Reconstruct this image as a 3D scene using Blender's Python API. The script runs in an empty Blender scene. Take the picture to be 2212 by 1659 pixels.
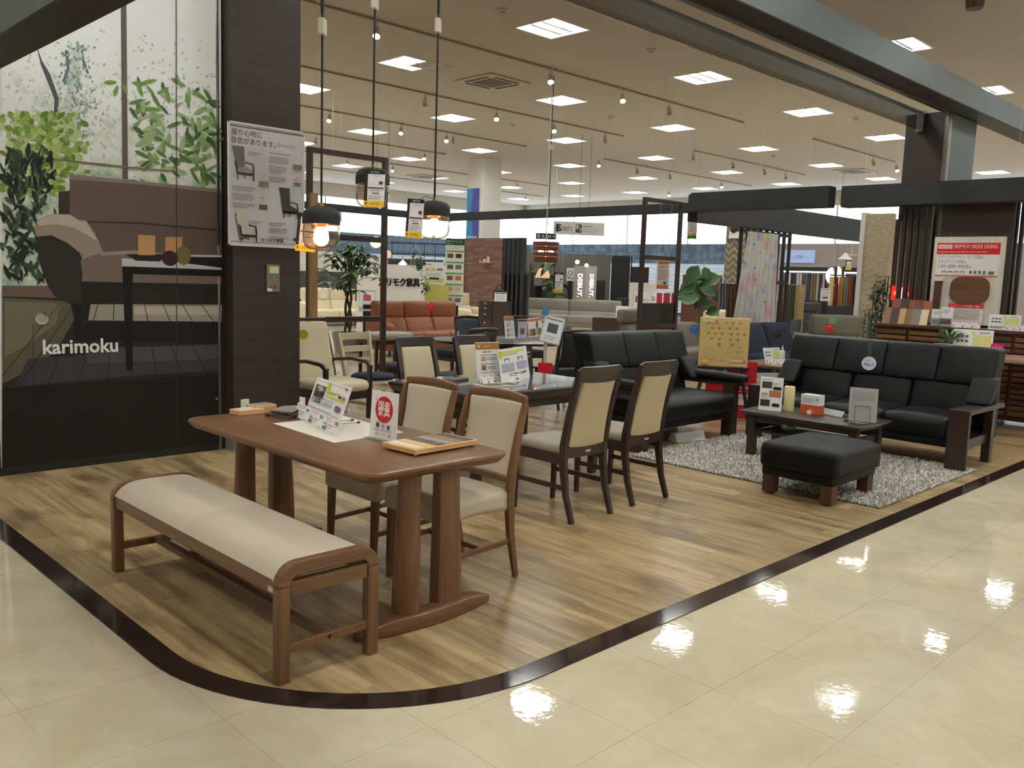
import bpy, bmesh, math, random
from mathutils import Vector, Matrix
random.seed(7)
SC = bpy.context.scene
COL = SC.collection
# ---------------------------------------------------------------- camera
IW, IH, FPX = 2212, 1659, 1879.04
PITCH, ROLL, YAW, HC = 0.12331697, -0.03304135, 0.79010064, 1.47
_f = Vector((math.cos(PITCH)*math.cos(YAW), math.cos(PITCH)*math.sin(YAW), -math.sin(PITCH)))
_r = Vector((math.sin(YAW), -math.cos(YAW), 0))
_d = _f.cross(_r)
CR = _r*math.cos(ROLL) + _d*math.sin(ROLL)
CD = _d*math.cos(ROLL) - _r*math.sin(ROLL)
CF = _f
CAM = Vector((0, 0, HC))
cam = bpy.data.cameras.new('camera'); camo = bpy.data.objects.new('camera', cam); COL.objects.link(camo)
cam.sensor_width = 36; cam.lens = 36*FPX/IW; cam.clip_end = 200; cam.clip_start = 0.05
camo.matrix_world = Matrix(((CR.x, -CD.x, -CF.x, 0), (CR.y, -CD.y, -CF.y, 0), (CR.z, -CD.z, -CF.z, HC), (0, 0, 0, 1)))
SC.camera = camo
# ---------------------------------------------------------------- world, exposure
wd = bpy.data.worlds.new('World'); SC.world = wd; wd.use_nodes = True
wn = wd.node_tree.nodes
wn['Background'].inputs[0].default_value = (0.86, 0.93, 1.0, 1)
wn['Background'].inputs[1].default_value = 5.0
SC.view_settings.view_transform = 'Standard'
SC.view_settings.look = 'None'
SC.view_settings.exposure = 0.0
SC.view_settings.gamma = 1.0
SC.view_settings.use_curve_mapping = False
LAMP = 84.0          # strength of the ceiling tubes
TUBE_COL = (0.97, 1.0, 0.97)

# ---------------------------------------------------------------- pixel to place
def ray(px, py):
    return ((px-IW/2)*CR + (py-IH/2)*CD + FPX*CF).normalized()
def fl(px, py, z=0.0):
    d = ray(px, py); return CAM + d*((z-HC)/d.z)
def onx(px, py, x):
    d = ray(px, py); return CAM + d*(x/d.x)
def ony(px, py, y):
    d = ray(px, py); return CAM + d*(y/d.y)
def onp(px, py, p, n):
    d = ray(px, py); return CAM + d*((Vector(p)-CAM).dot(n)/d.dot(n))
def at(px, py, dist):
    d = ray(px, py); return CAM + d*(dist/d.dot(CF))
def proj(p):
    v = Vector(p)-CAM; z = v.dot(CF)
    if z < 0.05: return None
    return (v.dot(CR)/z*FPX+IW/2, v.dot(CD)/z*FPX+IH/2)

# ---------------------------------------------------------------- materials
def lin(c):
    def g(v):
        v /= 255.0
        return v/12.92 if v <= 0.04045 else ((v+0.055)/1.055)**2.4
    return (g(c[0]), g(c[1]), g(c[2]), 1.0)
MATS = {}
def mat(name, col=None, rough=0.5, metal=0.0, spec=0.5, vary=0.0, vscale=20.0, bump=0.0, bscale=200.0, emit=None, estr=0.0, coat=0.0, sheen=0.0, alpha=None):
    if name in MATS: return MATS[name]
    m = bpy.data.materials.new(name); m.use_nodes = True; MATS[name] = m
    nt = m.node_tree; b = nt.nodes['Principled BSDF']
    c = lin(col)
    b.inputs['Base Color'].default_value = c
    b.inputs['Roughness'].default_value = rough
    b.inputs['Metallic'].default_value = metal
    b.inputs['Specular IOR Level'].default_value = spec
    b.inputs['Coat Weight'].default_value = coat
    b.inputs['Sheen Weight'].default_value = sheen
    if emit is not None:
        b.inputs['Emission Color'].default_value = lin(emit); b.inputs['Emission Strength'].default_value = estr
    tc = None
    if vary or bump:
        tc = nt.nodes.new('ShaderNodeTexCoord')
    if vary:
        n = nt.nodes.new('ShaderNodeTexNoise'); n.inputs['Scale'].default_value = vscale; n.inputs['Detail'].default_value = 5
        nt.links.new(tc.outputs['Object'], n.inputs['Vector'])
        mx = nt.nodes.new('ShaderNodeMix'); mx.data_type = 'RGBA'
        mx.inputs[6].default_value = tuple(max(0, v*(1-vary)) for v in c[:3])+(1,)
        mx.inputs[7].default_value = tuple(min(1, v*(1+vary)) for v in c[:3])+(1,)
        nt.links.new(n.outputs['Fac'], mx.inputs[0]); nt.links.new(mx.outputs[2], b.inputs['Base Color'])
    if bump:
        n2 = nt.nodes.new('ShaderNodeTexNoise'); n2.inputs['Scale'].default_value = bscale; n2.inputs['Detail'].default_value = 3
        nt.links.new(tc.outputs['Object'], n2.inputs['Vector'])
        bp = nt.nodes.new('ShaderNodeBump'); bp.inputs['Strength'].default_value = bump; bp.inputs['Distance'].default_value = 0.002
        nt.links.new(n2.outputs['Fac'], bp.inputs['Height']); nt.links.new(bp.outputs['Normal'], b.inputs['Normal'])
    return m
def wood(name, dark, light, axis=0, rough=0.4, scale=1.0, coat=0.0, contrast=1.0, rnd=False):
    """Grain stretched along local axis 0/1/2."""
    if name in MATS: return MATS[name]
    m = bpy.data.materials.new(name); m.use_nodes = True; MATS[name] = m
    nt = m.node_tree; b = nt.nodes['Principled BSDF']; L = nt.links.new
    tc = nt.nodes.new('ShaderNodeTexCoord'); mp = nt.nodes.new('ShaderNodeMapping')
    s = [38*scale]*3; s[axis] = 2.2*scale; mp.inputs['Scale'].default_value = s
    L(tc.outputs['Object'], mp.inputs['Vector'])
    vec = mp.outputs['Vector']
    if rnd:
        oi = nt.nodes.new('ShaderNodeObjectInfo'); ge = nt.nodes.new('ShaderNodeNewGeometry')
        ad = nt.nodes.new('ShaderNodeMath'); ad.operation = 'ADD'
        L(oi.outputs['Random'], ad.inputs[0]); L(ge.outputs['Random Per Island'], ad.inputs[1])
        fr = nt.nodes.new('ShaderNodeMath'); fr.operation = 'FRACT'; L(ad.outputs[0], fr.inputs[0])
        mu = nt.nodes.new('ShaderNodeMath'); mu.operation = 'MULTIPLY'; mu.inputs[1].default_value = 37.0; L(fr.outputs[0], mu.inputs[0])
        va = nt.nodes.new('ShaderNodeVectorMath'); va.operation = 'ADD'; L(vec, va.inputs[0]); L(mu.outputs[0], va.inputs[1])
        vec = va.outputs['Vector']
    n = nt.nodes.new('ShaderNodeTexNoise'); n.inputs['Scale'].default_value = 1.0; n.inputs['Detail'].default_value = 8; n.inputs['Roughness'].default_value = 0.62; n.inputs['Distortion'].default_value = 0.6
    L(vec, n.inputs['Vector'])
    cr = nt.nodes.new('ShaderNodeValToRGB')
    w = 0.22/contrast
    cr.color_ramp.elements[0].position = max(0, 0.5-w); cr.color_ramp.elements[0].color = lin(dark)
    cr.color_ramp.elements[1].position = min(1, 0.5+w); cr.color_ramp.elements[1].color = lin(light)
    L(n.outputs['Fac'], cr.inputs[0])
    out = cr.outputs['Color']
    if rnd:
        hs = nt.nodes.new('ShaderNodeHueSaturation')
        mr = nt.nodes.new('ShaderNodeMapRange'); mr.inputs['To Min'].default_value = 0.76; mr.inputs['To Max'].default_value = 1.14
        L(fr.outputs[0], mr.inputs['Value']); L(mr.outputs['Result'], hs.inputs['Value']); L(out, hs.inputs['Color']); out = hs.outputs['Color']
    L(out, b.inputs['Base Color'])
    b.inputs['Roughness'].default_value = rough; b.inputs['Coat Weight'].default_value = coat; b.inputs['Coat Roughness'].default_value = 0.15
    bp = nt.nodes.new('ShaderNodeBump'); bp.inputs['Strength'].default_value = 0.08; bp.inputs['Distance'].default_value = 0.002
    L(n.outputs['Fac'], bp.inputs['Height']); L(bp.outputs['Normal'], b.inputs['Normal'])
    return m
def glassy(name, tint=(235, 240, 240), refl=0.6, rough=0.02):
    """Thin clear sheet: see-through with a Fresnel reflection."""
    if name in MATS: return MATS[name]
    m = bpy.data.materials.new(name); m.use_nodes = True; MATS[name] = m
    nt = m.node_tree; nt.nodes.clear(); L = nt.links.new
    o = nt.nodes.new('ShaderNodeOutputMaterial'); tr = nt.nodes.new('ShaderNodeBsdfTransparent'); gl = nt.nodes.new('ShaderNodeBsdfGlossy')
    tr.inputs[0].default_value = lin(tint); gl.inputs['Roughness'].default_value = rough
    lw = nt.nodes.new('ShaderNodeLayerWeight'); lw.inputs['Blend'].default_value = 0.5
    pw = nt.nodes.new('ShaderNodeMath'); pw.operation = 'POWER'; pw.inputs[1].default_value = 3.0; L(lw.outputs['Facing'], pw.inputs[0])
    mu = nt.nodes.new('ShaderNodeMath'); mu.operation = 'MULTIPLY_ADD'; mu.inputs[1].default_value = refl; mu.inputs[2].default_value = 0.1*refl; mu.use_clamp = True; L(pw.outputs[0], mu.inputs[0])
    mx = nt.nodes.new('ShaderNodeMixShader'); L(mu.outputs[0], mx.inputs[0]); L(tr.outputs[0], mx.inputs[1]); L(gl.outputs[0], mx.inputs[2]); L(mx.outputs[0], o.inputs[0])
    return m
def emis(name, col, strength):
    return mat(name, (20, 20, 20), rough=0.6, emit=col, estr=strength)
def flat(col, rough=0.55):
    return mat('print_%d_%d_%d' % tuple(col), col, rough=rough, spec=0.3)

# ---------------------------------------------------------------- mesh builder
class MB:
    def __init__(s): s.v = []; s.f = []; s.mi = []; s.mats = []; s.cur = 0
    def use(s, m):
        if m not in s.mats: s.mats.append(m)
        s.cur = s.mats.index(m); return s
    def add(s, vs, fs):
        b = len(s.v); s.v += [tuple(v) for v in vs]; s.f += [tuple(b+i for i in f) for f in fs]; s.mi += [s.cur]*len(fs); return s
    def box(s, x0, x1, y0, y1, z0, z1):
        return s.add([(x0,y0,z0),(x1,y0,z0),(x1,y1,z0),(x0,y1,z0),(x0,y0,z1),(x1,y0,z1),(x1,y1,z1),(x0,y1,z1)],
                     [(0,3,2,1),(4,5,6,7),(0,1,5,4),(1,2,6,5),(2,3,7,6),(3,0,4,7)])
    def quad(s, a, b, c, d): return s.add([a, b, c, d], [(0, 1, 2, 3)])
    def hexa(s, bot, top):
        """Solid between two quads (same winding, ccw seen from above)."""
        return s.add(list(bot)+list(top), [(0,3,2,1),(4,5,6,7),(0,1,5,4),(1,2,6,5),(2,3,7,6),(3,0,4,7)])
    def prism(s, poly, lo, hi, axis=2):
        """poly 2-D extruded along axis: axis 2 -> (x,y), axis 1 -> (x,z), axis 0 -> (y,z)."""
        n = len(poly)
        def P(p, t): return (p[0],p[1],t) if axis == 2 else ((p[0],t,p[1]) if axis == 1 else (t,p[0],p[1]))
        vs = [P(p, lo) for p in poly]+[P(p, hi) for p in poly]
        fs = [tuple(range(n-1,-1,-1)), tuple(range(n, 2*n))]+[(i,(i+1)%n,n+(i+1)%n,n+i) for i in range(n)]
        return s.add(vs, fs)
    def cyl(s, p0, p1, r0, r1=None, n=16, cap=True):
        r1 = r0 if r1 is None else r1
        p0, p1 = Vector(p0), Vector(p1); a = (p1-p0).normalized()
        u = a.orthogonal().normalized(); w = a.cross(u)
        vs = []
        for p, r in ((p0, r0), (p1, r1)):
            for i in range(n):
                t = 2*math.pi*i/n; vs.append(p+(u*math.cos(t)+w*math.sin(t))*r)
        fs = [(i,(i+1)%n,n+(i+1)%n,n+i) for i in range(n)]
        if cap: fs += [tuple(range(n-1,-1,-1)), tuple(range(n,2*n))]
        return s.add(vs, fs)
    def tube(s, pts, r, n=8, closed=False):
        """Round tube; r a number or a list."""
        pts = [Vector(p) for p in pts]; k = len(pts); vs = []; up = None
        rs = r if isinstance(r, (list, tuple)) else [r]*k
        for i, p in enumerate(pts):
            t = (pts[min(i+1,k-1)]-pts[max(i-1,0)]).normalized()
            if up is None: up = t.orthogonal().normalized()
            else:
                up = (up-t*up.dot(t))
                up = up.normalized() if up.length > 1e-6 else t.orthogonal().normalized()
            w = t.cross(up)
            for j in range(n):
                a = 2*math.pi*j/n; vs.append(p+(up*math.cos(a)+w*math.sin(a))*rs[i])
        fs = []
        for i in range(k-1):
            for j in range(n): fs.append((i*n+j, i*n+(j+1)%n, (i+1)*n+(j+1)%n, (i+1)*n+j))
        fs += [tuple(range(n-1,-1,-1)), tuple(range((k-1)*n, k*n))]
        return s.add(vs, fs)
    def bar(s, pts, w, h, up=(0,0,1)):
        """Rectangular bar swept along pts: w across, h along 'up'. w, h numbers or lists."""
        pts = [Vector(p) for p in pts]; k = len(pts); U = Vector(up); vs = []
        ws = w if isinstance(w, (list, tuple)) else [w]*k
        hs = h if isinstance(h, (list, tuple)) else [h]*k
        for i, p in enumerate(pts):
            t = (pts[min(i+1,k-1)]-pts[max(i-1,0)]).normalized()
            a = t.cross(U).normalized(); b = a.cross(t).normalized()
            x, y = a*ws[i]/2, b*hs[i]/2
            vs += [p-x-y, p+x-y, p+x+y, p-x+y]
        fs = [(3,2,1,0), (4*k-4,4*k-3,4*k-2,4*k-1)]
        for i in range(k-1):
            for j in range(4): fs.append((4*i+j, 4*i+(j+1)%4, 4*i+4+(j+1)%4, 4*i+4+j))
        return s.add(vs, fs)
    def lathe(s, prof, c=(0,0,0), n=24):
        vs = []; k = len(prof)
        for r, z in prof:
            for j in range(n):
                a = 2*math.pi*j/n; vs.append((c[0]+r*math.cos(a), c[1]+r*math.sin(a), c[2]+z))
        fs = [(i*n+j, i*n+(j+1)%n, (i+1)*n+(j+1)%n, (i+1)*n+j) for i in range(k-1) for j in range(n)]
        return s.add(vs, fs)
    def ball(s, c, r, n=10, sz=1.0):
        prof = [(max(1e-4, r*math.sin(math.pi*i/n)), -r*sz*math.cos(math.pi*i/n)) for i in range(n+1)]
        return s.lathe(prof, c, 2*n)
    def soft(s, x0, x1, y0, y1, z0, z1, r=0.03, puff=(0,0,0), n=7, dish=0.0, top=None):
        """Rounded cushion filling the box; puff bulges the +-x, +-y, +-z faces."""
        c = Vector(((x0+x1)/2,(y0+y1)/2,(z0+z1)/2)); hx = ((x1-x0)/2,(y1-y0)/2,(z1-z0)/2)
        r = min(r, min(hx)*0.98)
        def coords(h):
            inner = h-r
            a = [-h, -h+r*0.12, -h+r*0.35, -inner]
            m = [(-inner+2*inner*i/n) for i in range(1, n)]
            return a+m+[inner, h-r*0.35, h-r*0.12, h]
        cs = [coords(h) for h in hx]; idx = {}; vs = []; fs = []
        def V(p):
            key = (round(p[0],6), round(p[1],6), round(p[2],6))
            if key in idx: return idx[key]
            q = [max(-(hx[i]-r), min(hx[i]-r, p[i])) for i in range(3)]
            d = Vector([p[i]-q[i] for i in range(3)])
            if d.length > 1e-9: d = d.normalized()*r
            o = Vector(q)+d
            u = [p[i]/hx[i] for i in range(3)]
            for i in range(3):
                if puff[i]:
                    j, k2 = (i+1)%3, (i+2)%3
                    o[i] += (1 if u[i] > 0 else -1)*puff[i]*abs(u[i])*(1-u[j]**2)*(1-u[k2]**2)
            if dish: o[2] -= dish*max(0, u[2])*(1-u[0]**2)*(1-u[1]**2)
            if top: o = Vector(top(o, u))
            idx[key] = len(vs); vs.append(o+c); return idx[key]
        for ax in range(3):
            j, k2 = (ax+1)%3, (ax+2)%3
            for sgn in (-1, 1):
                A, B = cs[j], cs[k2]
                for a in range(len(A)-1):
                    for b in range(len(B)-1):
                        q = []
                        for (aa, bb) in ((a,b),(a+1,b),(a+1,b+1),(a,b+1)):
                            p = [0,0,0]; p[ax] = sgn*hx[ax]; p[j] = A[aa]; p[k2] = B[bb]; q.append(V(p))
                        if sgn < 0: q.reverse()
                        fs.append(tuple(q))
        return s.add(vs, fs)
    def move(s, M):
        s.v = [tuple(M @ Vector(v)) for v in s.v]; return s
    def build(s, name, m=None, parent=None, smooth=False, bevel=0.0, seg=2, world=False, label=None):
        me = bpy.data.meshes.new(name)
        vs = s.v
        if world and parent is not None:
            l = parent.location; vs = [(v[0]-l[0], v[1]-l[1], v[2]-l[2]) for v in vs]
        me.from_pydata(vs, [], s.f)
        if s.mats:
            for x in s.mats: me.materials.append(x)
            me.polygons.foreach_set('material_index', s.mi)
        elif m: me.materials.append(m)
        if smooth: me.polygons.foreach_set('use_smooth', [True]*len(me.polygons))
        me.update()
        o = bpy.data.objects.new(name, me); COL.objects.link(o)
        if parent is not None: o.parent = parent
        if bevel:
            b = o.modifiers.new('Bevel', 'BEVEL'); b.width = bevel; b.segments = seg; b.limit_method = 'ANGLE'; b.angle_limit = 0.7
            b.harden_normals = False
        if smooth and smooth != 'all':
            md = o.modifiers.new('Edge', 'EDGE_SPLIT'); md.split_angle = 0.8
        if label: o['label'] = label
        return o
def tag(o, label, cat, group=None):
    o['label'] = label; o['category'] = cat
    if group: o['group'] = group
    return o
def struct(o): o['kind'] = 'structure'; return o
def thing(name, label, cat, loc=(0,0,0), rz=0.0, group=None):
    o = bpy.data.objects.new(name, None); COL.objects.link(o); o.empty_display_size = 0.1
    o.location = loc; o.rotation_euler = (0, 0, rz)
    return tag(o, label, cat, group)
def dup(root, loc, rz=None, label=None, group=None):
    r = root.copy(); COL.objects.link(r); r.location = loc
    if rz is not None: r.rotation_euler = (0, 0, rz)
    if label: r['label'] = label
    if group: r['group'] = group
    for ch in list(root.children):
        c = ch.copy(); COL.objects.link(c); c.parent = r
        for g in list(ch.children):
            d = g.copy(); COL.objects.link(d); d.parent = c
    return r
def box(name, m, parent, x0, x1, y0, y1, z0, z1, bevel=0.0, world=False):
    return MB().box(x0,x1,y0,y1,z0,z1).build(name, m, parent, bevel=bevel, world=world)
# flat lettering
_tc = {}
def text_mesh(txt, size, bold=0.0):
    key = (txt, size, bold)
    if key in _tc: return _tc[key]
    cu = bpy.data.curves.new('lettering', 'FONT'); cu.body = txt; cu.size = size; cu.offset = bold*size; cu.resolution_u = 2
    o = bpy.data.objects.new('lettering', cu); COL.objects.link(o)
    dg = bpy.context.evaluated_depsgraph_get(); me = o.evaluated_get(dg).to_mesh()
    vs = [(v.co.x, v.co.y) for v in me.vertices]; fs = [tuple(p.vertices) for p in me.polygons]
    o.evaluated_get(dg).to_mesh_clear(); bpy.data.objects.remove(o); bpy.data.curves.remove(cu)
    _tc[key] = (vs, fs); return _tc[key]
class Sheet(MB):
    """Flat print on a plane: P0 = lower-left corner, U right, V up, N towards the reader."""
    def __init__(s, P0, U, V, step=0.0003):
        super().__init__(); s.P = Vector(P0); s.U = Vector(U).normalized(); s.V = Vector(V).normalized(); s.N = s.U.cross(s.V).normalized(); s.h = step*2; s.step = step
    def pt(s, u, v): return s.P+s.U*u+s.V*v+s.N*s.h
    def poly(s, pts, col):
        s.use(flat(col) if isinstance(col, tuple) else col); s.add([s.pt(*p) for p in pts], [tuple(range(len(pts)))]); s.h += s.step; return s
    def rect(s, u0, v0, u1, v1, col): return s.poly([(u0,v0),(u1,v0),(u1,v1),(u0,v1)], col)
    def disc(s, u, v, r, col, r2=None, n=24):
        r2 = r2 or r
        return s.poly([(u+r*math.cos(2*math.pi*i/n), v+r2*math.sin(2*math.pi*i/n)) for i in range(n)], col)
    def text(s, t, u, v, size, col, bold=0.0, width=None, sx=1.0, turn=0):
        vs, fs = text_mesh(t, size, bold)
        if not vs: return s
        x0 = min(p[0] for p in vs); x1 = max(p[0] for p in vs)
        if width: sx = width/max(1e-6, x1-x0)
        s.use(flat(col) if isinstance(col, tuple) else col)
        if turn: pts = [s.pt(u+p[1], v-(p[0]-x0)*sx) for p in vs]
        else: pts = [s.pt(u+(p[0]-x0)*sx, v+p[1]) for p in vs]
        s.add(pts, fs); s.h += s.step; return s
    def lines(s, u0, v0, u1, v1, n, col, fill=0.45, rnd=None):
        """n rows of tiny illegible print."""
        s.use(flat(col)); R = rnd or random.Random(int((u0+v0)*9999)+n); dv = (v1-v0)/n
        for i in range(n):
            a = v1-(i+0.5)*dv; u = u0; end = u1-(u1-u0)*(R.random()*0.35 if i == n-1 else R.random()*0.08)
            while u < end:
                w = min(end-u, dv*R.uniform(0.7, 2.6))
                s.add([s.pt(u,a-dv*fill/2), s.pt(u+w,a-dv*fill/2), s.pt(u+w,a+dv*fill/2), s.pt(u,a+dv*fill/2)], [(0,1,2,3)])
                u += w+dv*0.28
        s.h += s.step; return s
    def px(s, pts, col):
        """Polygon traced in picture pixels, laid on this plane."""
        s.use(flat(col) if isinstance(col, tuple) else col)
        q = [onp(x, y, s.P, s.N)+s.N*s.h for x, y in pts]
        s.add(q, [tuple(range(len(q)))]); s.h += s.step; return s
def card(name, label, cat, p0, rz, w, h, tilt=0.0, thick=0.003, base=(244,244,242), draw=None, group=None, m=None, parent=None):
    """Standing card: p0 = centre of the lower edge, faces local -Y, leans back by tilt."""
    t = thing(name, label, cat, p0, rz, group) if parent is None else parent
    U = Vector((1,0,0)); V = Vector((0, math.sin(tilt), math.cos(tilt))); N = U.cross(V)
    mb = MB(); a = -U*w/2
    b = [a, a+U*w, a+U*w-N*thick, a-N*thick]
    off = Vector((0,0,0))
    if parent is not None: off = Vector(p0)
    mb.hexa([p+off for p in b], [p+V*h+off for p in b]); mb.build('card', m or flat(base), t)
    if draw:
        s = Sheet(a+off, U, V); draw(s, w, h); s.build('print', None, t)
    return t
# ================================================================ the setting
ZC = 4.85
X1, Y1, X0, Y0 = 30.2, 30.0, -5.5, -5.0
GX = [9.02+3.69*i for i in range(-3, 6)]
GY = [8.55+3.19*j for j in range(-4, 7)]
FH = 0.36       # half of a ceiling fixture opening
def tile_material():
    m = bpy.data.materials.new('stone_tile'); m.use_nodes = True; MATS['stone_tile'] = m
    nt = m.node_tree; b = nt.nodes['Principled BSDF']; L = nt.links.new
    ge = nt.nodes.new('ShaderNodeNewGeometry')
    n = nt.nodes.new('ShaderNodeTexNoise'); n.inputs['Scale'].default_value = 2.2; n.inputs['Detail'].default_value = 9; n.inputs['Roughness'].default_value = 0.68; n.inputs['Distortion'].default_value = 0.8
    L(ge.outputs['Position'], n.inputs['Vector'])
    cr = nt.nodes.new('ShaderNodeValToRGB')
    cr.color_ramp.elements[0].position = 0.32; cr.color_ramp.elements[0].color = lin((196,182,154))
    cr.color_ramp.elements[1].position = 0.68; cr.color_ramp.elements[1].color = lin((216,205,180))
    L(n.outputs['Fac'], cr.inputs[0]); L(cr.outputs[0], b.inputs['Base Color'])
    b.inputs['Roughness'].default_value = 0.032; b.inputs['Specular IOR Level'].default_value = 0.5
    n2 = nt.nodes.new('ShaderNodeTexNoise'); n2.inputs['Scale'].default_value = 26; n2.inputs['Detail'].default_value = 4
    L(ge.outputs['Position'], n2.inputs['Vector'])
    bp = nt.nodes.new('ShaderNodeBump'); bp.inputs['Strength'].default_value = 0.03; bp.inputs['Distance'].default_value = 0.01
    L(n2.outputs['Fac'], bp.inputs['Height']); L(bp.outputs['Normal'], b.inputs['Normal'])
    return m
TILE = tile_material()
GROUT = mat('grout', (150,136,108), rough=0.7)
floor = struct(MB().box(X0, X1, Y0, Y1, -0.2, -0.0015).build('floor', TILE))
# rounded boundary of the wooden display floor
def quarter(xe, ye, r, far=14.0, n=22):
    cx, cy = xe+r, ye+r
    arc = [(cx-r*math.cos(a), cy-r*math.sin(a)) for a in [math.pi/2*i/n for i in range(n+1)]]
    return arc
INX, INY, INR = 1.335, 2.18, 0.95
WX, WY = 13.2, 13.4
arc_in = quarter(INX, INY, INR); arc_out = quarter(INX-0.10, INY-0.105, INR+0.10)
wood_poly = [(WX, INY), (WX, WY), (INX, WY)]+arc_in     # convex, counter-clockwise
def clip(poly, region):
    out = poly
    for i in range(len(region)):
        ax, ay = region[i]; bx, by = region[(i+1) % len(region)]
        if not out: return out
        def side(p): return (bx-ax)*(p[1]-ay)-(by-ay)*(p[0]-ax)
        res = []
        for j in range(len(out)):
            p, q = out[j], out[(j+1) % len(out)]; sp, sq = side(p), side(q)
            if sp >= 0: res.append(p)
            if (sp >= 0) != (sq >= 0):
                t = sp/(sp-sq); res.append((p[0]+(q[0]-p[0])*t, p[1]+(q[1]-p[1])*t))
        out = res
    return out
def area(p): return 0.5*abs(sum(p[i][0]*p[(i+1)%len(p)][1]-p[(i+1)%len(p)][0]*p[i][1] for i in range(len(p))))
def in_view(x, y, z=0.0, mg=120):
    p = proj((x, y, z)); return p is not None and -mg < p[0] < IW+mg and -mg < p[1] < IH+mg
# stone tiles of the aisle
TS = 0.4755; TX0, TY0 = 2.198-TS*20, 1.598-TS*20
tme = MB().box(-TS/2+0.0009, TS/2-0.0009, -TS/2+0.0009, TS/2-0.0009, -0.0014, 0.0)
tile_mesh = None; cand = []
for i in range(0, 60):
    for j in range(0, 60):
        cx, cy = TX0+TS*(i+0.5), TY0+TS*(j+0.5)
        vis = any(in_view(cx+a*TS/2, cy+b*TS/2, mg=30) for a in (-1,0,1) for b in (-1,0,1))
        if not vis: continue
        sq = [(cx-TS/2,cy-TS/2),(cx+TS/2,cy-TS/2),(cx+TS/2,cy+TS/2),(cx-TS/2,cy+TS/2)]
        cl = clip(sq, wood_poly)
        if len(cl) > 2 and area(cl) > 0.97*TS*TS: continue
        cand.append((cx*cx+cy*cy, cx, cy))
cand.sort()
for k, (_, cx, cy) in enumerate(cand[:230]):
    if tile_mesh is None:
        o = tme.build('tile', TILE, floor); tile_mesh = o.data
    else:
        o = bpy.data.objects.new('tile', tile_mesh); COL.objects.link(o); o.parent = floor
    o.location = (cx, cy, 0)
# wooden planks
OAK = wood('oak_plank', (126,101,66), (194,168,126), axis=1, rough=0.32, scale=0.42, contrast=1.15, rnd=True)
def oak_extra():
    nt = OAK.node_tree; b = nt.nodes['Principled BSDF']; L = nt.links.new
    src = b.inputs['Base Color'].links[0].from_socket
    ge = nt.nodes.new('ShaderNodeNewGeometry'); mp = nt.nodes.new('ShaderNodeMapping'); mp.inputs['Scale'].default_value = (3.2, 1.0, 1)
    L(ge.outputs['Position'], mp.inputs['Vector'])
    n = nt.nodes.new('ShaderNodeTexNoise'); n.inputs['Scale'].default_value = 1.6; n.inputs['Detail'].default_value = 4; L(mp.outputs[0], n.inputs['Vector'])
    cr = nt.nodes.new('ShaderNodeValToRGB'); cr.color_ramp.elements[0].position = 0.34; cr.color_ramp.elements[0].color = (0.52,0.47,0.42,1); cr.color_ramp.elements[1].position = 0.5; cr.color_ramp.elements[1].color = (1,1,1,1)
    L(n.outputs['Fac'], cr.inputs[0])
    mx = nt.nodes.new('ShaderNodeMix'); mx.data_type = 'RGBA'; mx.blend_type = 'MULTIPLY'; mx.inputs[0].default_value = 1
    L(src, mx.inputs[6]); L(cr.outputs[0], mx.inputs[7]); L(mx.outputs[2], b.inputs['Base Color'])
oak_extra()
ZF = 0.004
wf = struct(MB().prism(wood_poly, -0.0012, 0.0012).build('floor_wood', mat('plank_joint', (84,62,38), rough=0.8)))
PW, PL = 0.146, 0.915
pl = []
ncol = int((WX-INX)/PW)+2
for i in range(ncol):
    off = ((i*0.37) % 1.0)*PL
    for j in range(-1, int((WY-INY)/PL)+2):
        x = INX+i*PW; y = INY+j*PL-off; g = 0.0005
        p = clip([(x+g,y+g),(x+PW-g,y+g),(x+PW-g,y+PL-g),(x+g,y+PL-g)], wood_poly)
        if len(p) < 3 or area(p) < 1e-4: continue
        cx = sum(q[0] for q in p)/len(p); cy = sum(q[1] for q in p)/len(p)
        pl.append((cx*cx+cy*cy, p, cx, cy, len(p) == 4 and area(p) > 0.9999*(PW-2*g)*(PL-2*g)))
pl.sort(key=lambda t: t[0])
near = [t for t in pl if any(in_view(q[0], q[1], mg=10) for q in t[1])]
ids = set(id(t) for t in near[:300]); full = None; rest = MB()
for t in pl:
    if id(t) in ids:
        if t[4] and full is not None:
            o = bpy.data.objects.new('plank', full); COL.objects.link(o); o.parent = wf
        else:
            o = MB().prism([(q[0]-t[2], q[1]-t[3]) for q in t[1]], 0.0, ZF).build('plank', OAK, wf)
            if t[4]: full = o.data
        o.location = (t[2], t[3], 0)
    else:
        rest.prism(t[1], 0.0, ZF)
o = rest.build('plank_field', OAK, wf); o['kind'] = 'stuff'
# dark border strip with its rounded corner
inner = [(WX, INY)]+list(reversed(arc_in))+[(INX, WY)]
outer = [(WX, INY-0.105)]+list(reversed(arc_out))+[(INX-0.10, WY)]
mb = MB(); n = len(inner)
mb.add([(x,y,0.0045) for x, y in inner]+[(x,y,0.0045) for x, y in outer]+[(x,y,-0.001) for x, y in outer],
       [(i+1, i, n+i, n+i+1) for i in range(n-1)]+[(n+i+1, n+i, 2*n+i, 2*n+i+1) for i in range(n-1)])
trim = struct(mb.build('trim_1', mat('dark_strip', (44,33,30), rough=0.10, spec=0.45, vary=0.2, vscale=8, bump=0.05, bscale=30)))
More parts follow.
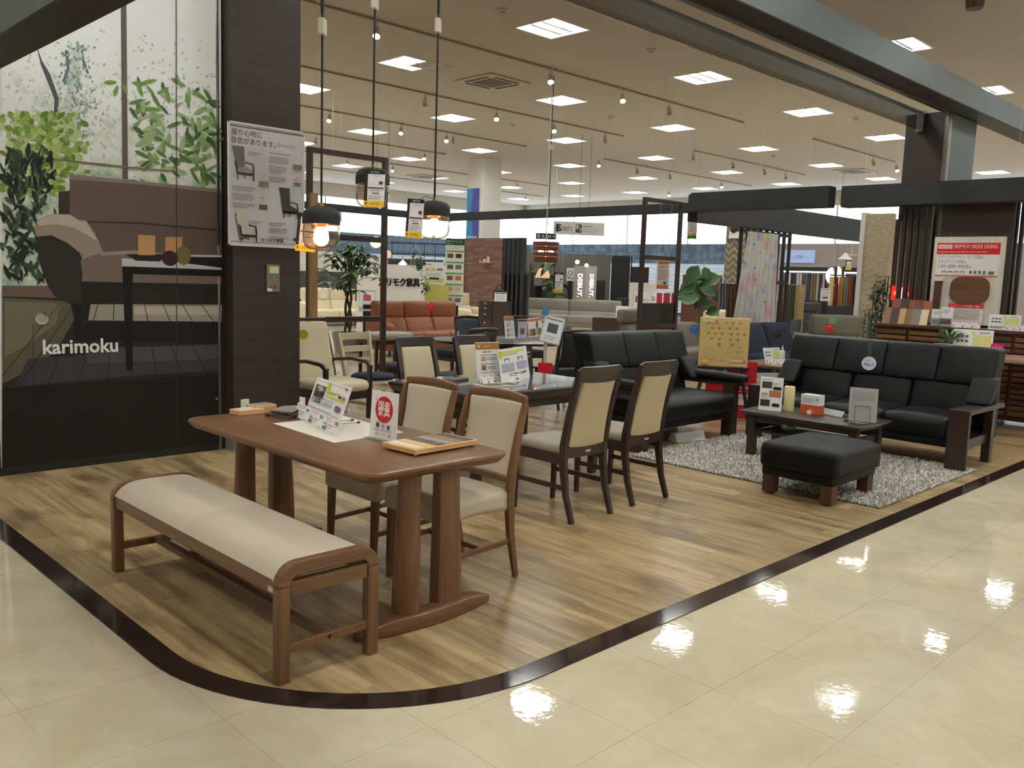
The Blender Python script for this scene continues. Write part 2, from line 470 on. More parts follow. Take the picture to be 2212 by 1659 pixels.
# far floors: carpet of the furniture halls behind
# ceiling with square openings for the light fixtures
CEIL = mat('ceiling_board', (182,172,160), rough=0.9, vary=0.02, vscale=1.5)
xs = [X0]; ys = [Y0]
for g in GX: xs += [g-FH, g+FH]
for g in GY: ys += [g-FH, g+FH]
xs.append(X1); ys.append(Y1)
mb = MB()
for i in range(len(xs)-1):
    for j in range(len(ys)-1):
        if i % 2 == 1 and j % 2 == 1: continue
        mb.quad((xs[i],ys[j],ZC),(xs[i],ys[j+1],ZC),(xs[i+1],ys[j+1],ZC),(xs[i+1],ys[j],ZC))
ceil = struct(mb.build('ceiling', CEIL))
mb = MB().box(X0, X1, Y0, Y1, ZC+0.35, ZC+0.45); o = struct(mb.build('ceiling_slab', mat('slab', (90,90,90), rough=0.9)))
# ceiling fixtures
PAN = mat('fixture_white', (188,188,186), rough=0.4)
TUBE = bpy.data.materials.new('tube_light'); TUBE.use_nodes = True; MATS['tube_light'] = TUBE
b = TUBE.node_tree.nodes['Principled BSDF']; b.inputs['Emission Color'].default_value = TUBE_COL+(1,); b.inputs['Emission Strength'].default_value = LAMP
proto = None
for gx in GX:
    for gy in GY:
        if gx < 6 and 6 < gy < 10: continue
        if proto is None:
            t = thing('ceiling_light', 'square recessed ceiling light with three bright lamps', 'ceiling light', (gx, gy, ZC), 0, 'recessed square lights across the ceiling')
            mb = MB(); a, c, hgt = FH, FH-0.06, 0.13
            mb.add([(-a,-a,0),(a,-a,0),(a,a,0),(-a,a,0),(-c,-c,hgt),(c,-c,hgt),(c,c,hgt),(-c,c,hgt)], [(0,1,5,4),(1,2,6,5),(2,3,7,6),(3,0,4,7),(4,5,6,7)])
            mb.build('reflector', PAN, t)
            mb = MB()
            for (x0,x1,y0,y1) in ((-a-.03,a+.03,-a-.03,-a+.012),(-a-.03,a+.03,a-.012,a+.03),(-a-.03,-a+.012,-a+.012,a-.012),(a-.012,a+.03,-a+.012,a-.012)): mb.box(x0,x1,y0,y1,-0.006,0.004)
            mb.build('frame', PAN, t)
            for k in (-1, 0, 1):
                MB().soft(-0.28, 0.28, k*0.205-0.045, k*0.205+0.045, 0.05, 0.085, r=0.019, n=2).build('lamp_tube', TUBE, t, smooth='all')
            for k in (-0.5, 0.5):
                MB().box(-0.3, 0.3, k*0.205-0.022, k*0.205+0.022, 0.0, 0.075).build('baffle', PAN, t)
            proto = t
        else: dup(proto, (gx, gy, ZC))
# outer walls
WALL = mat('wall_paint', (196,190,180), rough=0.8, vary=0.03, vscale=2)
def wall(name, x0, x1, y0, y1, z0, z1, m=WALL): return struct(MB().box(x0,x1,y0,y1,z0,z1).build(name, m))
wall('wall_back', X0-0.2, X1+0.2, Y0-0.2, Y0, 0, ZC+.4); wall('wall_left', X0-0.2, X0, Y0, Y1, 0, ZC+.4)
WB, WT = 3.0, 4.35       # sill and head of the long window bands
BLUE = mat('blue_wall', (88,112,140), rough=0.7, vary=0.12, vscale=9)
GREYW = mat('taupe_wall', (150,140,138), rough=0.75, vary=0.05, vscale=2)
wall('wall_far_y', X0, X1, Y1, Y1+0.2, 0, WB, BLUE); wall('wall_far_y_head', X0, X1, Y1, Y1+0.2, WT, ZC+.4)
wall('wall_far_x', X1, X1+0.2, 16.8, Y1+0.2, 0, WB, BLUE); wall('wall_far_x_taupe', X1, X1+0.2, Y0, 16.8, 0, WB, GREYW)
wall('wall_far_x_head', X1, X1+0.2, Y0, Y1+.2, WT, ZC+.4)
wall('wall_far_x_right', X1, X1+0.2, Y0, 5.0, WB, WT); wall('wall_far_y_left', X0, 8.0, Y1, Y1+.2, WB, WT)
FRM = mat('window_frame', (190,205,215), rough=0.4, metal=0.3); PANE = glassy('window_glass', (238,246,250), 0.4)
for k in range(8):
    x0 = 8.0+k*(X1-8.0)/8; x1 = x0+(X1-8.0)/8
    w = thing('window_%d' % (k+1), 'bright', 'window'); del w['category'], w['label']; struct(w)
    MB().quad((x0,Y1+.1,WB),(x1,Y1+.1,WB),(x1,Y1+.1,WT),(x0,Y1+.1,WT)).build('pane', PANE, w)
    box('window_frame', FRM, w, x0-.03, x0+.03, Y1+.02, Y1+.16, WB, WT)
for k in range(8):
    y0 = 5.0+k*(Y1-5.0)/8; y1 = y0+(Y1-5.0)/8
    w = thing('window_%d' % (k+9), 'bright', 'window'); del w['category'], w['label']; struct(w)
    MB().quad((X1+.1,y0,WB),(X1+.1,y1,WB),(X1+.1,y1,WT),(X1+.1,y0,WT)).build('pane', PANE, w)
    box('window_frame', FRM, w, X1+.02, X1+.16, y0-.03, y0+.03, WB, WT)
# blue honeycomb relief band and pale wave-pattern wall under the windows
PALE = mat('wave_wall', (196,208,226), rough=0.6)
nt = PALE.node_tree; wv = nt.nodes.new('ShaderNodeTexWave'); wv.bands_direction = 'Z'; wv.inputs['Scale'].default_value = 2.2; wv.inputs['Distortion'].default_value = 6; wv.inputs['Detail'].default_value = 1
ge = nt.nodes.new('ShaderNodeNewGeometry'); nt.links.new(ge.outputs['Position'], wv.inputs['Vector'])
bp = nt.nodes.new('ShaderNodeBump'); bp.inputs['Distance'].default_value = 0.05; bp.inputs['Strength'].default_value = .5; nt.links.new(wv.outputs['Fac'], bp.inputs['Height']); nt.links.new(bp.outputs[0], nt.nodes['Principled BSDF'].inputs['Normal'])
wall('wall_wave_x', X1-0.12, X1, 17.0, Y1, 0.2, 2.2, PALE); wall('wall_wave_y', 14, X1-0.12, Y1-0.12, Y1, 0.2, 2.2, PALE)
# honeycomb pattern on the blue band
nt = BLUE.node_tree; vo = nt.nodes.new('ShaderNodeTexVoronoi'); vo.feature = 'DISTANCE_TO_EDGE'; vo.inputs['Scale'].default_value = 3.2; vo.inputs['Randomness'].default_value = 0.15
ge = nt.nodes.new('ShaderNodeNewGeometry'); nt.links.new(ge.outputs['Position'], vo.inputs['Vector'])
cr = nt.nodes.new('ShaderNodeValToRGB'); cr.color_ramp.elements[0].position = 0.03; cr.color_ramp.elements[0].color = lin((70,84,104)); cr.color_ramp.elements[1].position = 0.08; cr.color_ramp.elements[1].color = lin((92,112,136))
nt.links.new(vo.outputs['Distance'], cr.inputs[0]); nt.links.new(cr.outputs[0], nt.nodes['Principled BSDF'].inputs['Base Color'])
# ---------------------------------------------------------------- beams and hanging fascias
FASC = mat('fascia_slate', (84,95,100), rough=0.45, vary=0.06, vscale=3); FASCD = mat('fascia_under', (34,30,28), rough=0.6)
CHAR = mat('fascia_charcoal', (38,40,43), rough=0.55, vary=0.1, vscale=4)
def beam(name, label, x0, x1, y0, y1, z0, z1, side=None, m=None):
    t = thing(name, label, 'beam', ((x0+x1)/2, (y0+y1)/2, z0))
    box('fascia', m or FASC, t, x0, x1, y0, y1, z0+0.01, z1, world=True)
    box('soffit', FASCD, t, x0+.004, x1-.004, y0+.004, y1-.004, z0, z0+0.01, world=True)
    return t
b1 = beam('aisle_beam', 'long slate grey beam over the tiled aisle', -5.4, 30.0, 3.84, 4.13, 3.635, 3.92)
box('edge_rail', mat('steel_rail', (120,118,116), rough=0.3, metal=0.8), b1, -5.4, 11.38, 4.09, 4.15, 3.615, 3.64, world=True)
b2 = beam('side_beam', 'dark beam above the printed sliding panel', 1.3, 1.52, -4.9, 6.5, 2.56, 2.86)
t = thing('glass_screen', 'clear glass smoke screen hanging behind the long slate beam', 'glass screen', (7, 4.4, 3.43))
MB().box(-5.4, 11.35, 4.4, 4.41, 3.425, 3.645).build('pane', glassy('smoke_glass', (214,216,212), 0.9, 0.06), t, world=True)
box('rail', mat('steel_rail', (120,118,116)), t, -5.4, 11.36, 4.385, 4.425, 3.62, 3.65, world=True)
box('end_bracket', mat('chrome', (200,200,202), rough=0.2, metal=1.0), t, 11.3, 11.4, 4.36, 4.45, 3.41, 3.66, world=True)
beam('hanging_fascia', 'charcoal hanging fascia with a free end above the floral curtain', 10.9, 11.1, 5.32, 7.43, 2.49, 2.76, m=CHAR)
beam('hanging_fascia', 'charcoal hanging fascia in front of the dark panelled pillar', 10.9, 11.1, 1.2, 5.15, 2.48, 2.745, m=CHAR)
beam('hanging_fascia', 'slim dark hanging fascia behind the tall brown frame with shelf panel', 10.9, 11.05, 7.43, 12.9, 2.48, 2.62, m=CHAR)
beam('hanging_fascia', 'slim dark hanging fascia behind the three glass pendant lamps', 2.0, 11.05, 12.9, 13.05, 2.475, 2.59, m=CHAR)
beam('hanging_fascia', 'long dark hanging fascia running back above the curtain displays', 11.1, 23.6, 7.43, 7.6, 2.36, 2.76, m=CHAR)
# ceiling tracks with spotlights
TRK = mat('track_grey', (140,128,112), rough=0.5); SPW = mat('spot_white', (205,198,188), rough=0.4)
SPOTON = emis('spot_lamp', (255,246,226), 40.0); SPOTOFF = mat('spot_lens', (120,112,104), rough=0.2)
tracks = [(10.1,5.6,16.6,'nearest the pendant lamps'),(13.3,7.2,16.6,''),(16.42,9.2,16.5,''),(19.43,11.2,16.3,''),(13.2,19.4,25.4,''),(16.2,19.4,27.4,''),(9.9,19.3,24.0,''),(22.6,12.5,24.0,''),(25.8,14,27,'')]
for y, xa, xb, _ in tracks:
    o = MB().box(xa, xb, y-.017, y+.017, ZC-.03, ZC).build('light_track', TRK)
    tag(o, 'thin grey lighting track running along the ceiling', 'light track', 'lighting tracks on the ceiling')
spots = [(815,62,10.1,1),(712,248,16.42,1),(867,280,16.42,1),(965,297,16.42,1),(979,301,16.42,0),(919,213,13.3,0),(1073,250,13.3,1),(1190,168,10.1,1),(1345,207,10.1,1),(1445,237,10.1,0),(1197,277,13.3,1),(1307,297,13.3,0),
         (1119,370,22.6,1),(917,341,19.43,1),(1293,358,16.2,1),(1497,334,13.2,0),(1583,352,13.2,0),(1376,376,16.2,0),(1447,380,16.2,0),(1558,402,16.2,1),(1886,346,9.9,0),(1936,366,9.9,1),(1651,366,13.2,0),(1697,375,13.2,0),
         (683,338,19.43,0),(848,390,22.6,1),(1136,404,25.8,1),(750,414,22.6,1),(1445,421,19.43,1)]
sp = {}
for px, py, y, on in spots:
    p = ony(px, py, y)
    if on not in sp:
        t = thing('spotlight', 'small white spotlight on a ceiling track, '+('lit' if on else 'switched off'), 'spotlight', (p.x, y, ZC-.03), 0, 'track spotlights '+('lit' if on else 'off'))
        MB().cyl((0,0,0),(0,0,-.07),.012,n=8).build('stem', SPW, t)
        MB().cyl((0.02,0.02,-.08),(-.05,-.05,-.21),.035,.052,n=14).build('head', SPW, t, smooth=True)
        MB().cyl((-.049,-.049,-.208),(-.053,-.053,-.215),.045,.043,n=14).build('lens', SPOTON if on else SPOTOFF, t)
        sp[on] = t
    else: dup(sp[on], (p.x, y, ZC-.03))
# ceiling air-conditioner cassettes and access hatch
VENT = mat('vent_dark', (96,80,66), rough=0.7); CAS = mat('cassette', (184,174,162), rough=0.6)
def cassette(x, y, s, lab):
    t = thing('air_conditioner', lab, 'air conditioner', (x, y, ZC))
    MB().box(-s/2, s/2, -s/2, s/2, -.03, 0).build('panel', CAS, t, bevel=.01)
    MB().box(-s*.27, s*.27, -s*.27, s*.27, -.036, -.03).build('grille', VENT, t)
    for a, b2_ in ((0,1),(0,-1),(1,0),(-1,0)):
        w, h = (s*.3, s*.035) if a == 0 else (s*.035, s*.3)
        MB().box(a*s*.38-w, a*s*.38+w, b2_*s*.38-h, b2_*s*.38+h, -.034, -.03).build('outlet_slot', mat('slot', (52,44,38), rough=.7), t)
cassette(10.75, 11.6, 0.95, 'square ceiling air conditioner cassette with a dark central grille'); cassette(25.3, 11.6, 0.95, 'far ceiling air conditioner cassette above the stone-faced partition')
cassette(19.6, 24.5, 0.95, 'ceiling air conditioner cassette beyond the white pillar')
t = thing('ceiling_hatch', 'square ceiling access hatch beside the air conditioner', 'hatch', (9.35, 11.6, ZC))
MB().box(-.23,.23,-.23,.23,-.004,0).build('lid', CEIL, t); MB().box(-.245,.245,-.245,.245,-.002,0).build('rim', VENT, t)
for k, (px, py) in enumerate(((1087,21),(1407,107),(1319,252),(1849,255),(1671,336),(1106,268))):
    p = fl(px, py, ZC)
    t = thing('smoke_detector', 'small round smoke detector on the ceiling', 'smoke detector', (p.x,p.y,ZC), 0, 'ceiling smoke detectors')
    MB().lathe([(.075,0),(.075,-.015),(.04,-.03),(.035,-.055),(.001,-.058)], n=14).build('housing', CAS, t, smooth=True)
p = fl(2107, -4, ZC)
t = thing('speaker_grille', 'round dark ceiling speaker above the tiled aisle', 'speaker', (p.x,p.y,ZC)); MB().cyl((0,0,0),(0,0,-.12),.11,.09).build('cone', VENT, t)
# ================================================================ foreground furniture
BRN = {a: wood('brown_wood_'+'xyz'[a], (92,61,37), (126,88,57), axis=a, rough=0.38, coat=0.15) for a in range(3)}
DRK = {a: wood('espresso_wood_'+'xyz'[a], (38,26,22), (58,42,36), axis=a, rough=0.35, coat=0.2) for a in range(3)}
BEIGE = mat('beige_vinyl', (196,182,160), rough=0.55, bump=0.25, bscale=350, vary=0.03)
TAUPE = mat('taupe_vinyl', (150,140,124), rough=0.6, bump=0.2, bscale=300)
CREAMP = mat('cream_pad', (206,190,158), rough=0.6, bump=0.2, bscale=300)
LEATHER = mat('black_leather', (13,14,16), rough=0.48, bump=0.35, bscale=260, spec=0.28)
METAL = mat('chrome', (200,200,202), rough=0.2, metal=1.0)
PLATE = mat('maker_plate', (205,205,200), rough=0.35, metal=0.4)
BLACKP = mat('black_plastic', (24,24,25), rough=0.45)
ACRYL = glassy('clear_acrylic', (240,244,244), 0.7)
def rounded(x0, x1, y0, y1, r, n=8):
    pts = []
    for cx, cy, a0 in ((x1-r,y0+r,-90),(x1-r,y1-r,0),(x0+r,y1-r,90),(x0+r,y0+r,180)):
        for i in range(n+1):
            a = math.radians(a0+90*i/n); pts.append((cx+r*math.cos(a), cy+r*math.sin(a)))
    return pts
def slab_top(mb, outline, z0, z1, inset):
    """Table top with an undercut edge: full outline in the upper half, inset below."""
    cx = sum(p[0] for p in outline)/len(outline); cy = sum(p[1] for p in outline)/len(outline)
    n = len(outline); h = z1-z0
    def ring(k):
        out = []
        for i, p in enumerate(outline):
            a, b = outline[i-1], outline[(i+1) % n]
            t = Vector((b[0]-a[0], b[1]-a[1])).normalized(); out.append((p[0]-t.y*k, p[1]+t.x*k))
        return out
    levels = [(inset, z0), (inset*0.35, z0+h*0.42), (0, z0+h*0.72), (0.002, z1-0.003), (0.008, z1)]
    vs = []; fs = []
    for k, z in levels: vs += [(p[0], p[1], z) for p in ring(k)]
    for l in range(len(levels)-1):
        for i in range(n): fs.append((l*n+i, l*n+(i+1)%n, (l+1)*n+(i+1)%n, (l+1)*n+i))
    fs += [tuple(range(n-1,-1,-1)), tuple(range((len(levels)-1)*n, len(levels)*n))]
    mb.add(vs, fs); return mb
# ---------------- brown dining table
t = thing('dining_table', 'brown wooden dining table with rounded corners on twin-post trestle feet', 'table', (2.27, 3.465, ZF))
slab_top(MB(), rounded(-.39,.39,-.805,.805,.085), .655, .698, .03).build('tabletop', BRN[1], t, smooth=True)
for sy in (-1, 1):
    ye = sy*.70
    # arched foot
    k = 16; top = []; pts = []; ws = []; hs = []
    for i in range(k+1):
        u = -1+2*i/k; x = .345*u
        pts.append((x, ye+sy*(-.03+.055*u*u)*-1, .033 if abs(u) < .8 else .033-.018*((abs(u)-.8)/.2)))
        ws.append(.085); hs.append(.066-.036*max(0, (abs(u)-.55)/.45)**1.3)
    pts = [(p[0], p[1], hs[i]/2) for i, p in enumerate(pts)]
    MB().bar(pts, ws, hs).build('foot', BRN[0], t, smooth=True, bevel=.008)
    # two posts: a round one and a flat one
    for sx, rx, ry in ((-1,.056,.05),(1,.062,.05)):
        mb = MB(); rings = []
        for i in range(9):
            z = .055+(.655-.055)*i/8; w = 1+.10*math.cos(math.pi*i/8); lean = .012*sx*(1-i/8.)
            nn = 20 if sx < 0 else 20
            for j in range(nn):
                a = 2*math.pi*j/nn; ex = 2.0 if sx < 0 else 5.0
                c, s_ = math.cos(a), math.sin(a)
                q = (abs(c)**ex+abs(s_)**ex)**(-1/ex)
                rings.append((sx*.098+lean+rx*w*c*q*.98, ye-sy*.005+ry*(.8 if sx > 0 else 1)*w*s_*q, z))
        n_ = 20
        fs = [(i*n_+j, i*n_+(j+1)%n_, (i+1)*n_+(j+1)%n_, (i+1)*n_+j) for i in range(8) for j in range(n_)]
        mb.add(rings, fs).build('post', BRN[2], t, smooth=True)
box('under_rail', BRN[1], t, -.03, .03, -.62, .62, .60, .66, bevel=.005)
# ---------------- bench
t = thing('bench', 'low brown wooden bench with a long beige cushioned seat', 'bench', (1.705, 3.41, ZF))
bx, by, hz = .215, .785, .44
for sy in (-1, 1):
    # rounded end frame: legs joined over the top by a bent rail
    ye = sy*(by-.022); pts = []
    prof = [(-bx+.024, 0), (-bx+.024, .355)]
    for i in range(1, 7):
        a = math.pi-math.pi/2*i/6; prof.append((-bx+.024+.06+.06*math.cos(a), .355+.06*math.sin(a)))
    prof2 = [(-p[0], p[1]) for p in reversed(prof)]
    for s_, pr in ((-1, prof[:2]), (1, prof2[-2:])):
        x = s_*(bx-.024)
        MB().box(x-.024, x+.024, ye-.022, ye+.022, 0, .355).build('leg', BRN[2], t, bevel=.006)
    arc = [p for p in prof[1:]]+[p for p in prof2[:-1]]
    MB().bar([(p[0], ye, p[1]) for p in arc], .044, .05, up=(0,1,0)).build('end_rail', BRN[0], t, smooth=True, bevel=.006) if False else \
    MB().bar([(p[0], ye, p[1]) for p in arc], .05, .044, up=(0,1,0)).build('end_rail', BRN[0], t, bevel=.006)
    box('end_apron', BRN[0], t, -bx+.05, bx-.05, ye-.016, ye+.016, .315, .37, bevel=.004)
    box('end_stretcher', BRN[0], t, -bx+.045, bx-.045, ye-.012, ye+.012, .105, .14, bevel=.004)
    MB().cyl((0, ye+sy*.0115, .123), (0, ye+sy*.0125, .123), .008).build('screw_cap', BLACKP, t)
for s_ in (-1, 1): box('apron', BRN[1], t, s_*(bx-.024)-.014, s_*(bx-.024)+.014, -by+.04, by-.04, .315, .378, bevel=.004)
box('stretcher', BRN[1], t, -.018, .018, -by+.03, by-.03, .108, .137, bevel=.004)
mb = MB(); n = 24; prof = []
for i in range(n+1):
    u = -1+2*i/n; prof.append((u*(bx-.004), .378+.062*(1-abs(u)**5)))
ys_ = [-by+.046, -by+.052, -.004, 0, .004, by-.052, by-.046]; dz = [-.006, 0, 0, -.0015, 0, 0, -.006]
vs = [(p[0], y, p[1]+dz[j]) for j, y in enumerate(ys_) for p in prof]
fs = [(j*(n+1)+i, j*(n+1)+i+1, (j+1)*(n+1)+i+1, (j+1)*(n+1)+i) for j in range(len(ys_)-1) for i in range(n)]
fs += [tuple(range(n, -1, -1)), tuple(range((len(ys_)-1)*(n+1), len(ys_)*(n+1)))]
mb.add(vs, fs).build('seat_cushion', BEIGE, t, smooth=True)
MB().box(-bx-.0005+.01, -bx+.0115, -by+.05, -by+.09, .325, .345).build('maker_plate', PLATE, t)
# ---------------- brown side chairs
def brown_chair(name, label, loc, rz, wd=BRN, pad=BEIGE, seat=TAUPE, group=None):
    t = thing(name, label, 'chair', loc, rz, group); w = .205
    for s_ in (-1, 1):
        MB().bar([(s_*(w-.012), -.215, 0), (s_*(w-.012), -.205, .36)], [.026,.036], [.028,.036], up=(0,1,0)).build('leg', wd[2], t, bevel=.004)
        pts = [(s_*(w-.008), .262, 0), (s_*(w-.006), .215, .22), (s_*w, .195, .40), (s_*w, .205, .52), (s_*w, .245, .72), (s_*w, .285, .86)]
        MB().bar(pts, [.024,.03,.034,.034,.03,.026], [.026,.036,.044,.04,.034,.028], up=(0,1,0)).build('leg', wd[2], t, bevel=.005)
        MB().bar([(s_*(w-.012), -.21, .17), (s_*(w-.008), .225, .19)], .016, .026).build('stretcher', wd[1], t, bevel=.003)
    MB().bar([(-w+.02, .03, .18), (w-.02, .03, .18)], .016, .024).build('stretcher', wd[0], t, bevel=.003)
    pts = [(u*w, .285+.022*(1-u*u)+.006, .872+.012*(1-u*u)) for u in [-1+2*i/10 for i in range(11)]]
    MB().bar(pts, .028, .042).build('top_rail', wd[0], t, smooth=True, bevel=.008)
    pts = [(u*w*.95, .205+.012*(1-u*u), .49) for u in [-1+2*i/8 for i in range(9)]]
    MB().bar(pts, .022, .03).build('lower_rail', wd[0], t, bevel=.004)
    # curved back pad
    def bend(o, u):
        z = o[2]; f = (z+.175)/.35
        return (o[0], o[1]+.222+.07*f+.022*(1-u[0]**2)+.012*math.sin(f*3.1), z+.68)
    MB().soft(-w+.018, w-.018, -.02, .02, -.185, .18, r=.014, puff=(0,.008,0), n=8, top=bend).build('back_pad', pad, t, smooth='all')
    def sag(o, u):
        f = (u[2]+1)/2
        return (o[0]*(1.03-.05*u[1]), o[1], o[2]+.018*(1-u[1]**2)*(1-f)+.010*(1-u[0]**2)*f)
    MB().soft(-.215, .215, -.235, .205, .335, .445, r=.03, n=7, top=sag).build('seat', seat, t, smooth='all')
    return t
c1 = brown_chair('dining_chair', 'brown wooden chair with beige back, beside the sample box end of the table', (2.685, 3.105, ZF), -math.pi/2, seat=BEIGE, group='brown dining chairs')
dup(c1, (2.685, 3.625, ZF), -math.pi/2, 'brown wooden chair with beige back, tucked in behind the red-disc sign')
# ---------------- espresso high-back chairs
def high_chair(name, label, loc, rz, group=None, pad=CREAMP, seat=TAUPE):
    t = thing(name, label, 'chair', loc, rz, group); w = .185
    for s_ in (-1, 1):
        MB().bar([(s_*(w-.005), -.205, 0), (s_*w, -.2, .40)], [.026,.036], [.026,.036], up=(0,1,0)).build('leg', DRK[2], t, bevel=.003)
        pts = [(s_*w, .29, 0), (s_*w, .235, .16), (s_*w, .205, .34), (s_*w, .205, .46), (s_*w, .245, .68), (s_*w, .315, .93)]
        MB().bar(pts, [.03,.032,.036,.038,.038,.036], [.03,.036,.046,.046,.036,.028], up=(0,1,0)).build('leg', DRK[2], t, bevel=.005)
        MB().bar([(s_*w, -.2, .205), (s_*w, .225, .205)], .016, .03).build('stretcher', DRK[1], t, bevel=.003)
    prof = [(-w-.018,.862),(-w-.018,.925),(-w-.004,.948),(w+.004,.948),(w+.018,.925),(w+.018,.862)]
    mb = MB(); n = 12; front = []; 
    for i in range(n+1):
        u = -1+2*i/n; x = u*(w+.018); lo = .862-.022*(abs(u) > .86)+.012*(1-u*u)*-1; hi = .95-.02*max(0,(abs(u)-.85)/.15)**2
        y = .298+.02*(1-u*u)
        front.append((x, y, lo, hi))
    vs = []; fs = []
    for (x, y, lo, hi) in front: vs += [(x,y-.016,lo),(x,y+.012,lo),(x,y+.026,hi),(x,y-.002,hi)]
    for i in range(n):
        for j in range(4): fs.append((4*i+j, 4*i+4+j, 4*i+4+(j+1)%4, 4*i+(j+1)%4))
    fs += [(0,1,2,3), (4*n+3,4*n+2,4*n+1,4*n)]
    mb.add(vs, fs).build('top_rail', DRK[0], t, bevel=.006)
    MB().bar([(u*w, .21+.014*(1-u*u), .425) for u in [-1+2*i/8 for i in range(9)]], .03, .075).build('seat_rail', DRK[0], t, bevel=.004)
    MB().box(-.022,.022,.2375,.2395,.413,.427).build('maker_plate', PLATE, t)
    for sy_ in (-1,): box('front_rail', DRK[0], t, -w, w, -.215, -.187, .345, .41, bevel=.003)
    for s_ in (-1,1): box('side_rail', DRK[1], t, s_*w-.012, s_*w+.012, -.2, .2, .345, .41, bevel=.003)
    def bend(o, u):
        z = o[2]; f = (z+.2)/.4
        return (o[0]*(1-.10*f), o[1]+.212+.04*f+.045*f*f+.014*(1-u[0]**2), z+.66)
    MB().soft(-w+.02, w-.02, -.016, .016, -.215, .21, r=.013, puff=(0,.006,0), n=8, top=bend).build('back_pad', pad, t, smooth='all')
    MB().soft(-w-.012, w+.012, -.225, .2, .40, .465, r=.03, n=6, puff=(0,0,.012)).build('seat', seat, t, smooth='all')
    return t
G2 = 'espresso high-back chairs at the glass-topped table'
hc = high_chair('high_back_chair', 'dark high-back chair showing its rear, closest to the black two-seat sofa', (4.67, 3.66, ZF), math.pi, G2)
dup(hc, (4.035, 3.63, ZF), math.pi, 'dark high-back chair showing its rear, behind the brown chairs')
dup(hc, (4.42, 5.3, ZF), 0, 'dark framed chair with cream front pad across the glass-topped table')
dup(hc, (5.02, 5.28, ZF), 0, 'dark framed chair with cream front pad, half covered by the brown-headed leaflet stand')
# ---------------- glass-topped dark dining table
t = thing('glass_top_table', 'espresso dining table with a grey glass top', 'table', (4.43, 4.58, ZF))
def tri_top(z0, z1, k): return rounded(-.70+k, .70-k, -.47+k, .47-k, .03)
slab_top(MB(), rounded(-.70,.70,-.47,.47,.03), .625, .688, .03).build('tabletop', DRK[0], t, smooth=True)
MB().prism(rounded(-.685,.685,-.455,.455,.03), .688, .694).build('glass_sheet', mat('grey_glass', (92,98,106), rough=0.06, spec=0.7, coat=0.5), t)
for sx in (-1,1):
    for sy in (-1,1):
        MB().bar([(sx*.595, sy*.40, 0), (sx*.62, sy*.40, .63)], [.055,.085], [.055,.085], up=(0,1,0)).build('leg', DRK[2], t, bevel=.008)
for sy in (-1,1): box('apron', DRK[0], t, -.58,.58, sy*.40-.012, sy*.40+.012, .565,.626)
for sx in (-1,1): box('apron', DRK[1], t, sx*.6-.012, sx*.6+.012, -.38,.38, .565,.626)
# ---------------- black leather sofas
def sofa(name, label, loc, rz, W, nseat, arm, nhead, badge=None):
    t = thing(name, label, 'sofa', loc, rz); h = W/2; aw = .13 if arm == 'pad' else .17
    ix = h-aw
    def side(o, u): return o
    sw = 2*ix/nseat
    MB().soft(-ix-.02, ix+.02, -.40, .30, .175, .275, r=.02, n=4).build('base_rail', LEATHER, t, smooth='all')
    for i in range(nseat):
        x0 = -ix+i*sw
        MB().soft(x0, x0+sw, -.455, .20, .25, .425, r=.05, n=6, puff=(0,.015,.018)).build('seat_cushion', LEATHER, t, smooth='all')
        def lean(o, u):
            f = (o[2]+.17)/.34; return (o[0], o[1]+.10*f, o[2])
        MB().soft(x0, x0+sw, .10, .26, .37, .73, r=.045, n=6, puff=(0,.02,0), top=lean).build('back_cushion', LEATHER, t, smooth='all')
    hw = (2*h-.10)/nhead
    for i in range(nhead):
        x0 = -h+.05+i*hw
        def lean2(o, u): return (o[0], o[1]+.05*(o[2]/.15), o[2])
        MB().soft(x0, x0+hw, .20, .42, .66, .975, r=.05 if nhead == 1 else .022, n=5, puff=(0,.012,.006), top=lean2).build('head_cushion', LEATHER, t, smooth='all')
    MB().soft(-h+.06, h-.06, .30, .44, .18, .80, r=.03, n=4).build('back_shell', LEATHER, t, smooth='all')
    for s_ in (-1, 1):
        xc = s_*(h-aw/2)
        if arm == 'pad':
            MB().soft(xc-.075, xc+.075, -.50, .22, .52, .60, r=.036, n=6, puff=(0,0,.012)).build('arm_pad', LEATHER, t, smooth='all')
            box('arm_board', DRK[1], t, xc-.055, xc+.055, -.44, .24, .485, .525, bevel=.004)
            box('leg', DRK[2], t, xc-.055, xc+.055, -.40, -.29, 0, .49, bevel=.004)
            box('leg', DRK[2], t, xc-.04, xc+.04, .28, .37, 0, .49, bevel=.004)
            box('side_rail', DRK[1], t, xc-.02, xc+.02, -.30, .30, .16, .24, bevel=.003)
        else:
            box('arm_board', DRK[1], t, xc-aw/2, xc+aw/2, -.49, .38, .475, .51, bevel=.004)
            box('leg', DRK[2], t, xc-aw/2+.004, xc+aw/2-.004, -.485, -.445, 0, .476, bevel=.004)
            box('leg', DRK[2], t, xc-.02, xc+.05, .20, .28, 0, .476, bevel=.004)
            box('side_rail', DRK[1], t, xc-.02, xc+.02, -.445, .22, .17, .25, bevel=.003)
        def tw(o, u): return (o[0], o[1]+.09*(o[2]/.12), o[2])
        MB().soft(s_*(h-.02)-(.20 if s_ > 0 else -.0), s_*(h-.02)+(.0 if s_ > 0 else .20), .06, .24, .51, .74, r=.04, n=5, top=tw).build('side_bolster', LEATHER, t, smooth='all')
    return t
s2 = sofa('sofa', 'black leather two-seat sofa with padded arms on dark slab legs', (6.69, 4.80, ZF), 0, 1.56, 1, 'pad', 3)
s3 = sofa('sofa', 'black leather three-seat sofa with flat dark wooden arms behind the coffee table', (7.95, 3.31, ZF), -math.pi/2, 2.0, 3, 'wood', 4)
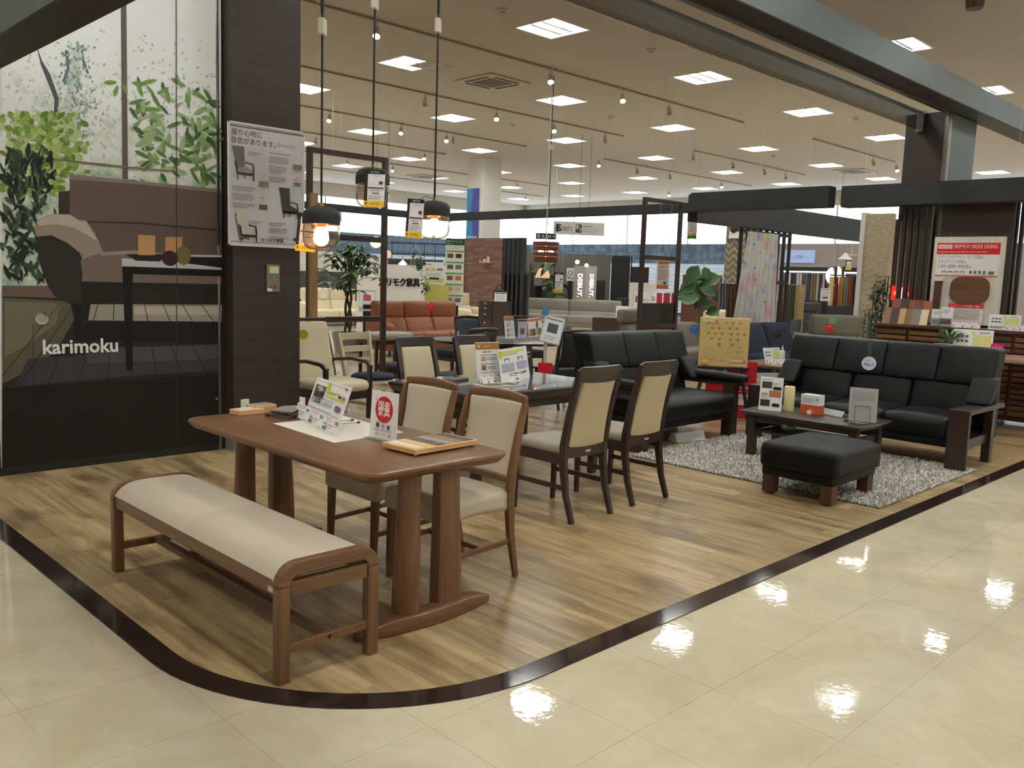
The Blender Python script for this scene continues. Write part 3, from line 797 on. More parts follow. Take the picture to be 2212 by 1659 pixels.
# ---------------- ottoman
t = thing('ottoman', 'black leather ottoman on square wooden legs at the rug edge', 'ottoman', (5.86, 2.775, ZF))
def btn(o, u):
    d = math.hypot(o[0], o[1]); return (o[0], o[1], o[2]-(.02*math.exp(-(d/.045)**2) if u[2] > .5 else 0))
MB().soft(-.355,.355,-.285,.285,.185,.375, r=.045, n=16, puff=(.006,.006,.015), top=btn).build('cushion', LEATHER, t, smooth='all')
MB().soft(-.335,.335,-.265,.265,.135,.20, r=.015, n=3).build('base_band', LEATHER, t, smooth='all')
WAL = {a: wood('walnut_'+'xyz'[a], (66,40,26), (98,62,42), axis=a, rough=0.45) for a in range(3)}
for sx in (-1,1):
    for sy in (-1,1): box('leg', WAL[2], t, sx*.285-.045, sx*.285+.045, sy*.215-.04, sy*.215+.04, 0.012, .137, bevel=.003)
# ---------------- coffee table
t = thing('coffee_table', 'low dark brown coffee table with a lower shelf on the grey rug', 'table', (6.84, 3.315, .022))
out = []
for i in range(9): u = -1+2*i/8; out.append((u*.30, -.555+.03*u*u))
for i in range(1, 8): u = -1+2*i/8; out.append((.30+.02*(1-u*u), u*.525))
for i in range(9): u = 1-2*i/8; out.append((u*.30, .555-.03*u*u))
for i in range(1, 8): u = 1-2*i/8; out.append((-.30-.02*(1-u*u), u*.525))
slab_top(MB(), out, .352, .385, .02).build('tabletop', DRK[1], t, smooth=True)
for sx in (-1,1):
    for sy in (-1,1): MB().box(sx*.215-.03, sx*.215+.03, sy*.44-.035, sy*.44+.035, 0, .353).build('leg', DRK[2], t, bevel=.005)
for sx in (-1,1): box('apron', DRK[1], t, sx*.215-.012, sx*.215+.012, -.41,.41,.30,.353)
for sy in (-1,1): box('apron', DRK[0], t, -.19,.19, sy*.44-.012, sy*.44+.012, .22,.27)
box('shelf', DRK[1], t, -.20,.20,-.42,.42,.20,.218, bevel=.003)
# ---------------- rug
t = thing('rug', 'pale grey shaggy rug with darker cloudy patches under the coffee table', 'rug', (6.72, 3.33, ZF))
RUG = mat('shag_pile', (226,221,212), rough=0.95, vary=0.3, vscale=5.0)
MB().box(-.96,.96,-1.04,1.04,0,.012).build('backing', mat('rug_back', (110,106,98), rough=.95), t)
mb = MB(); R = random.Random(3)
for k in range(30000):
    x = R.uniform(-.965,.965); y = R.uniform(-1.045,1.045); a = R.uniform(0, 6.28); l = R.uniform(.012,.022); hh = R.uniform(.02,.03); w_ = .0045
    dx, dy = math.cos(a)*l*.7, math.sin(a)*l*.7; ax, ay = -math.sin(a)*w_, math.cos(a)*w_
    mb.v += [(x-ax,y-ay,.008),(x+ax,y+ay,.008),(x+dx*.5+ax,y+dy*.5+ay,hh*.8),(x+dx,y+dy,hh)]; n_ = len(mb.v); mb.f.append((n_-4,n_-3,n_-2,n_-1)); mb.mi.append(0)
o = mb.build('pile', RUG, t); o['kind'] = 'stuff'
# ================================================================ printed panel, pillar, poster, pendants, things on the table
def pcard(name, label, cat, bl, br, tl, z, tilt=0.0, draw=None, base=(244,244,242), thick=0.003, group=None, m=None, floor_y=None):
    """Card whose lower corners stand at height z under the given pixels; height from the top-left pixel."""
    a, b = fl(bl[0], bl[1], z), fl(br[0], br[1], z)
    rz = math.atan2(b.y-a.y, b.x-a.x); w = (Vector((b.x,b.y))-Vector((a.x,a.y))).length; c = (a+b)/2
    U = Vector((math.cos(rz), math.sin(rz), 0)); B = Vector((-math.sin(rz), math.cos(rz), 0)); V = B*math.sin(tilt)+Vector((0,0,1))*math.cos(tilt)
    h = (onp(tl[0], tl[1], c, U.cross(V))-a).dot(V)
    return card(name, label, cat, c, rz, w, h, tilt, thick, base, draw, group, m)
# ---------------- printed sliding panel
PY = 6.55
t = thing('sliding_panel', 'tall sliding panel printed with a sofa and garden view', 'partition panel', (2.41, PY, 0))
box('panel', mat('panel_white', (232,236,236), rough=.25), t, 1.62, 3.185, PY, PY+.045, .012, 4.2, world=True)
box('edge_trim', METAL, t, 3.185, 3.205, PY-.008, PY+.05, .0, 4.2, world=True); box('edge_trim', mat('black_trim', (26,24,24), rough=.4), t, 1.605, 1.62, PY-.006, PY+.05, .0, 4.2, world=True)
box('bottom_rail', mat('black_trim', (26,24,24)), t, 1.62, 3.185, PY-.006, PY+.05, .005, .06, world=True)
FOL = bpy.data.materials.new('poster_foliage'); FOL.use_nodes = True
nt = FOL.node_tree; bb = nt.nodes['Principled BSDF']; bb.inputs['Roughness'].default_value = .3
ge = nt.nodes.new('ShaderNodeNewGeometry'); n1 = nt.nodes.new('ShaderNodeTexNoise'); n1.inputs['Scale'].default_value = 3.2; n1.inputs['Detail'].default_value = 12; n1.inputs['Roughness'].default_value = .72
nt.links.new(ge.outputs['Position'], n1.inputs['Vector'])
sx_ = nt.nodes.new('ShaderNodeSeparateXYZ'); nt.links.new(ge.outputs['Position'], sx_.inputs[0])
mr = nt.nodes.new('ShaderNodeMapRange'); mr.inputs['From Min'].default_value = 1.6; mr.inputs['From Max'].default_value = 3.3; mr.inputs['To Min'].default_value = -.10; mr.inputs['To Max'].default_value = .16; nt.links.new(sx_.outputs['Z'], mr.inputs['Value'])
ad = nt.nodes.new('ShaderNodeMath'); nt.links.new(n1.outputs['Fac'], ad.inputs[0]); nt.links.new(mr.outputs[0], ad.inputs[1])
cr = nt.nodes.new('ShaderNodeValToRGB'); e = cr.color_ramp.elements
e[0].position = .30; e[0].color = lin((100,138,136)); e[1].position = .52; e[1].color = lin((250,252,252))
x = e.new(.37); x.color = lin((176,200,180)); x = e.new(.44); x.color = lin((222,230,214))
nt.links.new(ad.outputs[0], cr.inputs[0]); nt.links.new(cr.outputs[0], bb.inputs['Base Color'])
s = Sheet((1.62, PY, 0), (1,0,0), (0,0,1), step=.00009)
s.px([(4,-160),(477,-160),(478,640),(4,640)], FOL)
R = random.Random(11)
def leafpx(cx, cy, l, w, a, col):
    c, sn = math.cos(a), math.sin(a); pts = []
    for u, v in ((-1,0),(-.6,.75),(0,1),(.6,.7),(1,0),(.6,-.7),(0,-1),(-.6,-.75)): pts.append((cx+c*u*l/2-sn*v*w/2, cy+sn*u*l/2+c*v*w/2))
    s.px(pts, col); s.h -= s.step*.97
for k in range(520):
    x_ = R.uniform(8,470); y_ = R.gauss(235,80)
    if 60 < y_ < 400: leafpx(x_, y_, R.uniform(4,11), R.uniform(3,7), R.uniform(0,3), R.choice([(206,218,206),(190,206,196),(216,222,200),(178,200,196),(226,230,218)]))
for pts, col in (([(78,95),(90,130),(108,160),(128,215),(122,262),(114,272),(118,215),(98,165),(88,140)], (92,84,92)), ([(140,108),(148,110),(150,150),(138,178),(134,176),(144,148)], (104,108,112)), ([(176,102),(182,130),(192,158),(188,160),(178,135)], (96,98,106)), ([(128,272),(150,160),(160,110),(176,105),(160,190),(146,275)], (214,218,214))): s.px(pts, col)
for k in range(240):
    leafpx(R.gauss(165,18)+(R.random()-.5)*30, R.uniform(90,300), R.uniform(4,9), R.uniform(3,6), R.uniform(0,3), R.choice([(120,158,150),(150,180,160),(98,140,140),(176,196,178)]))
for k in range(420):
    x_ = R.gauss(95,50); y_ = R.uniform(245,420)
    if x_ < 4 or x_ > 192: continue
    leafpx(x_, y_, R.uniform(12,24), R.uniform(8,15), R.uniform(0,3.1), R.choice([(120,150,62),(150,178,84),(176,196,120),(98,130,56),(140,170,90),(196,210,150)]))
s.px([(259,-160),(271,-160),(276,388),(264,386)], (104,92,88))
for k in range(150):
    x_ = R.uniform(285,470); y_ = R.gauss(295,62)
    if x_ > 470 or y_ < 170 or y_ > 405: continue
    leafpx(x_, y_, R.uniform(20,40), R.uniform(6,11), R.uniform(-.9,1.7), R.choice([(120,156,88),(92,128,72),(146,180,118),(70,104,66),(168,190,140)]))
for px_, py_, l, a in ((238,178,30,.0),(250,196,26,1.9),(270,192,24,1.2),(302,194,34,1.2),(322,176,36,-.2),(300,180,34,.1),(362,208,34,1.4),(405,218,38,1.4),(430,206,40,.6),(385,178,40,.5),(352,196,30,2.6),(330,236,40,.1)): leafpx(px_, py_, l, 9, a, (112,150,76))
s.px([(58,336),(300,362),(372,368),(372,371),(300,366),(58,340)], (120,110,86))
for k in range(230):
    x_ = R.gauss(45,38); y_ = R.uniform(325,600)
    if x_ < 4 or x_ > 122: continue
    leafpx(x_, y_, R.uniform(20,46), R.uniform(5,11), R.uniform(.3,2.4), R.choice([(36,50,40),(26,36,30),(52,72,54),(74,98,76),(34,44,34)]))
DK = (38,32,30)
s.px([(4,617),(130,617),(130,646),(4,640)], (104,86,74)); s.px([(4,640),(478,655),(478,1026),(4,1026)], DK)
s.px([(4,643),(150,650),(160,690),(120,760),(60,800),(4,830)], (86,82,62)); s.px([(10,650),(130,655),(120,700),(50,750),(10,770)], (106,102,80))
s.px([(195,657),(478,657),(478,695),(190,692)], (150,144,132)); s.px([(290,662),(478,662),(478,680),(290,680)], (176,168,152)); s.px([(190,692),(478,695),(478,742),(160,735)], (20,17,17))
s.px([(60,775),(478,742),(478,800),(280,812),(30,835)], (58,54,58)); s.px([(180,752),(478,745),(478,775),(190,785)], (72,68,72))
s.px([(4,838),(478,808),(478,1026),(4,1026)], (24,20,19))
for a_, b_ in (((128,655),(4,812)),((158,660),(34,840)),((130,760),(96,850)),((186,765),(160,860)),((236,758),(228,860)),((325,742),(342,830)),((366,742),(398,820)),((412,742),(450,815)),((210,657),(200,692)),((245,657),(243,692)),((310,657),(318,694)),((350,657),(366,694)),((392,657),(414,694)),((432,657),(460,694))):
    s.px([a_, (a_[0]+1.6,a_[1]), (b_[0]+2.0,b_[1]), b_], (22,19,18))
s.px([(126,414),(151,412),(151,475),(126,466)], (62,52,47))
s.px([(150,380),(158,377),(478,409),(478,498),(300,481),(188,478),(150,470)], (104,88,81)); s.px([(151,380),(158,377),(478,409),(478,417),(300,398),(152,388)], (140,126,117))
s.px([(186,478),(300,481),(478,498),(478,556),(222,548),(205,505)], (100,83,76)); s.px([(186,477),(300,480),(478,496),(478,500),(300,484),(190,481)], (58,48,44))
s.px([(75,512),(120,508),(160,528),(178,560),(176,656),(150,656),(118,640),(100,612),(86,570)], (44,39,37))
s.px([(173,562),(215,545),(290,540),(478,560),(478,614),(180,608)], (116,100,92)); s.px([(215,545),(290,541),(478,560),(478,564),(290,549),(218,552)], (150,136,126))
s.px([(73,495),(80,475),(110,462),(150,463),(185,485),(212,520),(222,546),(190,555),(170,545),(145,525),(110,508),(78,511)], (150,135,124)); s.px([(78,478),(110,463),(150,464),(185,486),(212,521),(200,516),(160,492),(120,484),(84,488)], (190,178,166))
s.px([(176,608),(478,614),(478,658),(176,656)], (32,28,27)); s.px([(158,655),(176,655),(175,725),(160,730)], (20,17,17)); s.px([(182,658),(194,658),(190,690),(176,690)], (26,22,22))
s.px([(262,558),(340,560),(478,579),(478,584),(262,576)], (196,198,204)); s.px([(322,549),(478,551),(478,556),(336,553)], (196,198,204)); s.px([(330,553),(478,556),(478,578),(350,563)], (24,22,22)); s.px([(263,575),(478,583),(478,597),(286,592),(286,800),(272,800)], (14,12,12))
s.px([(270,549),(352,549),(345,565),(292,563)], (40,30,26)); s.px([(297,507),(334,509),(334,551),(298,551)], (196,152,100)); s.px([(356,512),(393,512),(392,550),(356,548)], (190,146,98))
s.disc(*( (lambda p: (p.x-1.62, p.z))(ony(395,552,PY)) ), .058, (116,108,64), .072); s.disc(*( (lambda p: (p.x-1.62, p.z))(ony(366,558,PY)) ), .062, (58,30,32), .058)
for xx in (378, 70): s.px([(xx,-160),(xx+2.0,-160),(xx+4,1026),(xx+2,1026)], (52,48,46)) if xx == 378 else s.px([(70,700),(71,700),(75,1026),(74,1026)], (30,26,25))
s.text('karimoku', .284, .829, .14, (232,234,232), bold=.022, width=.505)
s.build('print', None, t, world=True)
p = ony(89, 687, PY)
MB().lathe([(.001,0),(.03,0),(.03,.006),(.044,.008),(.046,.002),(.046,-.004)], n=24).move(Matrix.Translation(p+Vector((0,-.006,0))) @ Matrix.Rotation(math.pi/2, 4, 'X')).build('finger_pull', METAL, t, smooth=True, world=True)
p = ony(467, 861, PY); MB().cyl(p, p+Vector((0,-.012,0)), .012, n=14).build('lock', METAL, t, world=True)
# ---------------- laminate pillar
LAM = wood('dark_laminate', (42,34,30), (62,51,45), axis=0, rough=.45, scale=1.4)
pil = struct(MB().box(3.25, 3.842, 6.42, 7.2, .15, ZC).build('wall_pillar', LAM))
struct(MB().box(3.215, 3.25, 6.56, 7.2, 0, ZC).build('wall_pillar_return', mat('dark_return', (38,32,30), rough=.5)))
struct(MB().box(3.245, 3.85, 6.415, 7.2, 0, .15).build('baseboard_pillar', mat('grey_base', (120,120,116), rough=.5)))
p = ony(589, 601, 6.42)
t = thing('switch_box', 'small grey metal switch plate with stickers on the pillar', 'switch plate', (p.x, 6.42, p.z))
box('plate', mat('grey_plate', (128,128,122), rough=.4, metal=.4), t, -.058,.058,-.012,0,-.11,.11, bevel=.003)
s = Sheet((-.058,-.012,-.11), (1,0,0), (0,0,1)); s.rect(.02,.15,.105,.205,(224,222,190)); s.rect(.02,.15,.032,.205,(222,206,60)); s.rect(.004,.004,.045,.03,(226,226,224)); s.disc(.072,.04,.018,(150,40,48)); s.disc(.032,.036,.009,(140,50,50)); s.build('print', None, t)
p = ony(528, 878, 6.42)
t = thing('wall_socket', 'white wall socket low on the pillar behind the table end', 'socket', (p.x, 6.42, p.z)); box('plate', flat((232,230,222)), t, -.035,.035,-.014,0,-.06,.06, bevel=.004)
# ---------------- chair poster in a clear sleeve
t = thing('chair_poster', 'white dining chair poster in a glossy clear sleeve on the pillar', 'poster', (3.536, 6.40, 1.65))
x0, x1, z0, z1 = 3.206, 3.868, 1.635, 2.575
box('backing', flat((250,248,250)), t, x0, x1, 6.402, 6.412, z0, z1, world=True)
mb = MB()
for a in ((x0,x1,z0,z0+.012),(x0,x1,z1-.012,z1),(x0,x0+.01,z0,z1),(x1-.01,x1,z0,z1)): mb.box(a[0],a[1],6.394,6.402,a[2],a[3])
mb.build('sleeve_frame', flat((232,232,234)), t, world=True)
s = Sheet((x0, 6.402, z0), (1,0,0), (0,0,1)); W_, H_ = x1-x0, z1-z0
G = (60,56,58)
s.rect(.02,.905,W_-.01,.912,(50,48,50)); s.rect(.02,.03,W_-.02,.034,(90,88,90))
s.text('座り心地に', .03, .845, .052, (96,64,74), bold=.008); s.text('自信があります。', .03, .785, .052, (96,64,74), bold=.008); s.text('Dining Chair', .42, .80, .034, (140,140,142))
s.rect(.01,.02+.5,.32,.76,(238,235,237))
def chair_pic(s, u, v, k, cb, cs, cf):
    s.poly([(u,v+.30*k),(u+.12*k,v+.30*k),(u+.13*k,v+.12*k),(u+.04*k,v+.10*k)], cb); s.poly([(u+.04*k,v+.10*k),(u+.13*k,v+.13*k),(u+.22*k,v+.09*k),(u+.2*k,v+.06*k),(u+.05*k,v+.05*k)], cs)
    for a in ([(u+.02*k,v+.17*k),(u+.05*k,v+.15*k),(u+.065*k,v+.05*k),(u+.045*k,v+.05*k)], [(u+.13*k,v+.17*k),(u+.215*k,v+.155*k),(u+.225*k,v+.07*k),(u+.205*k,v+.07*k),(u+.20*k,v+.145*k),(u+.13*k,v+.155*k)], [(u+.04*k,v+.07*k),(u+.22*k,v+.07*k),(u+.22*k,v+.045*k),(u+.05*k,v+.045*k)], [(u+.05*k,v+.05*k),(u+.06*k,v+.05*k),(u+.06*k,v),(u+.05*k,v)], [(u+.205*k,v+.05*k),(u+.22*k,v+.05*k),(u+.22*k,v),(u+.205*k,v)], [(u+.12*k,v+.05*k),(u+.13*k,v+.05*k),(u+.13*k,v+.015*k),(u+.12*k,v+.015*k)]): s.poly(a, cf)
chair_pic(s, .03, .505, .85, (118,120,122), (176,176,174), (44,36,34)); chair_pic(s, .43, .24, .80, (36,36,38), (52,54,58), (24,22,24))
s.poly([(.05,.24),(.12,.245),(.15,.06),(.09,.05)], (52,42,40)); s.poly([(.058,.232),(.115,.236),(.14,.07),(.095,.06)], (206,198,186)); chair_pic(s, .06, .035, .8, (206,198,186), (206,198,186), (44,36,34))
for a in ((.34,.73,.56,.745,1),(.34,.66,.52,.715,6),(.34,.58,.50,.64,4),(.34,.51,.50,.56,3),(.16,.70,.27,.73,2),(.03,.42,.22,.46,3),(.03,.35,.22,.40,4),(.03,.29,.22,.33,3),(.34,.17,.50,.20,2),(.34,.11,.50,.155,4),(.34,.06,.52,.09,3),(.17,.17,.28,.20,2)): s.lines(*a[:4], a[4], (130,126,130))
for u, v in ((.55,.63),(.25,.47)):
    s.rect(u,v,u+.085,v+.042,(120,118,96))
for u, v in ((.59,.55),(.28,.385)):
    for k in range(4): s.rect(u-.03+.0+k*.016, v-.004, u-.022+k*.016, v+.004, (206,110,80)); s.rect(u-.005, v-.028+k*.016, u+.003, v-.020+k*.016, (206,110,80))
s.rect(.25,.29,.32,.33,(92,88,78)); s.rect(.56,.50,.62,.53,(104,124,150)); s.rect(.55,.06,.60,.085,(70,66,62)); s.text('カリモク家具', .265, .042, .034, (30,28,30), bold=.02)
s.build('print', None, t, world=True)
gs = glassy('poster_sleeve', (246,246,248), .9, .05); nt = gs.node_tree
ge = nt.nodes.new('ShaderNodeNewGeometry'); nn = nt.nodes.new('ShaderNodeTexNoise'); nn.inputs['Scale'].default_value = 9; nn.inputs['Detail'].default_value = 2; nt.links.new(ge.outputs['Position'], nn.inputs['Vector'])
bp = nt.nodes.new('ShaderNodeBump'); bp.inputs['Distance'].default_value = .03; bp.inputs['Strength'].default_value = .6; nt.links.new(nn.outputs[0], bp.inputs['Height'])
for nd in nt.nodes:
    if nd.type == 'BSDF_GLOSSY': nt.links.new(bp.outputs[0], nd.inputs['Normal'])
MB().quad((x0+.008,6.396,z0+.01),(x1-.008,6.396,z0+.01),(x1-.008,6.396,z1-.01),(x0+.008,6.396,z1-.01)).build('clear_sleeve', gs, t, world=True)
# ---------------- pendant lamps
CAP = mat('silicone_cap', (24,24,24), rough=.7); SHADE = glassy('lamp_glass', (228,216,202), 1.5); BRASS = mat('copper_inner', (196,130,88), rough=.25, metal=1.0)
BULB = emis('warm_bulb', (255,196,120), 26.0)
def price_tag(s, w, h):
    s.rect(0,h*.90,w,h,(28,28,30)); s.rect(0,h*.16,w*.16,h*.9,(38,38,40)); s.rect(0,0,w,h*.16,(236,196,44)); s.text('LED対応', w*.3, h*.065, h*.075, (60,54,30), width=w*.5)
    s.poly([(w*.08,h*.12),(w*.16,h*.12),(w*.14,h*.05),(w*.10,h*.05)], (40,36,30)); s.lines(w*.3,h*.92,w*.8,h*.98,1,(190,190,190)); s.text('Acorn', w*.45, h*.83, h*.06, (50,50,52)); s.rect(w*.2,h*.50,w*.95,h*.53,(40,40,42)); s.lines(w*.3,h*.42,w*.85,h*.46,1,(120,118,120)); s.rect(w*.4,h*.36,w*.75,h*.385,(60,58,60)); s.lines(w*.25,h*.2,w*.9,h*.32,3,(180,176,178)); s.rect(w*.72,h*.62,w*.9,h*.70,(60,58,60))
def pendant(label, px, py, dist, lit, tagpx, boxpy, glow):
    c = at(px, py, dist); t = thing('pendant_lamp', label, 'pendant lamp', c, 0, 'glass pendant lamps over the dining table')
    MB().lathe([(.0735,-.012),(.0735,.018),(.070,.034),(.058,.048),(.035,.056),(.010,.058),(.001,.058)], n=32).build('cap', CAP, t, smooth='all')
    MB().lathe([(.068,-.010),(.071,-.03),(.072,-.055),(.070,-.078),(.062,-.098),(.045,-.109),(.02,-.112),(.001,-.1125)], n=32).build('glass_shade', SHADE, t, smooth='all')
    MB().lathe([(.016,.01),(.018,-.012),(.014,-.022),(.001,-.022)], n=14).build('socket', BRASS, t, smooth=True)
    MB().lathe([(.066,-.0115),(.001,-.0105)], n=24).build('inner_reflector', BRASS, t, smooth=True)
    MB().lathe([(.013,-.022),(.016,-.034),(.027,-.052),(.0305,-.068),(.026,-.084),(.014,-.094),(.001,-.096)], n=20).build('bulb', BULB if lit else mat('dead_bulb', (220,220,215), rough=.1), t, smooth='all')
    MB().cyl((0,0,.056),(0,0,.072),.008,n=10).build('collar', mat('brass_collar', (200,160,60), rough=.3, metal=.8), t)
    zt = ZC-c.z; MB().cyl((0,0,.07),(0,0,zt),.0045,n=8).build('cord', BLACKP, t)
    # white connector box in the cord
    pb = onp(px, boxpy, c, Vector((CF.x, CF.y, 0)).normalized()); zz = pb.z-c.z
    MB().box(-.022,.022,-.012,.012,zz-.03,zz+.03).move(Matrix.Rotation(.7,4,'Z')).build('connector', flat((214,206,192)), t, bevel=.004)
    MB().cyl((0,0,zz+.05),(0,0,zt),.007,n=8).build('upper_cord', BLACKP, t)
    if lit:
        L = bpy.data.lights.new('bulb_light','POINT'); L.energy = glow; L.color = (1,.72,.42); L.shadow_soft_size = .035
        lo = bpy.data.objects.new('bulb_light', L); COL.objects.link(lo); lo.parent = t; lo.location = (0,0,-.06)
    return c
c1p = pendant('lit glass pendant lamp hanging lowest, its tag turned aside', 694, 478, 3.42, 1, None, 58, 2.2)
c2 = pendant('glass pendant lamp hidden behind a white price tag with yellow foot', 805, 392, 3.76, 0, None, 4, 0)
c3 = pendant('lit glass pendant lamp beside a slanted price tag', 938, 462, 3.95, 1, None, 56, 2.2)
def tagcard(label, tl, tr, bl, br, dist, lamp):
    a, b, d_ = at(*bl, dist), at(*br, dist), at(*tl, dist)
    rz = math.atan2(b.y-a.y, b.x-a.x)
    t = thing('price_tag', label, 'price tag', (a+b)/2, 0)
    U = (b-a); w = U.length; U = U.normalized(); V = (d_-a); h = V.length; V = (V-U*V.dot(U)).normalized()
    N = U.cross(V); sk = (d_-a).dot(U)
    mb = MB(); mb.hexa([a,b,b-N*.002,a-N*.002],[a+V*h,b+V*h,b+V*h-N*.002,a+V*h-N*.002]).build('card', flat((236,234,236)), t, world=True)
    s = Sheet(a, U, V); price_tag(s, w, h); s.build('print', None, t, world=True)
    mid = (a+b)/2+V*h; MB().tube([mid-V*.01, (mid+lamp)/2+Vector((0,0,.045)), lamp+Vector((0,0,.066))], .0015, 5).build('string', BLACKP, t, world=True)
tagcard('white price tag with yellow foot hanging in front of the unlit glass lamp', (784,367), (831,369), (785,446), (829,448), 3.60, c2)
tagcard('price tag with yellow foot slanting beside the lit lamp farthest from the poster', (905,434), (935,433), (874,513), (910,516), 3.86, c3)
tagcard('price tag with yellow foot partly behind the lowest lit lamp', (658,461), (692,464), (637,541), (680,545), 3.56, c1p)
# ---------------- on the dining table
TZ = ZF+.698
a, b, d_ = fl(885,989,TZ), fl(1023,965,TZ), fl(836,968,TZ)
rz = math.atan2(b.y-a.y, b.x-a.x); c = (b+d_)/2; L_ = (b-a).length; D_ = (d_-a).length
t = thing('sample_box', 'shallow pale wooden box of colour swatches on the dining table', 'sample box', (c.x, c.y, TZ), rz)
TAN = wood('tan_wood', (206,158,104), (226,184,134), axis=0, rough=.5)
for sx in (-1,1):
    for sy in (-1,1): MB().cyl((sx*L_*.45, sy*D_*.4, 0),(sx*L_*.45, sy*D_*.4, .008), .008, n=10).build('foot', flat((222,216,206)), t)
box('frame', TAN, t, -L_/2, L_/2, -D_/2, D_/2, .008, .03, bevel=.002)
cols = [(232,214,190),(222,178,112),(64,66,70),(160,146,136),(150,112,84),(66,68,74)]
for i, cl in enumerate(cols):
    w = (L_-.03)/6; box('swatch', mat('swatch_%d' % i, cl, rough=.35, vary=.06, vscale=60), t, -L_/2+.012+i*w, -L_/2+.012+(i+.96)*w, -D_/2+.014, D_/2-.014, .03, .0325)
def red_disc(s, w, h):
    s.disc(w*.5,h*.62,w*.33,(206,36,42), w*.33)
    s.text('国産', w*.28, h*.62, w*.25, (250,246,246), bold=.012, width=w*.44); s.text('家具', w*.28, h*.495, w*.25, (250,246,246), bold=.012, width=w*.44); s.lines(w*.32,h*.715,w*.68,h*.75,1,(240,200,200)); s.lines(w*.38,h*.445,w*.62,h*.46,1,(240,190,190))
    s.lines(w*.24,h*.35,w*.80,h*.375,1,(150,140,142)); s.disc(w*.30,h*.29,w*.065,(62,88,58)); s.disc(w*.5,h*.28,w*.06,(216,160,158)); s.disc(w*.7,h*.27,w*.055,(110,92,82)); s.lines(w*.16,h*.16,w*.86,h*.22,3,(180,174,176))
    s.rect(w*.24,h*.09,w*.31,h*.12,(214,70,90)); s.lines(w*.36,h*.09,w*.66,h*.115,1,(170,166,170)); s.rect(w*.73,h*.075,w*.81,h*.12,(222,120,110)); s.text('j', w*.2, h*.80, w*.13, (214,60,70), bold=.02)
t = pcard('acrylic_sign', 'clear acrylic stand holding a white sheet with a red disc', 'sign', (798,943), (855,956), (798,840), TZ, .06, red_disc)
w_ = (fl(855,956,TZ)-fl(798,943,TZ)).length
box('acrylic_foot', ACRYL, t, -w_/2, w_/2, -.04, .075, 0, .003); 
# placemat
pts = [fl(*p, TZ) for p in ((590,915),(722,957),(872,934),(742,899))]
t = thing('placemat', 'cream paper sheet lying under the price board', 'paper sheet', (pts[1].x, pts[1].y, TZ)); MB().prism([(p.x-pts[1].x, p.y-pts[1].y) for p in reversed(pts)], 0, .0015).build('sheet', mat('paper_cream', (216,210,196), rough=.8), t)
# price board on a wire stand
def spec_sheet(s, w, h):
    s.rect(w*.05,h*.93,w*.95,h*.935,(60,60,64)); s.rect(w*.05,h*.55,w*.36,h*.84,(96,84,76)); s.poly([(w*.1,h*.80),(w*.22,h*.83),(w*.33,h*.74),(w*.2,h*.70)],(190,180,182)); s.rect(w*.1,h*.58,w*.2,h*.66,(60,54,46)); s.rect(w*.24,h*.6,w*.34,h*.7,(44,46,66)); s.disc(w*.43,h*.85,w*.055,(206,204,60)); s.rect(w*.43,h*.75,w*.80,h*.785,(216,216,66)); s.rect(w*.40,h*.63,w*.93,h*.67,(216,216,66))
    s.rect(w*.86,h*.90,w*.93,h*.95,(206,110,120)); s.lines(w*.42,h*.69,w*.68,h*.74,2,(150,148,152)); s.rect(w*.76,h*.69,w*.83,h*.74,(60,60,66)); s.rect(w*.86,h*.67,w*.94,h*.75,(216,124,70)); s.lines(w*.35,h*.55,w*.72,h*.58,1,(90,88,94)); s.lines(w*.35,h*.42,w*.70,h*.53,5,(176,174,180))
    for i, cl in enumerate(((214,150,100),(120,84,60),(70,50,42),(200,160,140),(90,90,94),(40,40,44))): s.rect(w*(.06+.1*(i%3)), h*(.50-.06*(i//3)), w*(.14+.1*(i%3)), h*(.54-.06*(i//3)), cl)
    s.rect(w*.78,h*.40,w*.92,h*.52,(120,112,124)); s.rect(w*.05,h*.18,w*.95,h*.30,(214,206,212)); s.lines(w*.05,h*.30,w*.95,h*.33,1,(110,104,110)); s.lines(w*.08,h*.2,w*.9,h*.28,2,(196,150,160))
def three_cards(s, w, h):
    for i in range(3):
        u = w*i/3; s.lines(u+w*.03,h*.86,u+w*.22,h*.94,1,(206,60,66)); s.lines(u+w*.06,h*.72,u+w*.2,h*.80,1,(210,150,150)); s.rect(u+w*.24,h*.66,u+w*.31,h*.86,(150,148,152)); s.lines(u+w*.12,h*.42,u+w*.26,h*.54,1,(214,90,96)); s.lines(u+w*.12,h*.26,u+w*.22,h*.36,1,(220,140,144)); s.rect(u+w*.02,h*.1,u+w*.1,h*.3,(120,116,122)); s.rect(u+w*.03,h*.4,u+w*.09,h*.56,(170,168,172)); s.lines(u+w*.24,h*.04,u+w*.31,h*.12,1,(120,120,122))
t = pcard('price_board', 'clear board of table specifications leaning on a wire stand', 'price board', (655,902), (727,934), (690,815), TZ+.004, .35, spec_sheet)
for s_ in (-1,1):
    MB().tube([(s_*.04,.09,.2),(s_*.04,.16,.06),(s_*.04,.19,.005),(s_*.04,.02,.004)], .0025, 6).build('wire_leg', METAL, t, smooth=True); MB().cyl((s_*.04,.185,.005),(s_*.04,.2,.006),.005,n=8).build('rubber_tip', BLACKP, t)
    MB().tube([(s_*.035+.008*math.cos(a), .084+.008*math.sin(a)*.5, .26+.008*math.sin(a)) for a in [i*.7 for i in range(10)]], .0012, 5).build('ring', METAL, t)
pcard('price_card', 'strip of three small white price cards below the price board', 'price card', (635,898), (728,944), (642,892-24), TZ+.003, .3, three_cards)
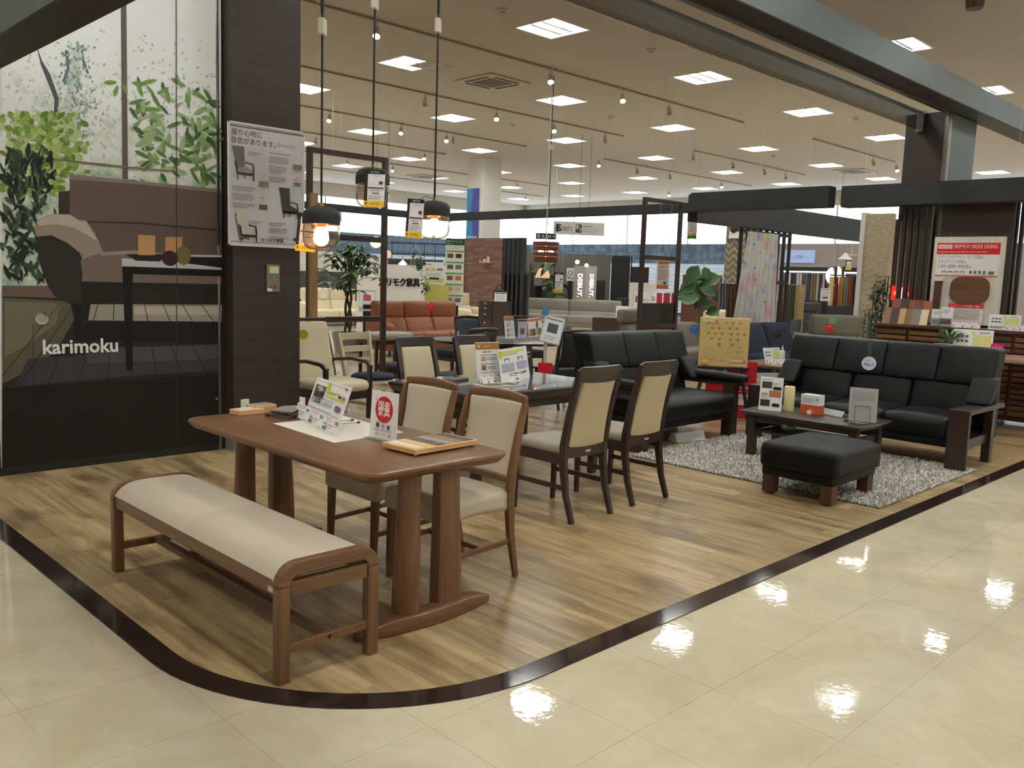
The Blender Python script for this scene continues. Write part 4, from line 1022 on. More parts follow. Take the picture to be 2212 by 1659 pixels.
# fabric swatch stack
c = (fl(632,897,TZ)); t = thing('fabric_swatch_stack', 'fanned pile of grey fabric swatches beside the price board', 'fabric samples', (c.x, c.y, TZ), .2)
R = random.Random(5)
for k in range(9):
    def wob(o, u): return (o[0], o[1], o[2]+.004*math.sin(o[0]*30+k))
    MB().soft(-.10,.10,-.065,.065,k*.0045,k*.0045+.004, r=.0018, n=5, top=wob).move(Matrix.Rotation(R.uniform(-.25,.25),4,'Z')).build('swatch', mat('swatch_cloth_%d' % (k%3), [(104,98,88),(84,78,70),(126,120,110)][k%3], rough=.9), t, smooth='all')
box('binder', BLACKP, t, -.11,.02,.06,.09,0,.008)
for k, (l, r_, top_, lab) in enumerate((((518,899),(572,893),None,'small open wooden sample tray at the table end'),((553,893),(598,888),None,'small lidded wooden sample box touching the fabric swatches'))):
    a, b = fl(*l, TZ), fl(*r_, TZ); rz = math.atan2(b.y-a.y, b.x-a.x); w = (b-a).length
    t = thing('wooden_sample_box', lab, 'sample box', ((a.x+b.x)/2, (a.y+b.y)/2, TZ), rz)
    box('box', TAN, t, -w/2, w/2, 0, .10, 0, .026+.012*k, bevel=.002); box('inlay', mat('inlay_pale', (206,200,194), rough=.4) if k == 0 else mat('inlay_grey', (140,134,124), rough=.4), t, -w/2+.012, w/2-.012, .012, .088, .026+.012*k, .028+.012*k)
    if k: box('lid_seam', mat('seam_dark', (120,84,52), rough=.6), t, -w/2-.0006, w/2+.0006, -.0006, .1006, .018, .0195)
# ================================================================ the shop behind
WIRE = mat('wire_white', (206,200,190), rough=.4)
def wires(t, pts, m=WIRE, r=.0015):
    for p in pts:
        l = t.location; MB().cyl((p[0]-l[0], p[1]-l[1], p[2]-l[2]), (p[0]-l[0], p[1]-l[1], ZC-l[2]), r, n=6).build('hanging_wire', m, t)
def fsign(name, label, cat, x0, y0, x1, y1, dist, draw=None, base=(240,240,240), support=None, tilt=0.0, turn=0.0, group=None, thick=.006, m=None):
    """Flat board turned towards the aisle corner; pixel rectangle at a given distance."""
    p = at((x0+x1)/2, y1, dist); k = dist/FPX; w, h = (x1-x0)*k, (y1-y0)*k
    rz = math.atan2(-p.x, p.y)+turn
    t = card(name, label, cat, p, rz, w, h, tilt, thick, base, draw, group, m)
    if support == 'wire':
        for s_ in (-.42, .42): MB().cyl((s_*w,0,h),(s_*w,0,ZC-p.z),.0015,n=6).build('hanging_wire', WIRE, t)
    elif support == 'post':
        MB().cyl((0,.02,-p.z+ZF),(0,.02,h*.5),.012,n=10).build('post', METAL, t); MB().cyl((0,.02,-p.z+ZF),(0,.02,-p.z+.02),.12,.11,n=16).build('base', METAL, t)
    elif support == 'leg':
        box('stand', BLACKP, t, -w*.25, w*.25, .01, .03, -p.z+ZF, h*.3)
    return t
def doc(head=(206,120,60), body=(150,148,152), n=8):
    def d(s, w, h):
        s.rect(w*.08,h*.84,w*.92,h*.95,head); s.lines(w*.1,h*.1,w*.9,h*.78,n,body)
    return d
def solid(name, label, cat, x0, x1, y0, y1, z0, z1, m, part='body', bevel=.004):
    t = thing(name, label, cat, ((x0+x1)/2, (y0+y1)/2, z0)); box(part, m, t, x0, x1, y0, y1, z0, z1, bevel=bevel, world=True); return t
# ---------------- generic upholstered sofa
def lounge(name, label, loc, rz, W, m, nb=2, back=.95, seat=.42, depth=.85, head=True, arms=True, cat='sofa', legs=None, split=.62):
    t = thing(name, label, cat, loc, rz); h = W/2; aw = .16 if arms else .0; ix = h-aw; sw = 2*ix/nb
    for i in range(nb):
        x0 = -ix+i*sw
        MB().soft(x0, x0+sw, -depth/2, depth*.2, .20, seat, r=.05, n=5, puff=(0,.01,.02)).build('seat_cushion', m, t, smooth='all')
        def lean(o, u): return (o[0], o[1]+.12*(o[2]/.3), o[2])
        MB().soft(x0, x0+sw, depth*.1, depth*.34, seat-.06, back*(split+.08) if head else back, r=.06, n=5, puff=(0,.02,.01), top=lean).build('back_cushion', m, t, smooth='all')
        if head: MB().soft(x0, x0+sw, depth*.2, depth*.46, back*split+.04, back, r=.055, n=5, puff=(0,.02,.008)).build('head_cushion', m, t, smooth='all')
    MB().soft(-h+.02, h-.02, -depth*.46, depth*.45, .10, .27, r=.03, n=3).build('base', m, t, smooth='all')
    if arms:
        for s_ in (-1, 1):
            def slope(o, u): return (o[0], o[1], o[2]-.05*max(0,-u[1])*max(0,u[2]))
            MB().soft(s_*(h-aw/2)-aw/2, s_*(h-aw/2)+aw/2, -depth*.47, depth*.38, .14, seat+.2, r=.06, n=5, top=slope).build('arm', m, t, smooth='all')
    for sx in (-1,1):
        for sy in (-1,1): MB().cyl((sx*(h-.1), sy*depth*.36, 0),(sx*(h-.1), sy*depth*.36, .12),.022,.026,n=10).build('leg', legs or DRK[2], t)
    return t
CREAML = mat('cream_leather', (222,208,176), rough=.5, bump=.2, bscale=120); TANL = mat('tan_leather', (136,80,48), rough=.45, bump=.3, bscale=140, vary=.12, vscale=5)
GREYF = mat('grey_fabric', (142,136,126), rough=.9, bump=.3, bscale=300); TAUPF = mat('taupe_fabric', (120,112,100), rough=.9, bump=.3, bscale=300); NAVY = mat('navy_fabric', (24,32,52), rough=.85, bump=.2, bscale=300); KHAKI = mat('khaki_fabric', (112,108,92), rough=.9, bump=.2, bscale=300); CHARF = mat('charcoal_fabric', (52,52,56), rough=.9)
br = lounge('sofa', 'tan brown leather sofa with tall headrests and a red round tag', (10.1, 12.55, ZF), 0, 2.2, TANL, 3, .95)
cl = lounge('sofa', 'cream leather sofa behind the tall brown frame beside the potted tree', (13.1, 20.2, ZF), -.1, 1.9, CREAML, 2, .98)
lounge('armchair', 'cream leather armchair in front of the brick-faced partition', (15.2, 17.1, ZF), .3, 1.15, CREAML, 1, .98, cat='armchair')
lounge('sofa', 'long light grey fabric sofa in front of the DEBUT pillar', (18.6, 16.6, ZF), -math.radians(54), 3.3, GREYF, 2, .86, head=True, split=.55)
lounge('sofa', 'charcoal fabric sofa behind the long light grey sofa', (20.95, 16.2, ZF), -math.radians(54), 1.2, CHARF, 2, .92)
tp = lounge('sofa', 'taupe fabric sofa with one raised headrest behind the black two-seater', (11.5, 8.0, ZF), 0, 2.3, TAUPF, 3, .80, head=False)
t = thing('headrest', 'loose taupe headrest on the left end of the taupe sofa', 'headrest', (10.72, 8.27, .825)); MB().soft(-.27,.27,-.09,.09,-.01,.20, r=.05, n=5).build('cushion', TAUPF, t, smooth='all')
lounge('ottoman', 'wide khaki grey seat block behind the red karimoku stand', (9.1, 4.9, ZF), -.4, .8, TAUPF, 1, .44, seat=.40, depth=.6, head=False, arms=False, cat='ottoman')
lounge('sofa', 'navy blue sofa with wooden arms in front of the floral curtain', (12.35, 6.75, ZF), -.05, 1.55, NAVY, 2, .86, head=False, arms=False)
t = thing('side_table', 'small wooden arm table at the right end of the navy sofa', 'table', (13.35, 6.95, ZF)); box('top', BRN[0], t, -.2,.12,-.3,.3,.55,.58, bevel=.003)
for s_ in (-1,1): box('leg', BRN[2], t, .04,.09, s_*.25-.02, s_*.25+.02, 0,.56)
lounge('armchair', 'khaki armchair with wooden arms and round green and red tags', (13.75, 6.3, ZF), -.75, .85, KHAKI, 1, 1.0, head=True, arms=False, cat='armchair', split=.6)
lounge('armchair', 'dark grey recliner far behind the navy sofa', (24.5, 12.2, ZF), -.7, 1.0, CHARF, 1, .98, cat='armchair')
lounge('sofa', 'cream sofa seen from behind beside the glossy leaved plant', (15.6, 9.9, ZF), math.pi, 1.7, CREAML, 1, .92, head=True)
# round tags on the sofas
def round_tag(label, px, py, r, dist, col, txt=None, tcol=(60,80,150), strap=None):
    p = at(px, py, dist); rz = math.atan2(-p.x, p.y); t = thing('round_tag', label, 'tag', p, rz)
    MB().cyl((0,0.002,0),(0,-.002,0),r,n=28).build('disc', flat(col), t)
    s = Sheet((-r,-.002,-r),(1,0,0),(0,0,1))
    if txt: s.text(txt, r*.35, r*.62, r*.75, tcol, bold=.012, width=r*1.3)
    s.lines(r*.5, r*1.35, r*1.5, r*1.5, 1, tcol); s.build('print', None, t)
    box('pin', METAL, t, -.004,.004,.002,.12,-.004,.004)
    if strap: MB().box(-strap*.12, strap*.12, 0,.002, r*.8, r+strap).build('strap', ACRYL, t)
    return t
round_tag('white No.1 disc hanging on a clear strap over the three-seat sofa', 1877, 785, .063, 8.05, (214,218,232), 'No.1', (70,90,160), .16)
round_tag('red round tag on the tan leather sofa', 932, 664, .068, 15.6, (206,36,50), None, (250,240,240))
round_tag('green round tag on the khaki armchair', 1799, 693, .059, 13.74, (120,170,110), None, (250,250,250)); round_tag('white-rimmed red round tag on the khaki armchair', 1791, 709, .069, 13.70, (200,54,52), None, (250,240,240))
round_tag('small white round tag on the cream leather sofa', 698, 637, .10, 23.4, (226,222,210), None, (140,130,120)); round_tag('blue round tag beside the gold sample box', 1500, 712, .075, 13.75, (60,110,180), None, (240,240,250)); round_tag('black round tag with white letters on the navy sofa', 1679, 724, .05, 13.2, (40,34,34), None, (240,240,240))
# ---------------- chairs around the oval table and the row behind the pillar
BKF = mat('black_fabric', (30,31,34), rough=.8); NVV = mat('navy_vinyl', (52,62,76), rough=.5)
G3 = 'dark dining chairs around the oval table'
def dark_chair(label, loc, rz, pad, tall=1.0):
    t = brown_chair('dining_chair', label, loc, rz, DRK, pad, BKF, G3)
    if tall != 1.0: t.scale = (1,1,tall)
    return t
dark_chair('dark chair with black back turned to the aisle, beside the leaflet stand pole', (7.35, 6.62, ZF), math.pi-.25, BKF)
dark_chair('black chair with yellow tag between the two cream-padded chairs', (5.75, 6.55, ZF), math.pi+.1, BKF, 1.06)
dark_chair('dark chair with slate blue back on the far side of the oval table', (8.0, 8.75, ZF), -.1, NVV); dark_chair('dark chair with slate blue back half hidden by orange-headed leaflets', (8.75, 8.6, ZF), -.3, NVV)
p = at(989, 750, 8.55); t = thing('oval_tag', 'yellow oval tag hanging on the black chair', 'tag', p, math.atan2(-p.x,p.y)); MB().prism([(.032*math.cos(a),.05*math.sin(a)) for a in [i*.26 for i in range(24)]], -.002,.002, axis=1).build('tag', flat((206,204,60)), t); box('text_block', flat((40,40,36)), t, -.022,.022,-.003,-.002,-.02,.02); box('strap', flat((190,190,192)), t, -.008,.008,-.001,.001,.05,.16)
t = thing('oval_table', 'dark oval dining table covered with leaflets and sample books', 'table', (7.35, 7.55, ZF), -.5)
slab_top(MB(), [(.95*math.cos(a), .62*math.sin(a)) for a in [2*math.pi*i/40 for i in range(40)]], .665, .70, .03).build('tabletop', DRK[0], t, smooth=True)
MB().lathe([(.28,0),(.26,.03),(.09,.08),(.07,.3),(.09,.62),(.25,.665)], n=24).build('pedestal', DRK[2], t, smooth=True)
# white ladder-back chair with a blue round seat
WOODW = wood('white_wood', (206,190,160), (226,212,184), axis=2, rough=.5)
t = thing('ladder_back_chair', 'pale wooden ladder-back chair with a round navy seat', 'chair', (4.99, 6.98, ZF), math.radians(10))
for s_ in (-1,1):
    MB().bar([(s_*.17,.20,0),(s_*.175,.19,.42),(s_*.19,.22,.62),(s_*.205,.27,.87)], [.03,.034,.034,.03],[.034,.04,.04,.03], up=(0,1,0)).build('leg', WOODW, t, bevel=.004); MB().bar([(s_*.17,-.17,0),(s_*.165,-.165,.42)], .032, .032, up=(0,1,0)).build('leg', WOODW, t, bevel=.004)
    MB().bar([(s_*.17,-.17,.2),(s_*.17,.2,.2)], .018,.03).build('stretcher', WOODW, t)
for z, hh, y_ in ((.825,.07,.262),(.70,.06,.238),(.585,.055,.218)): MB().bar([(u*.19, y_+.02*(1-u*u), z) for u in [-1+i*.25 for i in range(9)]], .018, hh).build('slat', WOODW, t, bevel=.004)
MB().prism([(.215*math.cos(a),.21*math.sin(a)) for a in [2*math.pi*i/32 for i in range(32)]], .395,.425).build('seat_ring', WOODW, t); MB().lathe([(.001,.425),(.20,.425),(.212,.44),(.212,.455),(.19,.472),(.001,.478)], n=32).build('seat_pad', NAVY, t, smooth=True)
box('front_rail', WOODW, t, -.16,.16,-.18,-.15,.33,.395)
# cream high-back armchair
t = thing('high_back_armchair', 'cream high-back armchair with dark wooden arms next to the pillar', 'armchair', (4.43, 6.86, ZF), math.radians(6))
def bk(o, u): return (o[0]*(1-.06*(o[2]/.3)), o[1]+.22+.11*((o[2]+.28)/.56), o[2]+.72)
MB().soft(-.21,.21,-.03,.03,-.28,.26, r=.025, n=7, puff=(0,.012,0), top=bk).build('back_pad', CREAML, t, smooth='all')
MB().soft(-.25,.25,-.28,.22,.36,.47, r=.05, n=6, puff=(0,0,.012)).build('seat', CREAML, t, smooth='all')
for s_ in (-1,1):
    MB().bar([(s_*.225,.25,0),(s_*.225,.22,.42),(s_*.222,.30,.75),(s_*.20,.37,1.0)], .034,[.036,.045,.04,.03], up=(0,1,0)).build('leg', DRK[2], t, bevel=.004); MB().bar([(s_*.25,-.25,0),(s_*.255,-.25,.60)], .034,.045, up=(0,1,0)).build('leg', DRK[2], t, bevel=.004)
    MB().bar([(s_*.255,-.27,.585),(s_*.265,-.20,.63),(s_*.265,0,.645),(s_*.235,.25,.62)], .045,.032).build('armrest', DRK[1], t, smooth=True, bevel=.006); box('side_rail', DRK[1], t, s_*.24-.014, s_*.24+.014, -.24,.23,.31,.375)
box('top_rail', DRK[0], t, -.215,.215,.34,.385,.985,1.015, bevel=.01); box('front_rail', DRK[0], t, -.24,.24,-.265,-.235,.30,.37)
round_tag('yellow round tag with brown rim on the cream armchair', 655, 723, .045, 7.85, (206,200,60), None, (60,50,30))
# counter stools: beige topped and black ones
def stool(label, loc, m, h, w=.40, rz=0):
    t = thing('stool', label, 'stool', loc, rz, 'upholstered stools behind the white chair')
    MB().soft(-w/2,w/2,-.19,.19,h-.09,h, r=.035, n=5, puff=(0,0,.012)).build('seat', m, t, smooth='all'); box('seat_frame', DRK[0], t, -w/2+.02,w/2-.02,-.17,.17,h-.13,h-.085)
    for sx in (-1,1):
        for sy in (-1,1): MB().bar([(sx*(w/2-.03),sy*.165,0),(sx*(w/2-.035),sy*.16,h-.1)], .034,.034, up=(0,1,0)).build('leg', DRK[2], t, bevel=.003)
        MB().bar([(sx*(w/2-.03),-.16,.2),(sx*(w/2-.03),.16,.2)], .018,.03).build('stretcher', DRK[1], t)
stool('beige topped stool on dark legs between white chair and tan sofa', (6.3, 8.55, ZF), mat('stone_vinyl', (168,160,144), rough=.6), .74, .58)
stool('low black seat stool standing beneath the beige topped stool', (5.95, 7.75, ZF), BKF, .46, .46); stool('black seat stool behind the pale ladder-back chair', (6.55, 7.55, ZF), BKF, .62, .44)
# ---------------- tall open frames
FRW = {a: wood('frame_wood_'+'xyz'[a], (46,32,26), (70,50,42), axis=a, rough=.45) for a in range(3)}
def open_frame(label, y, x0p, x1p, ytop, bars, zb=0.0, panel=None):
    a, b = ony(x0p, ytop, y), ony(x1p, ytop, y); x0, x1 = a.x, b.x; zt = a.z
    t = thing('open_frame', label, 'room divider', ((x0+x1)/2, y, ZF)); e = .05
    for x in (x0, x1-e): box('post', FRW[2], t, x, x+e, y, y+.05, ZF, zt, bevel=.003, world=True)
    box('top_bar', FRW[0], t, x0+e, x1-e, y, y+.05, zt-e, zt, bevel=.003, world=True)
    for py in bars:
        z = ony((x0p+x1p)/2, py, y).z; box('cross_bar', FRW[0], t, x0+e, x1-e, y-.005, y+.055, z-.028, z+.028, bevel=.003, world=True)
    if panel:
        z = ony((x0p+x1p)/2, panel, y).z; box('dark_panel', mat('smoked_panel', (34,34,36), rough=.12), t, x0+e, x1-e, y+.02, y+.03, ZF+.3, z, world=True)
    wires(t, [(x0+.1, y+.025, zt), (x1-.1, y+.025, zt)])
    return t
open_frame('tall dark brown open frame behind the glass pendant lamps', 7.6, 667, 840, 316, (514, 690))
open_frame('tall dark brown open frame beside the glossy leaved plant', 7.0, 1395, 1478, 425, (558, 705), panel=655)
o = solid('wooden_post', 'pale wooden board edge standing beside the pillar', 'board', 4.55, 4.64, 7.42, 7.45, ZF, 2.2, wood('pine', (150,112,72), (176,138,94), axis=2, rough=.6), 'board')
# hanging wires of the fascias
for o in [q for q in bpy.data.objects if q.name.startswith('hanging_fascia')]:
    vs = [o.matrix_basis @ v.co for v in o.children[0].data.vertices]; xa, xb = min(v.x for v in vs), max(v.x for v in vs); ya, yb = min(v.y for v in vs), max(v.y for v in vs); zt = max(v.z for v in vs)
    if xb-xa > yb-ya: wires(o, [(xa+(xb-xa)*k, (ya+yb)/2, zt) for k in (.15,.5,.85)])
    else: wires(o, [((xa+xb)/2, ya+(yb-ya)*k, zt) for k in (.15,.5,.85)])
# ---------------- plants
LEAFM = [mat('leaf_%d' % i, c, rough=.45, vary=.2, vscale=12) for i, c in enumerate(((52,86,44),(70,108,56),(38,66,38),(92,128,70)))]
def leaf(mb, base, d, l, w, up=Vector((0,0,1)), droop=.3, fold=.15):
    d = Vector(d).normalized(); s_ = d.cross(up); s_ = s_.normalized() if s_.length > 1e-3 else Vector((1,0,0)); n = s_.cross(d)
    vs = []
    for u, k in ((0,.06),(.25,.8),(.5,1),(.75,.72),(1,.02)):
        c = Vector(base)+d*l*u-Vector((0,0,1))*droop*l*u*u
        vs += [c-s_*w*k/2+n*fold*w*k*.5, c, c+s_*w*k/2+n*fold*w*k*.5]
    fs = []
    for i in range(4): fs += [(3*i,3*i+1,3*i+4,3*i+3),(3*i+1,3*i+2,3*i+5,3*i+4)]
    mb.add(vs, fs)
def plant_pot(t, r, h, m): MB().lathe([(.001,0),(r*.78,0),(r,h),(r*.92,h),(r*.9,h*.88),(.001,h*.88)], n=24).build('pot', m, t, smooth=True)
c = at(752, 712, 15.8); R = random.Random(21)
t = thing('potted_tree', 'braided-trunk money tree in a grey pot behind the open frame', 'plant', (c.x, c.y, ZF))
plant_pot(t, .3, .36, mat('grey_pot', (120,122,126), rough=.4))
for k in range(3):
    MB().tube([(.05*math.cos(a*5+k*2.1)*(1 if a < .75 else 1-(a-.75)), .05*math.sin(a*5+k*2.1), .3+a*.95) for a in [i/14 for i in range(15)]], .024, 7).build('trunk', mat('trunk', (58,48,38), rough=.8), t, smooth=True)
mbs = [MB() for _ in range(3)]; br_ = MB()
for k in range(46):
    a = R.uniform(0,6.28); e = R.uniform(-.25,1.2); rr = R.uniform(.25,.62); hub = Vector((math.cos(a)*rr*math.cos(e), math.sin(a)*rr*math.cos(e), 1.32+math.sin(e)*.62+R.uniform(-.1,.1)))
    br_.tube([(0,0,1.22), hub*.5+Vector((0,0,.68)), hub], .006, 5)
    for j in range(6):
        b = j*1.05+R.uniform(-.2,.2); leaf(mbs[k%3], hub, (math.cos(b), math.sin(b), R.uniform(-.1,.25)), R.uniform(.2,.3), R.uniform(.075,.105), droop=.4)
br_.build('branches', mat('twig', (74,88,52), rough=.7), t)
for i, m_ in enumerate(mbs): m_.build('leaf_cluster', LEAFM[i], t, smooth='all')
c = at(1512, 700, 16.2)
t = thing('potted_fig', 'tall plant with broad glossy round leaves behind the gold sample box', 'plant', (c.x, c.y, ZF)); plant_pot(t, .18, .3, mat('grey_pot', (120,122,126)))
for k in range(3): MB().tube([(.03*k-.03,.0,.28),(.05*k-.06,.02,.8),(.10*k-.09,.0,1.25)], .014, 7).build('stem', mat('green_stem', (92,104,62), rough=.6), t, smooth=True)
for k, (px, py, l) in enumerate(((1497,592,.36),(1538,602,.36),(1486,620,.36),(1515,612,.34),(1530,628,.32),(1488,642,.40),(1512,645,.34),(1547,640,.26),(1528,655,.22),(1540,672,.28),(1478,632,.30),(1505,602,.28),(1525,590,.24))):
    p = at(px, py, 16.2-.15+.06*(k%4)); d = (p-Vector((c.x, c.y, p.z-.1))); mb = MB(); q = p-Vector((c.x,c.y,ZF)); sg = (px-1512)/30.; dd = (CR*(sg*.8+R.uniform(-.3,.3))+Vector((0,0,R.uniform(-.7,.5)))+CF*R.uniform(-.2,.2)).normalized(); leaf(mb, q-dd*l*.5, dd, l, l*.78, up=(-CF+Vector((0,0,R.uniform(.1,.6)))).normalized(), droop=.12, fold=.3); mb.build('leaf', LEAFM[(k%2)], t, smooth='all')
    MB().tube([q-dd*l*.5, (q-dd*l*.5)*.6+Vector((0,0,1.2))*.4], .006, 5).build('leaf_stalk', mat('green_stem', (92,104,62)), t)
c = at(1195, 650, 26.3)
t = thing('potted_rubber_plant', 'dark green big-leaved plant beside the shaded lamp', 'plant', (c.x, c.y, ZF)); plant_pot(t, .2, .35, mat('grey_pot', (120,122,126))); MB().tube([(0,0,.3),(.02,0,2.0)], .02, 7).build('stem', mat('trunk', (58,48,38)), t)
for k in range(18):
    a = R.uniform(0,6.28); mb = MB(); leaf(mb, (0,0,R.uniform(.9,1.95)), (math.cos(a),math.sin(a),R.uniform(-.1,.5)), R.uniform(.5,.7), .3, droop=.5); mb.build('leaf', LEAFM[2 if k%3 else 0], t, smooth='all')
def grassy(label, px, py, dist, n, l, w, z0, m, pot=None, name='potted_plant', spread=.5):
    c = at(px, py, dist); t = thing(name, label, 'plant', (c.x, c.y, z0)); mb = MB()
    for k in range(n):
        a = R.uniform(0,6.28); leaf(mb, (R.uniform(-.03,.03), R.uniform(-.03,.03), c.z-z0), (math.cos(a)*spread, math.sin(a)*spread, R.uniform(.3,1.0)), l*R.uniform(.7,1.1), w, droop=R.uniform(.3,.8))
    mb.build('leaf_cluster', m, t, smooth='all')
    if pot: plant_pot(t, pot[0], c.z-z0, pot[1])
    return t
# ---------------- white reception wall with black letters
Y_ = 16.5; a, b = ony(820, 570, Y_), ony(962, 575, Y_)
t = thing('reception_wall', 'white free-standing wall with black カリモク家具 lettering', 'partition', ((a.x+b.x)/2, Y_, ZF)); box('wall', mat('white_paint', (214,210,204), rough=.7), t, a.x, b.x, Y_, Y_+.9, ZF, a.z, world=True)
p0, p1 = ony(817, 616, Y_), ony(906, 613, Y_); vs, fs = text_mesh('カリモク家具', .2, .03); x0 = min(v[0] for v in vs); x1 = max(v[0] for v in vs); k = (p1.x-p0.x)/(x1-x0)
mb = MB(); base = [(p0.x+(v[0]-x0)*k, 0, p0.z+v[1]*1.05) for v in vs]; mb.add([(v[0], Y_-.03, v[2]) for v in base], fs); mb.add([(v[0], Y_-.002, v[2]) for v in base], fs)
mb.build('lettering', flat((18,18,18)), t, world=True)
solid('display_wall', 'white display wall with a charcoal lower half behind the cream sofa', 'partition', 13.2, 17.4, 23.4, 23.6, 1.42, 2.0, mat('white_paint', (214,210,204)), 'upper_wall'); t = bpy.data.objects['display_wall']; box('lower_wall', mat('charcoal_wall', (62,62,64), rough=.7), t, 13.2,17.4,23.4,23.6,ZF,1.42, world=True)
# ---------------- brick-faced partition, slats, shelf
BRK = mat('slate_brick', (126,92,78), rough=.85); nt = BRK.node_tree
tx = nt.nodes.new('ShaderNodeTexBrick'); tx.inputs['Scale'].default_value = 1.0; tx.inputs['Brick Width'].default_value = .42; tx.inputs['Row Height'].default_value = .065; tx.inputs['Mortar Size'].default_value = .004; tx.inputs['Color1'].default_value = lin((138,104,90)); tx.inputs['Color2'].default_value = lin((112,80,68)); tx.inputs['Mortar'].default_value = lin((84,60,52))
ge = nt.nodes.new('ShaderNodeNewGeometry'); sp_ = nt.nodes.new('ShaderNodeSeparateXYZ'); cb = nt.nodes.new('ShaderNodeCombineXYZ'); ad = nt.nodes.new('ShaderNodeMath'); nt.links.new(ge.outputs['Position'], sp_.inputs[0]); nt.links.new(sp_.outputs['X'], ad.inputs[0]); nt.links.new(sp_.outputs['Y'], ad.inputs[1]); nt.links.new(ad.outputs[0], cb.inputs['X']); nt.links.new(sp_.outputs['Z'], cb.inputs['Y']); nt.links.new(cb.outputs[0], tx.inputs['Vector']); nt.links.new(tx.outputs['Color'], nt.nodes['Principled BSDF'].inputs['Base Color'])
bp = nt.nodes.new('ShaderNodeBump'); bp.inputs['Distance'].default_value = .02; nt.links.new(tx.outputs['Color'], bp.inputs['Height']); nt.links.new(bp.outputs[0], nt.nodes['Principled BSDF'].inputs['Normal'])
a, b = onx(1000, 515, 16.5), onx(1086, 515, 16.5)
solid('brick_partition', 'reddish brown split-stone partition with a tiny shelf', 'partition', 16.5, 16.7, b.y, a.y, ZF, a.z, BRK, 'wall')
t = thing('slat_screen', 'black vertical slat screen beside the split-stone partition', 'slat screen', (16.55, b.y-.6, ZF)); p1 = onx(1130, 515, 16.5)
for k in range(5):
    y = b.y-.08-(b.y-.1-p1.y)*k/4.; box('slat', BLACKP, t, 16.5,16.62,y-.045,y+.045,ZF,a.z, world=True)
box('rail', BLACKP, t, 16.52,16.6,p1.y,b.y,a.z-.06,a.z, world=True); box('back_board', mat('charcoal_wall', (62,62,64)), t, 16.66,16.7,p1.y-.1,b.y,ZF,1.55, world=True)
p = onx(1053, 566, 16.45); t = thing('wall_shelf', 'tiny wooden shelf on the split-stone partition', 'shelf', (16.4, p.y, p.z)); box('board', TAN, t, -.12,.1,-.17,.17,-.02,0); box('end_board', TAN, t, -.12,.1,.15,.17,0,.05)
t = thing('shelf_plant', 'tiny potted plant on the small wall shelf', 'plant', (16.4, p.y+.05, p.z)); plant_pot(t, .05, .09, flat((222,218,210))); mb = MB()
for k in range(24): a_ = R.uniform(0,6.28); leaf(mb, (0,0,.09), (math.cos(a_),math.sin(a_),R.uniform(.3,1.5)), .11, .04)
mb.build('leaf_cluster', LEAFM[0], t); t = thing('picture_frame', 'tiny white picture frame on the small wall shelf', 'picture frame', (16.38, p.y-.1, p.z)); box('frame', flat((226,222,214)), t, -.01,.01,-.05,.05,0,.14); box('picture', flat((180,176,170)), t, -.012,-.01,-.035,.035,.02,.12)
# chest of drawers
t = thing('drawer_chest', 'narrow dark chest of drawers with pale oval knobs', 'chest of drawers', (13.6, 14.45, ZF)); box('body', DRK[2], t, -.2,.35,-.24,.24,0,.9, bevel=.004)
for z0, z1 in ((.06,.28),(.30,.50),(.52,.66),(.68,.77),(.79,.88)):
    d = MB().box(-.215,-.2,-.225,.225,z0,z1).build('drawer', FRW[1], t); MB().ball((-.222,0,(z0+z1)/2),.018,6).build('knob', flat((226,220,206)), d)
fsign('price_sheet', 'white leaflet leaning on top of the narrow drawer chest', 'price sheet', 1068, 631, 1094, 651, 19.45, doc((60,58,60)), tilt=.3); t = thing('handbag', 'dark rounded bag standing on the drawer chest', 'bag', (13.8, 14.45, .904)); MB().soft(-.13,.13,-.11,.11,0,.26, r=.08, n=5).build('body', BKF, t, smooth='all'); MB().tube([(0,.09*math.cos(a),.25+.12*math.sin(a)) for a in [i*.35 for i in range(10)]], .012, 6).build('handle', BKF, t)
# ---------------- white pillar with blue banner
WP = mat('white_paint', (214,210,204))
o = struct(MB().box(17.5,18.2,19.1,19.8,0,ZC).build('wall_white_pillar', WP))
p0 = onx(1010, 408, 17.49); p1 = onx(1036, 408, 17.49)
t = thing('column_banner', 'blue and purple vertical banner on the white pillar', 'banner', (17.48, (p0.y+p1.y)/2, 1.3))
box('cloth', flat((52,124,168)), t, 17.475,17.485,p1.y,p0.y,1.3,p0.z, world=True)
s = Sheet((17.475, p0.y, 1.3), (0,-1,0), (0,0,1)); w = p0.y-p1.y; h = p0.z-1.3; s.poly([(w,0),(w,h),(w*.55,h),(w*.35,h*.75),(w*.62,h*.45),(w*.45,0)], (72,66,140)); s.text('SERINE', w*.1, h*.45, w*.26, (226,230,240), width=w*.8); s.build('print', None, t, world=True)
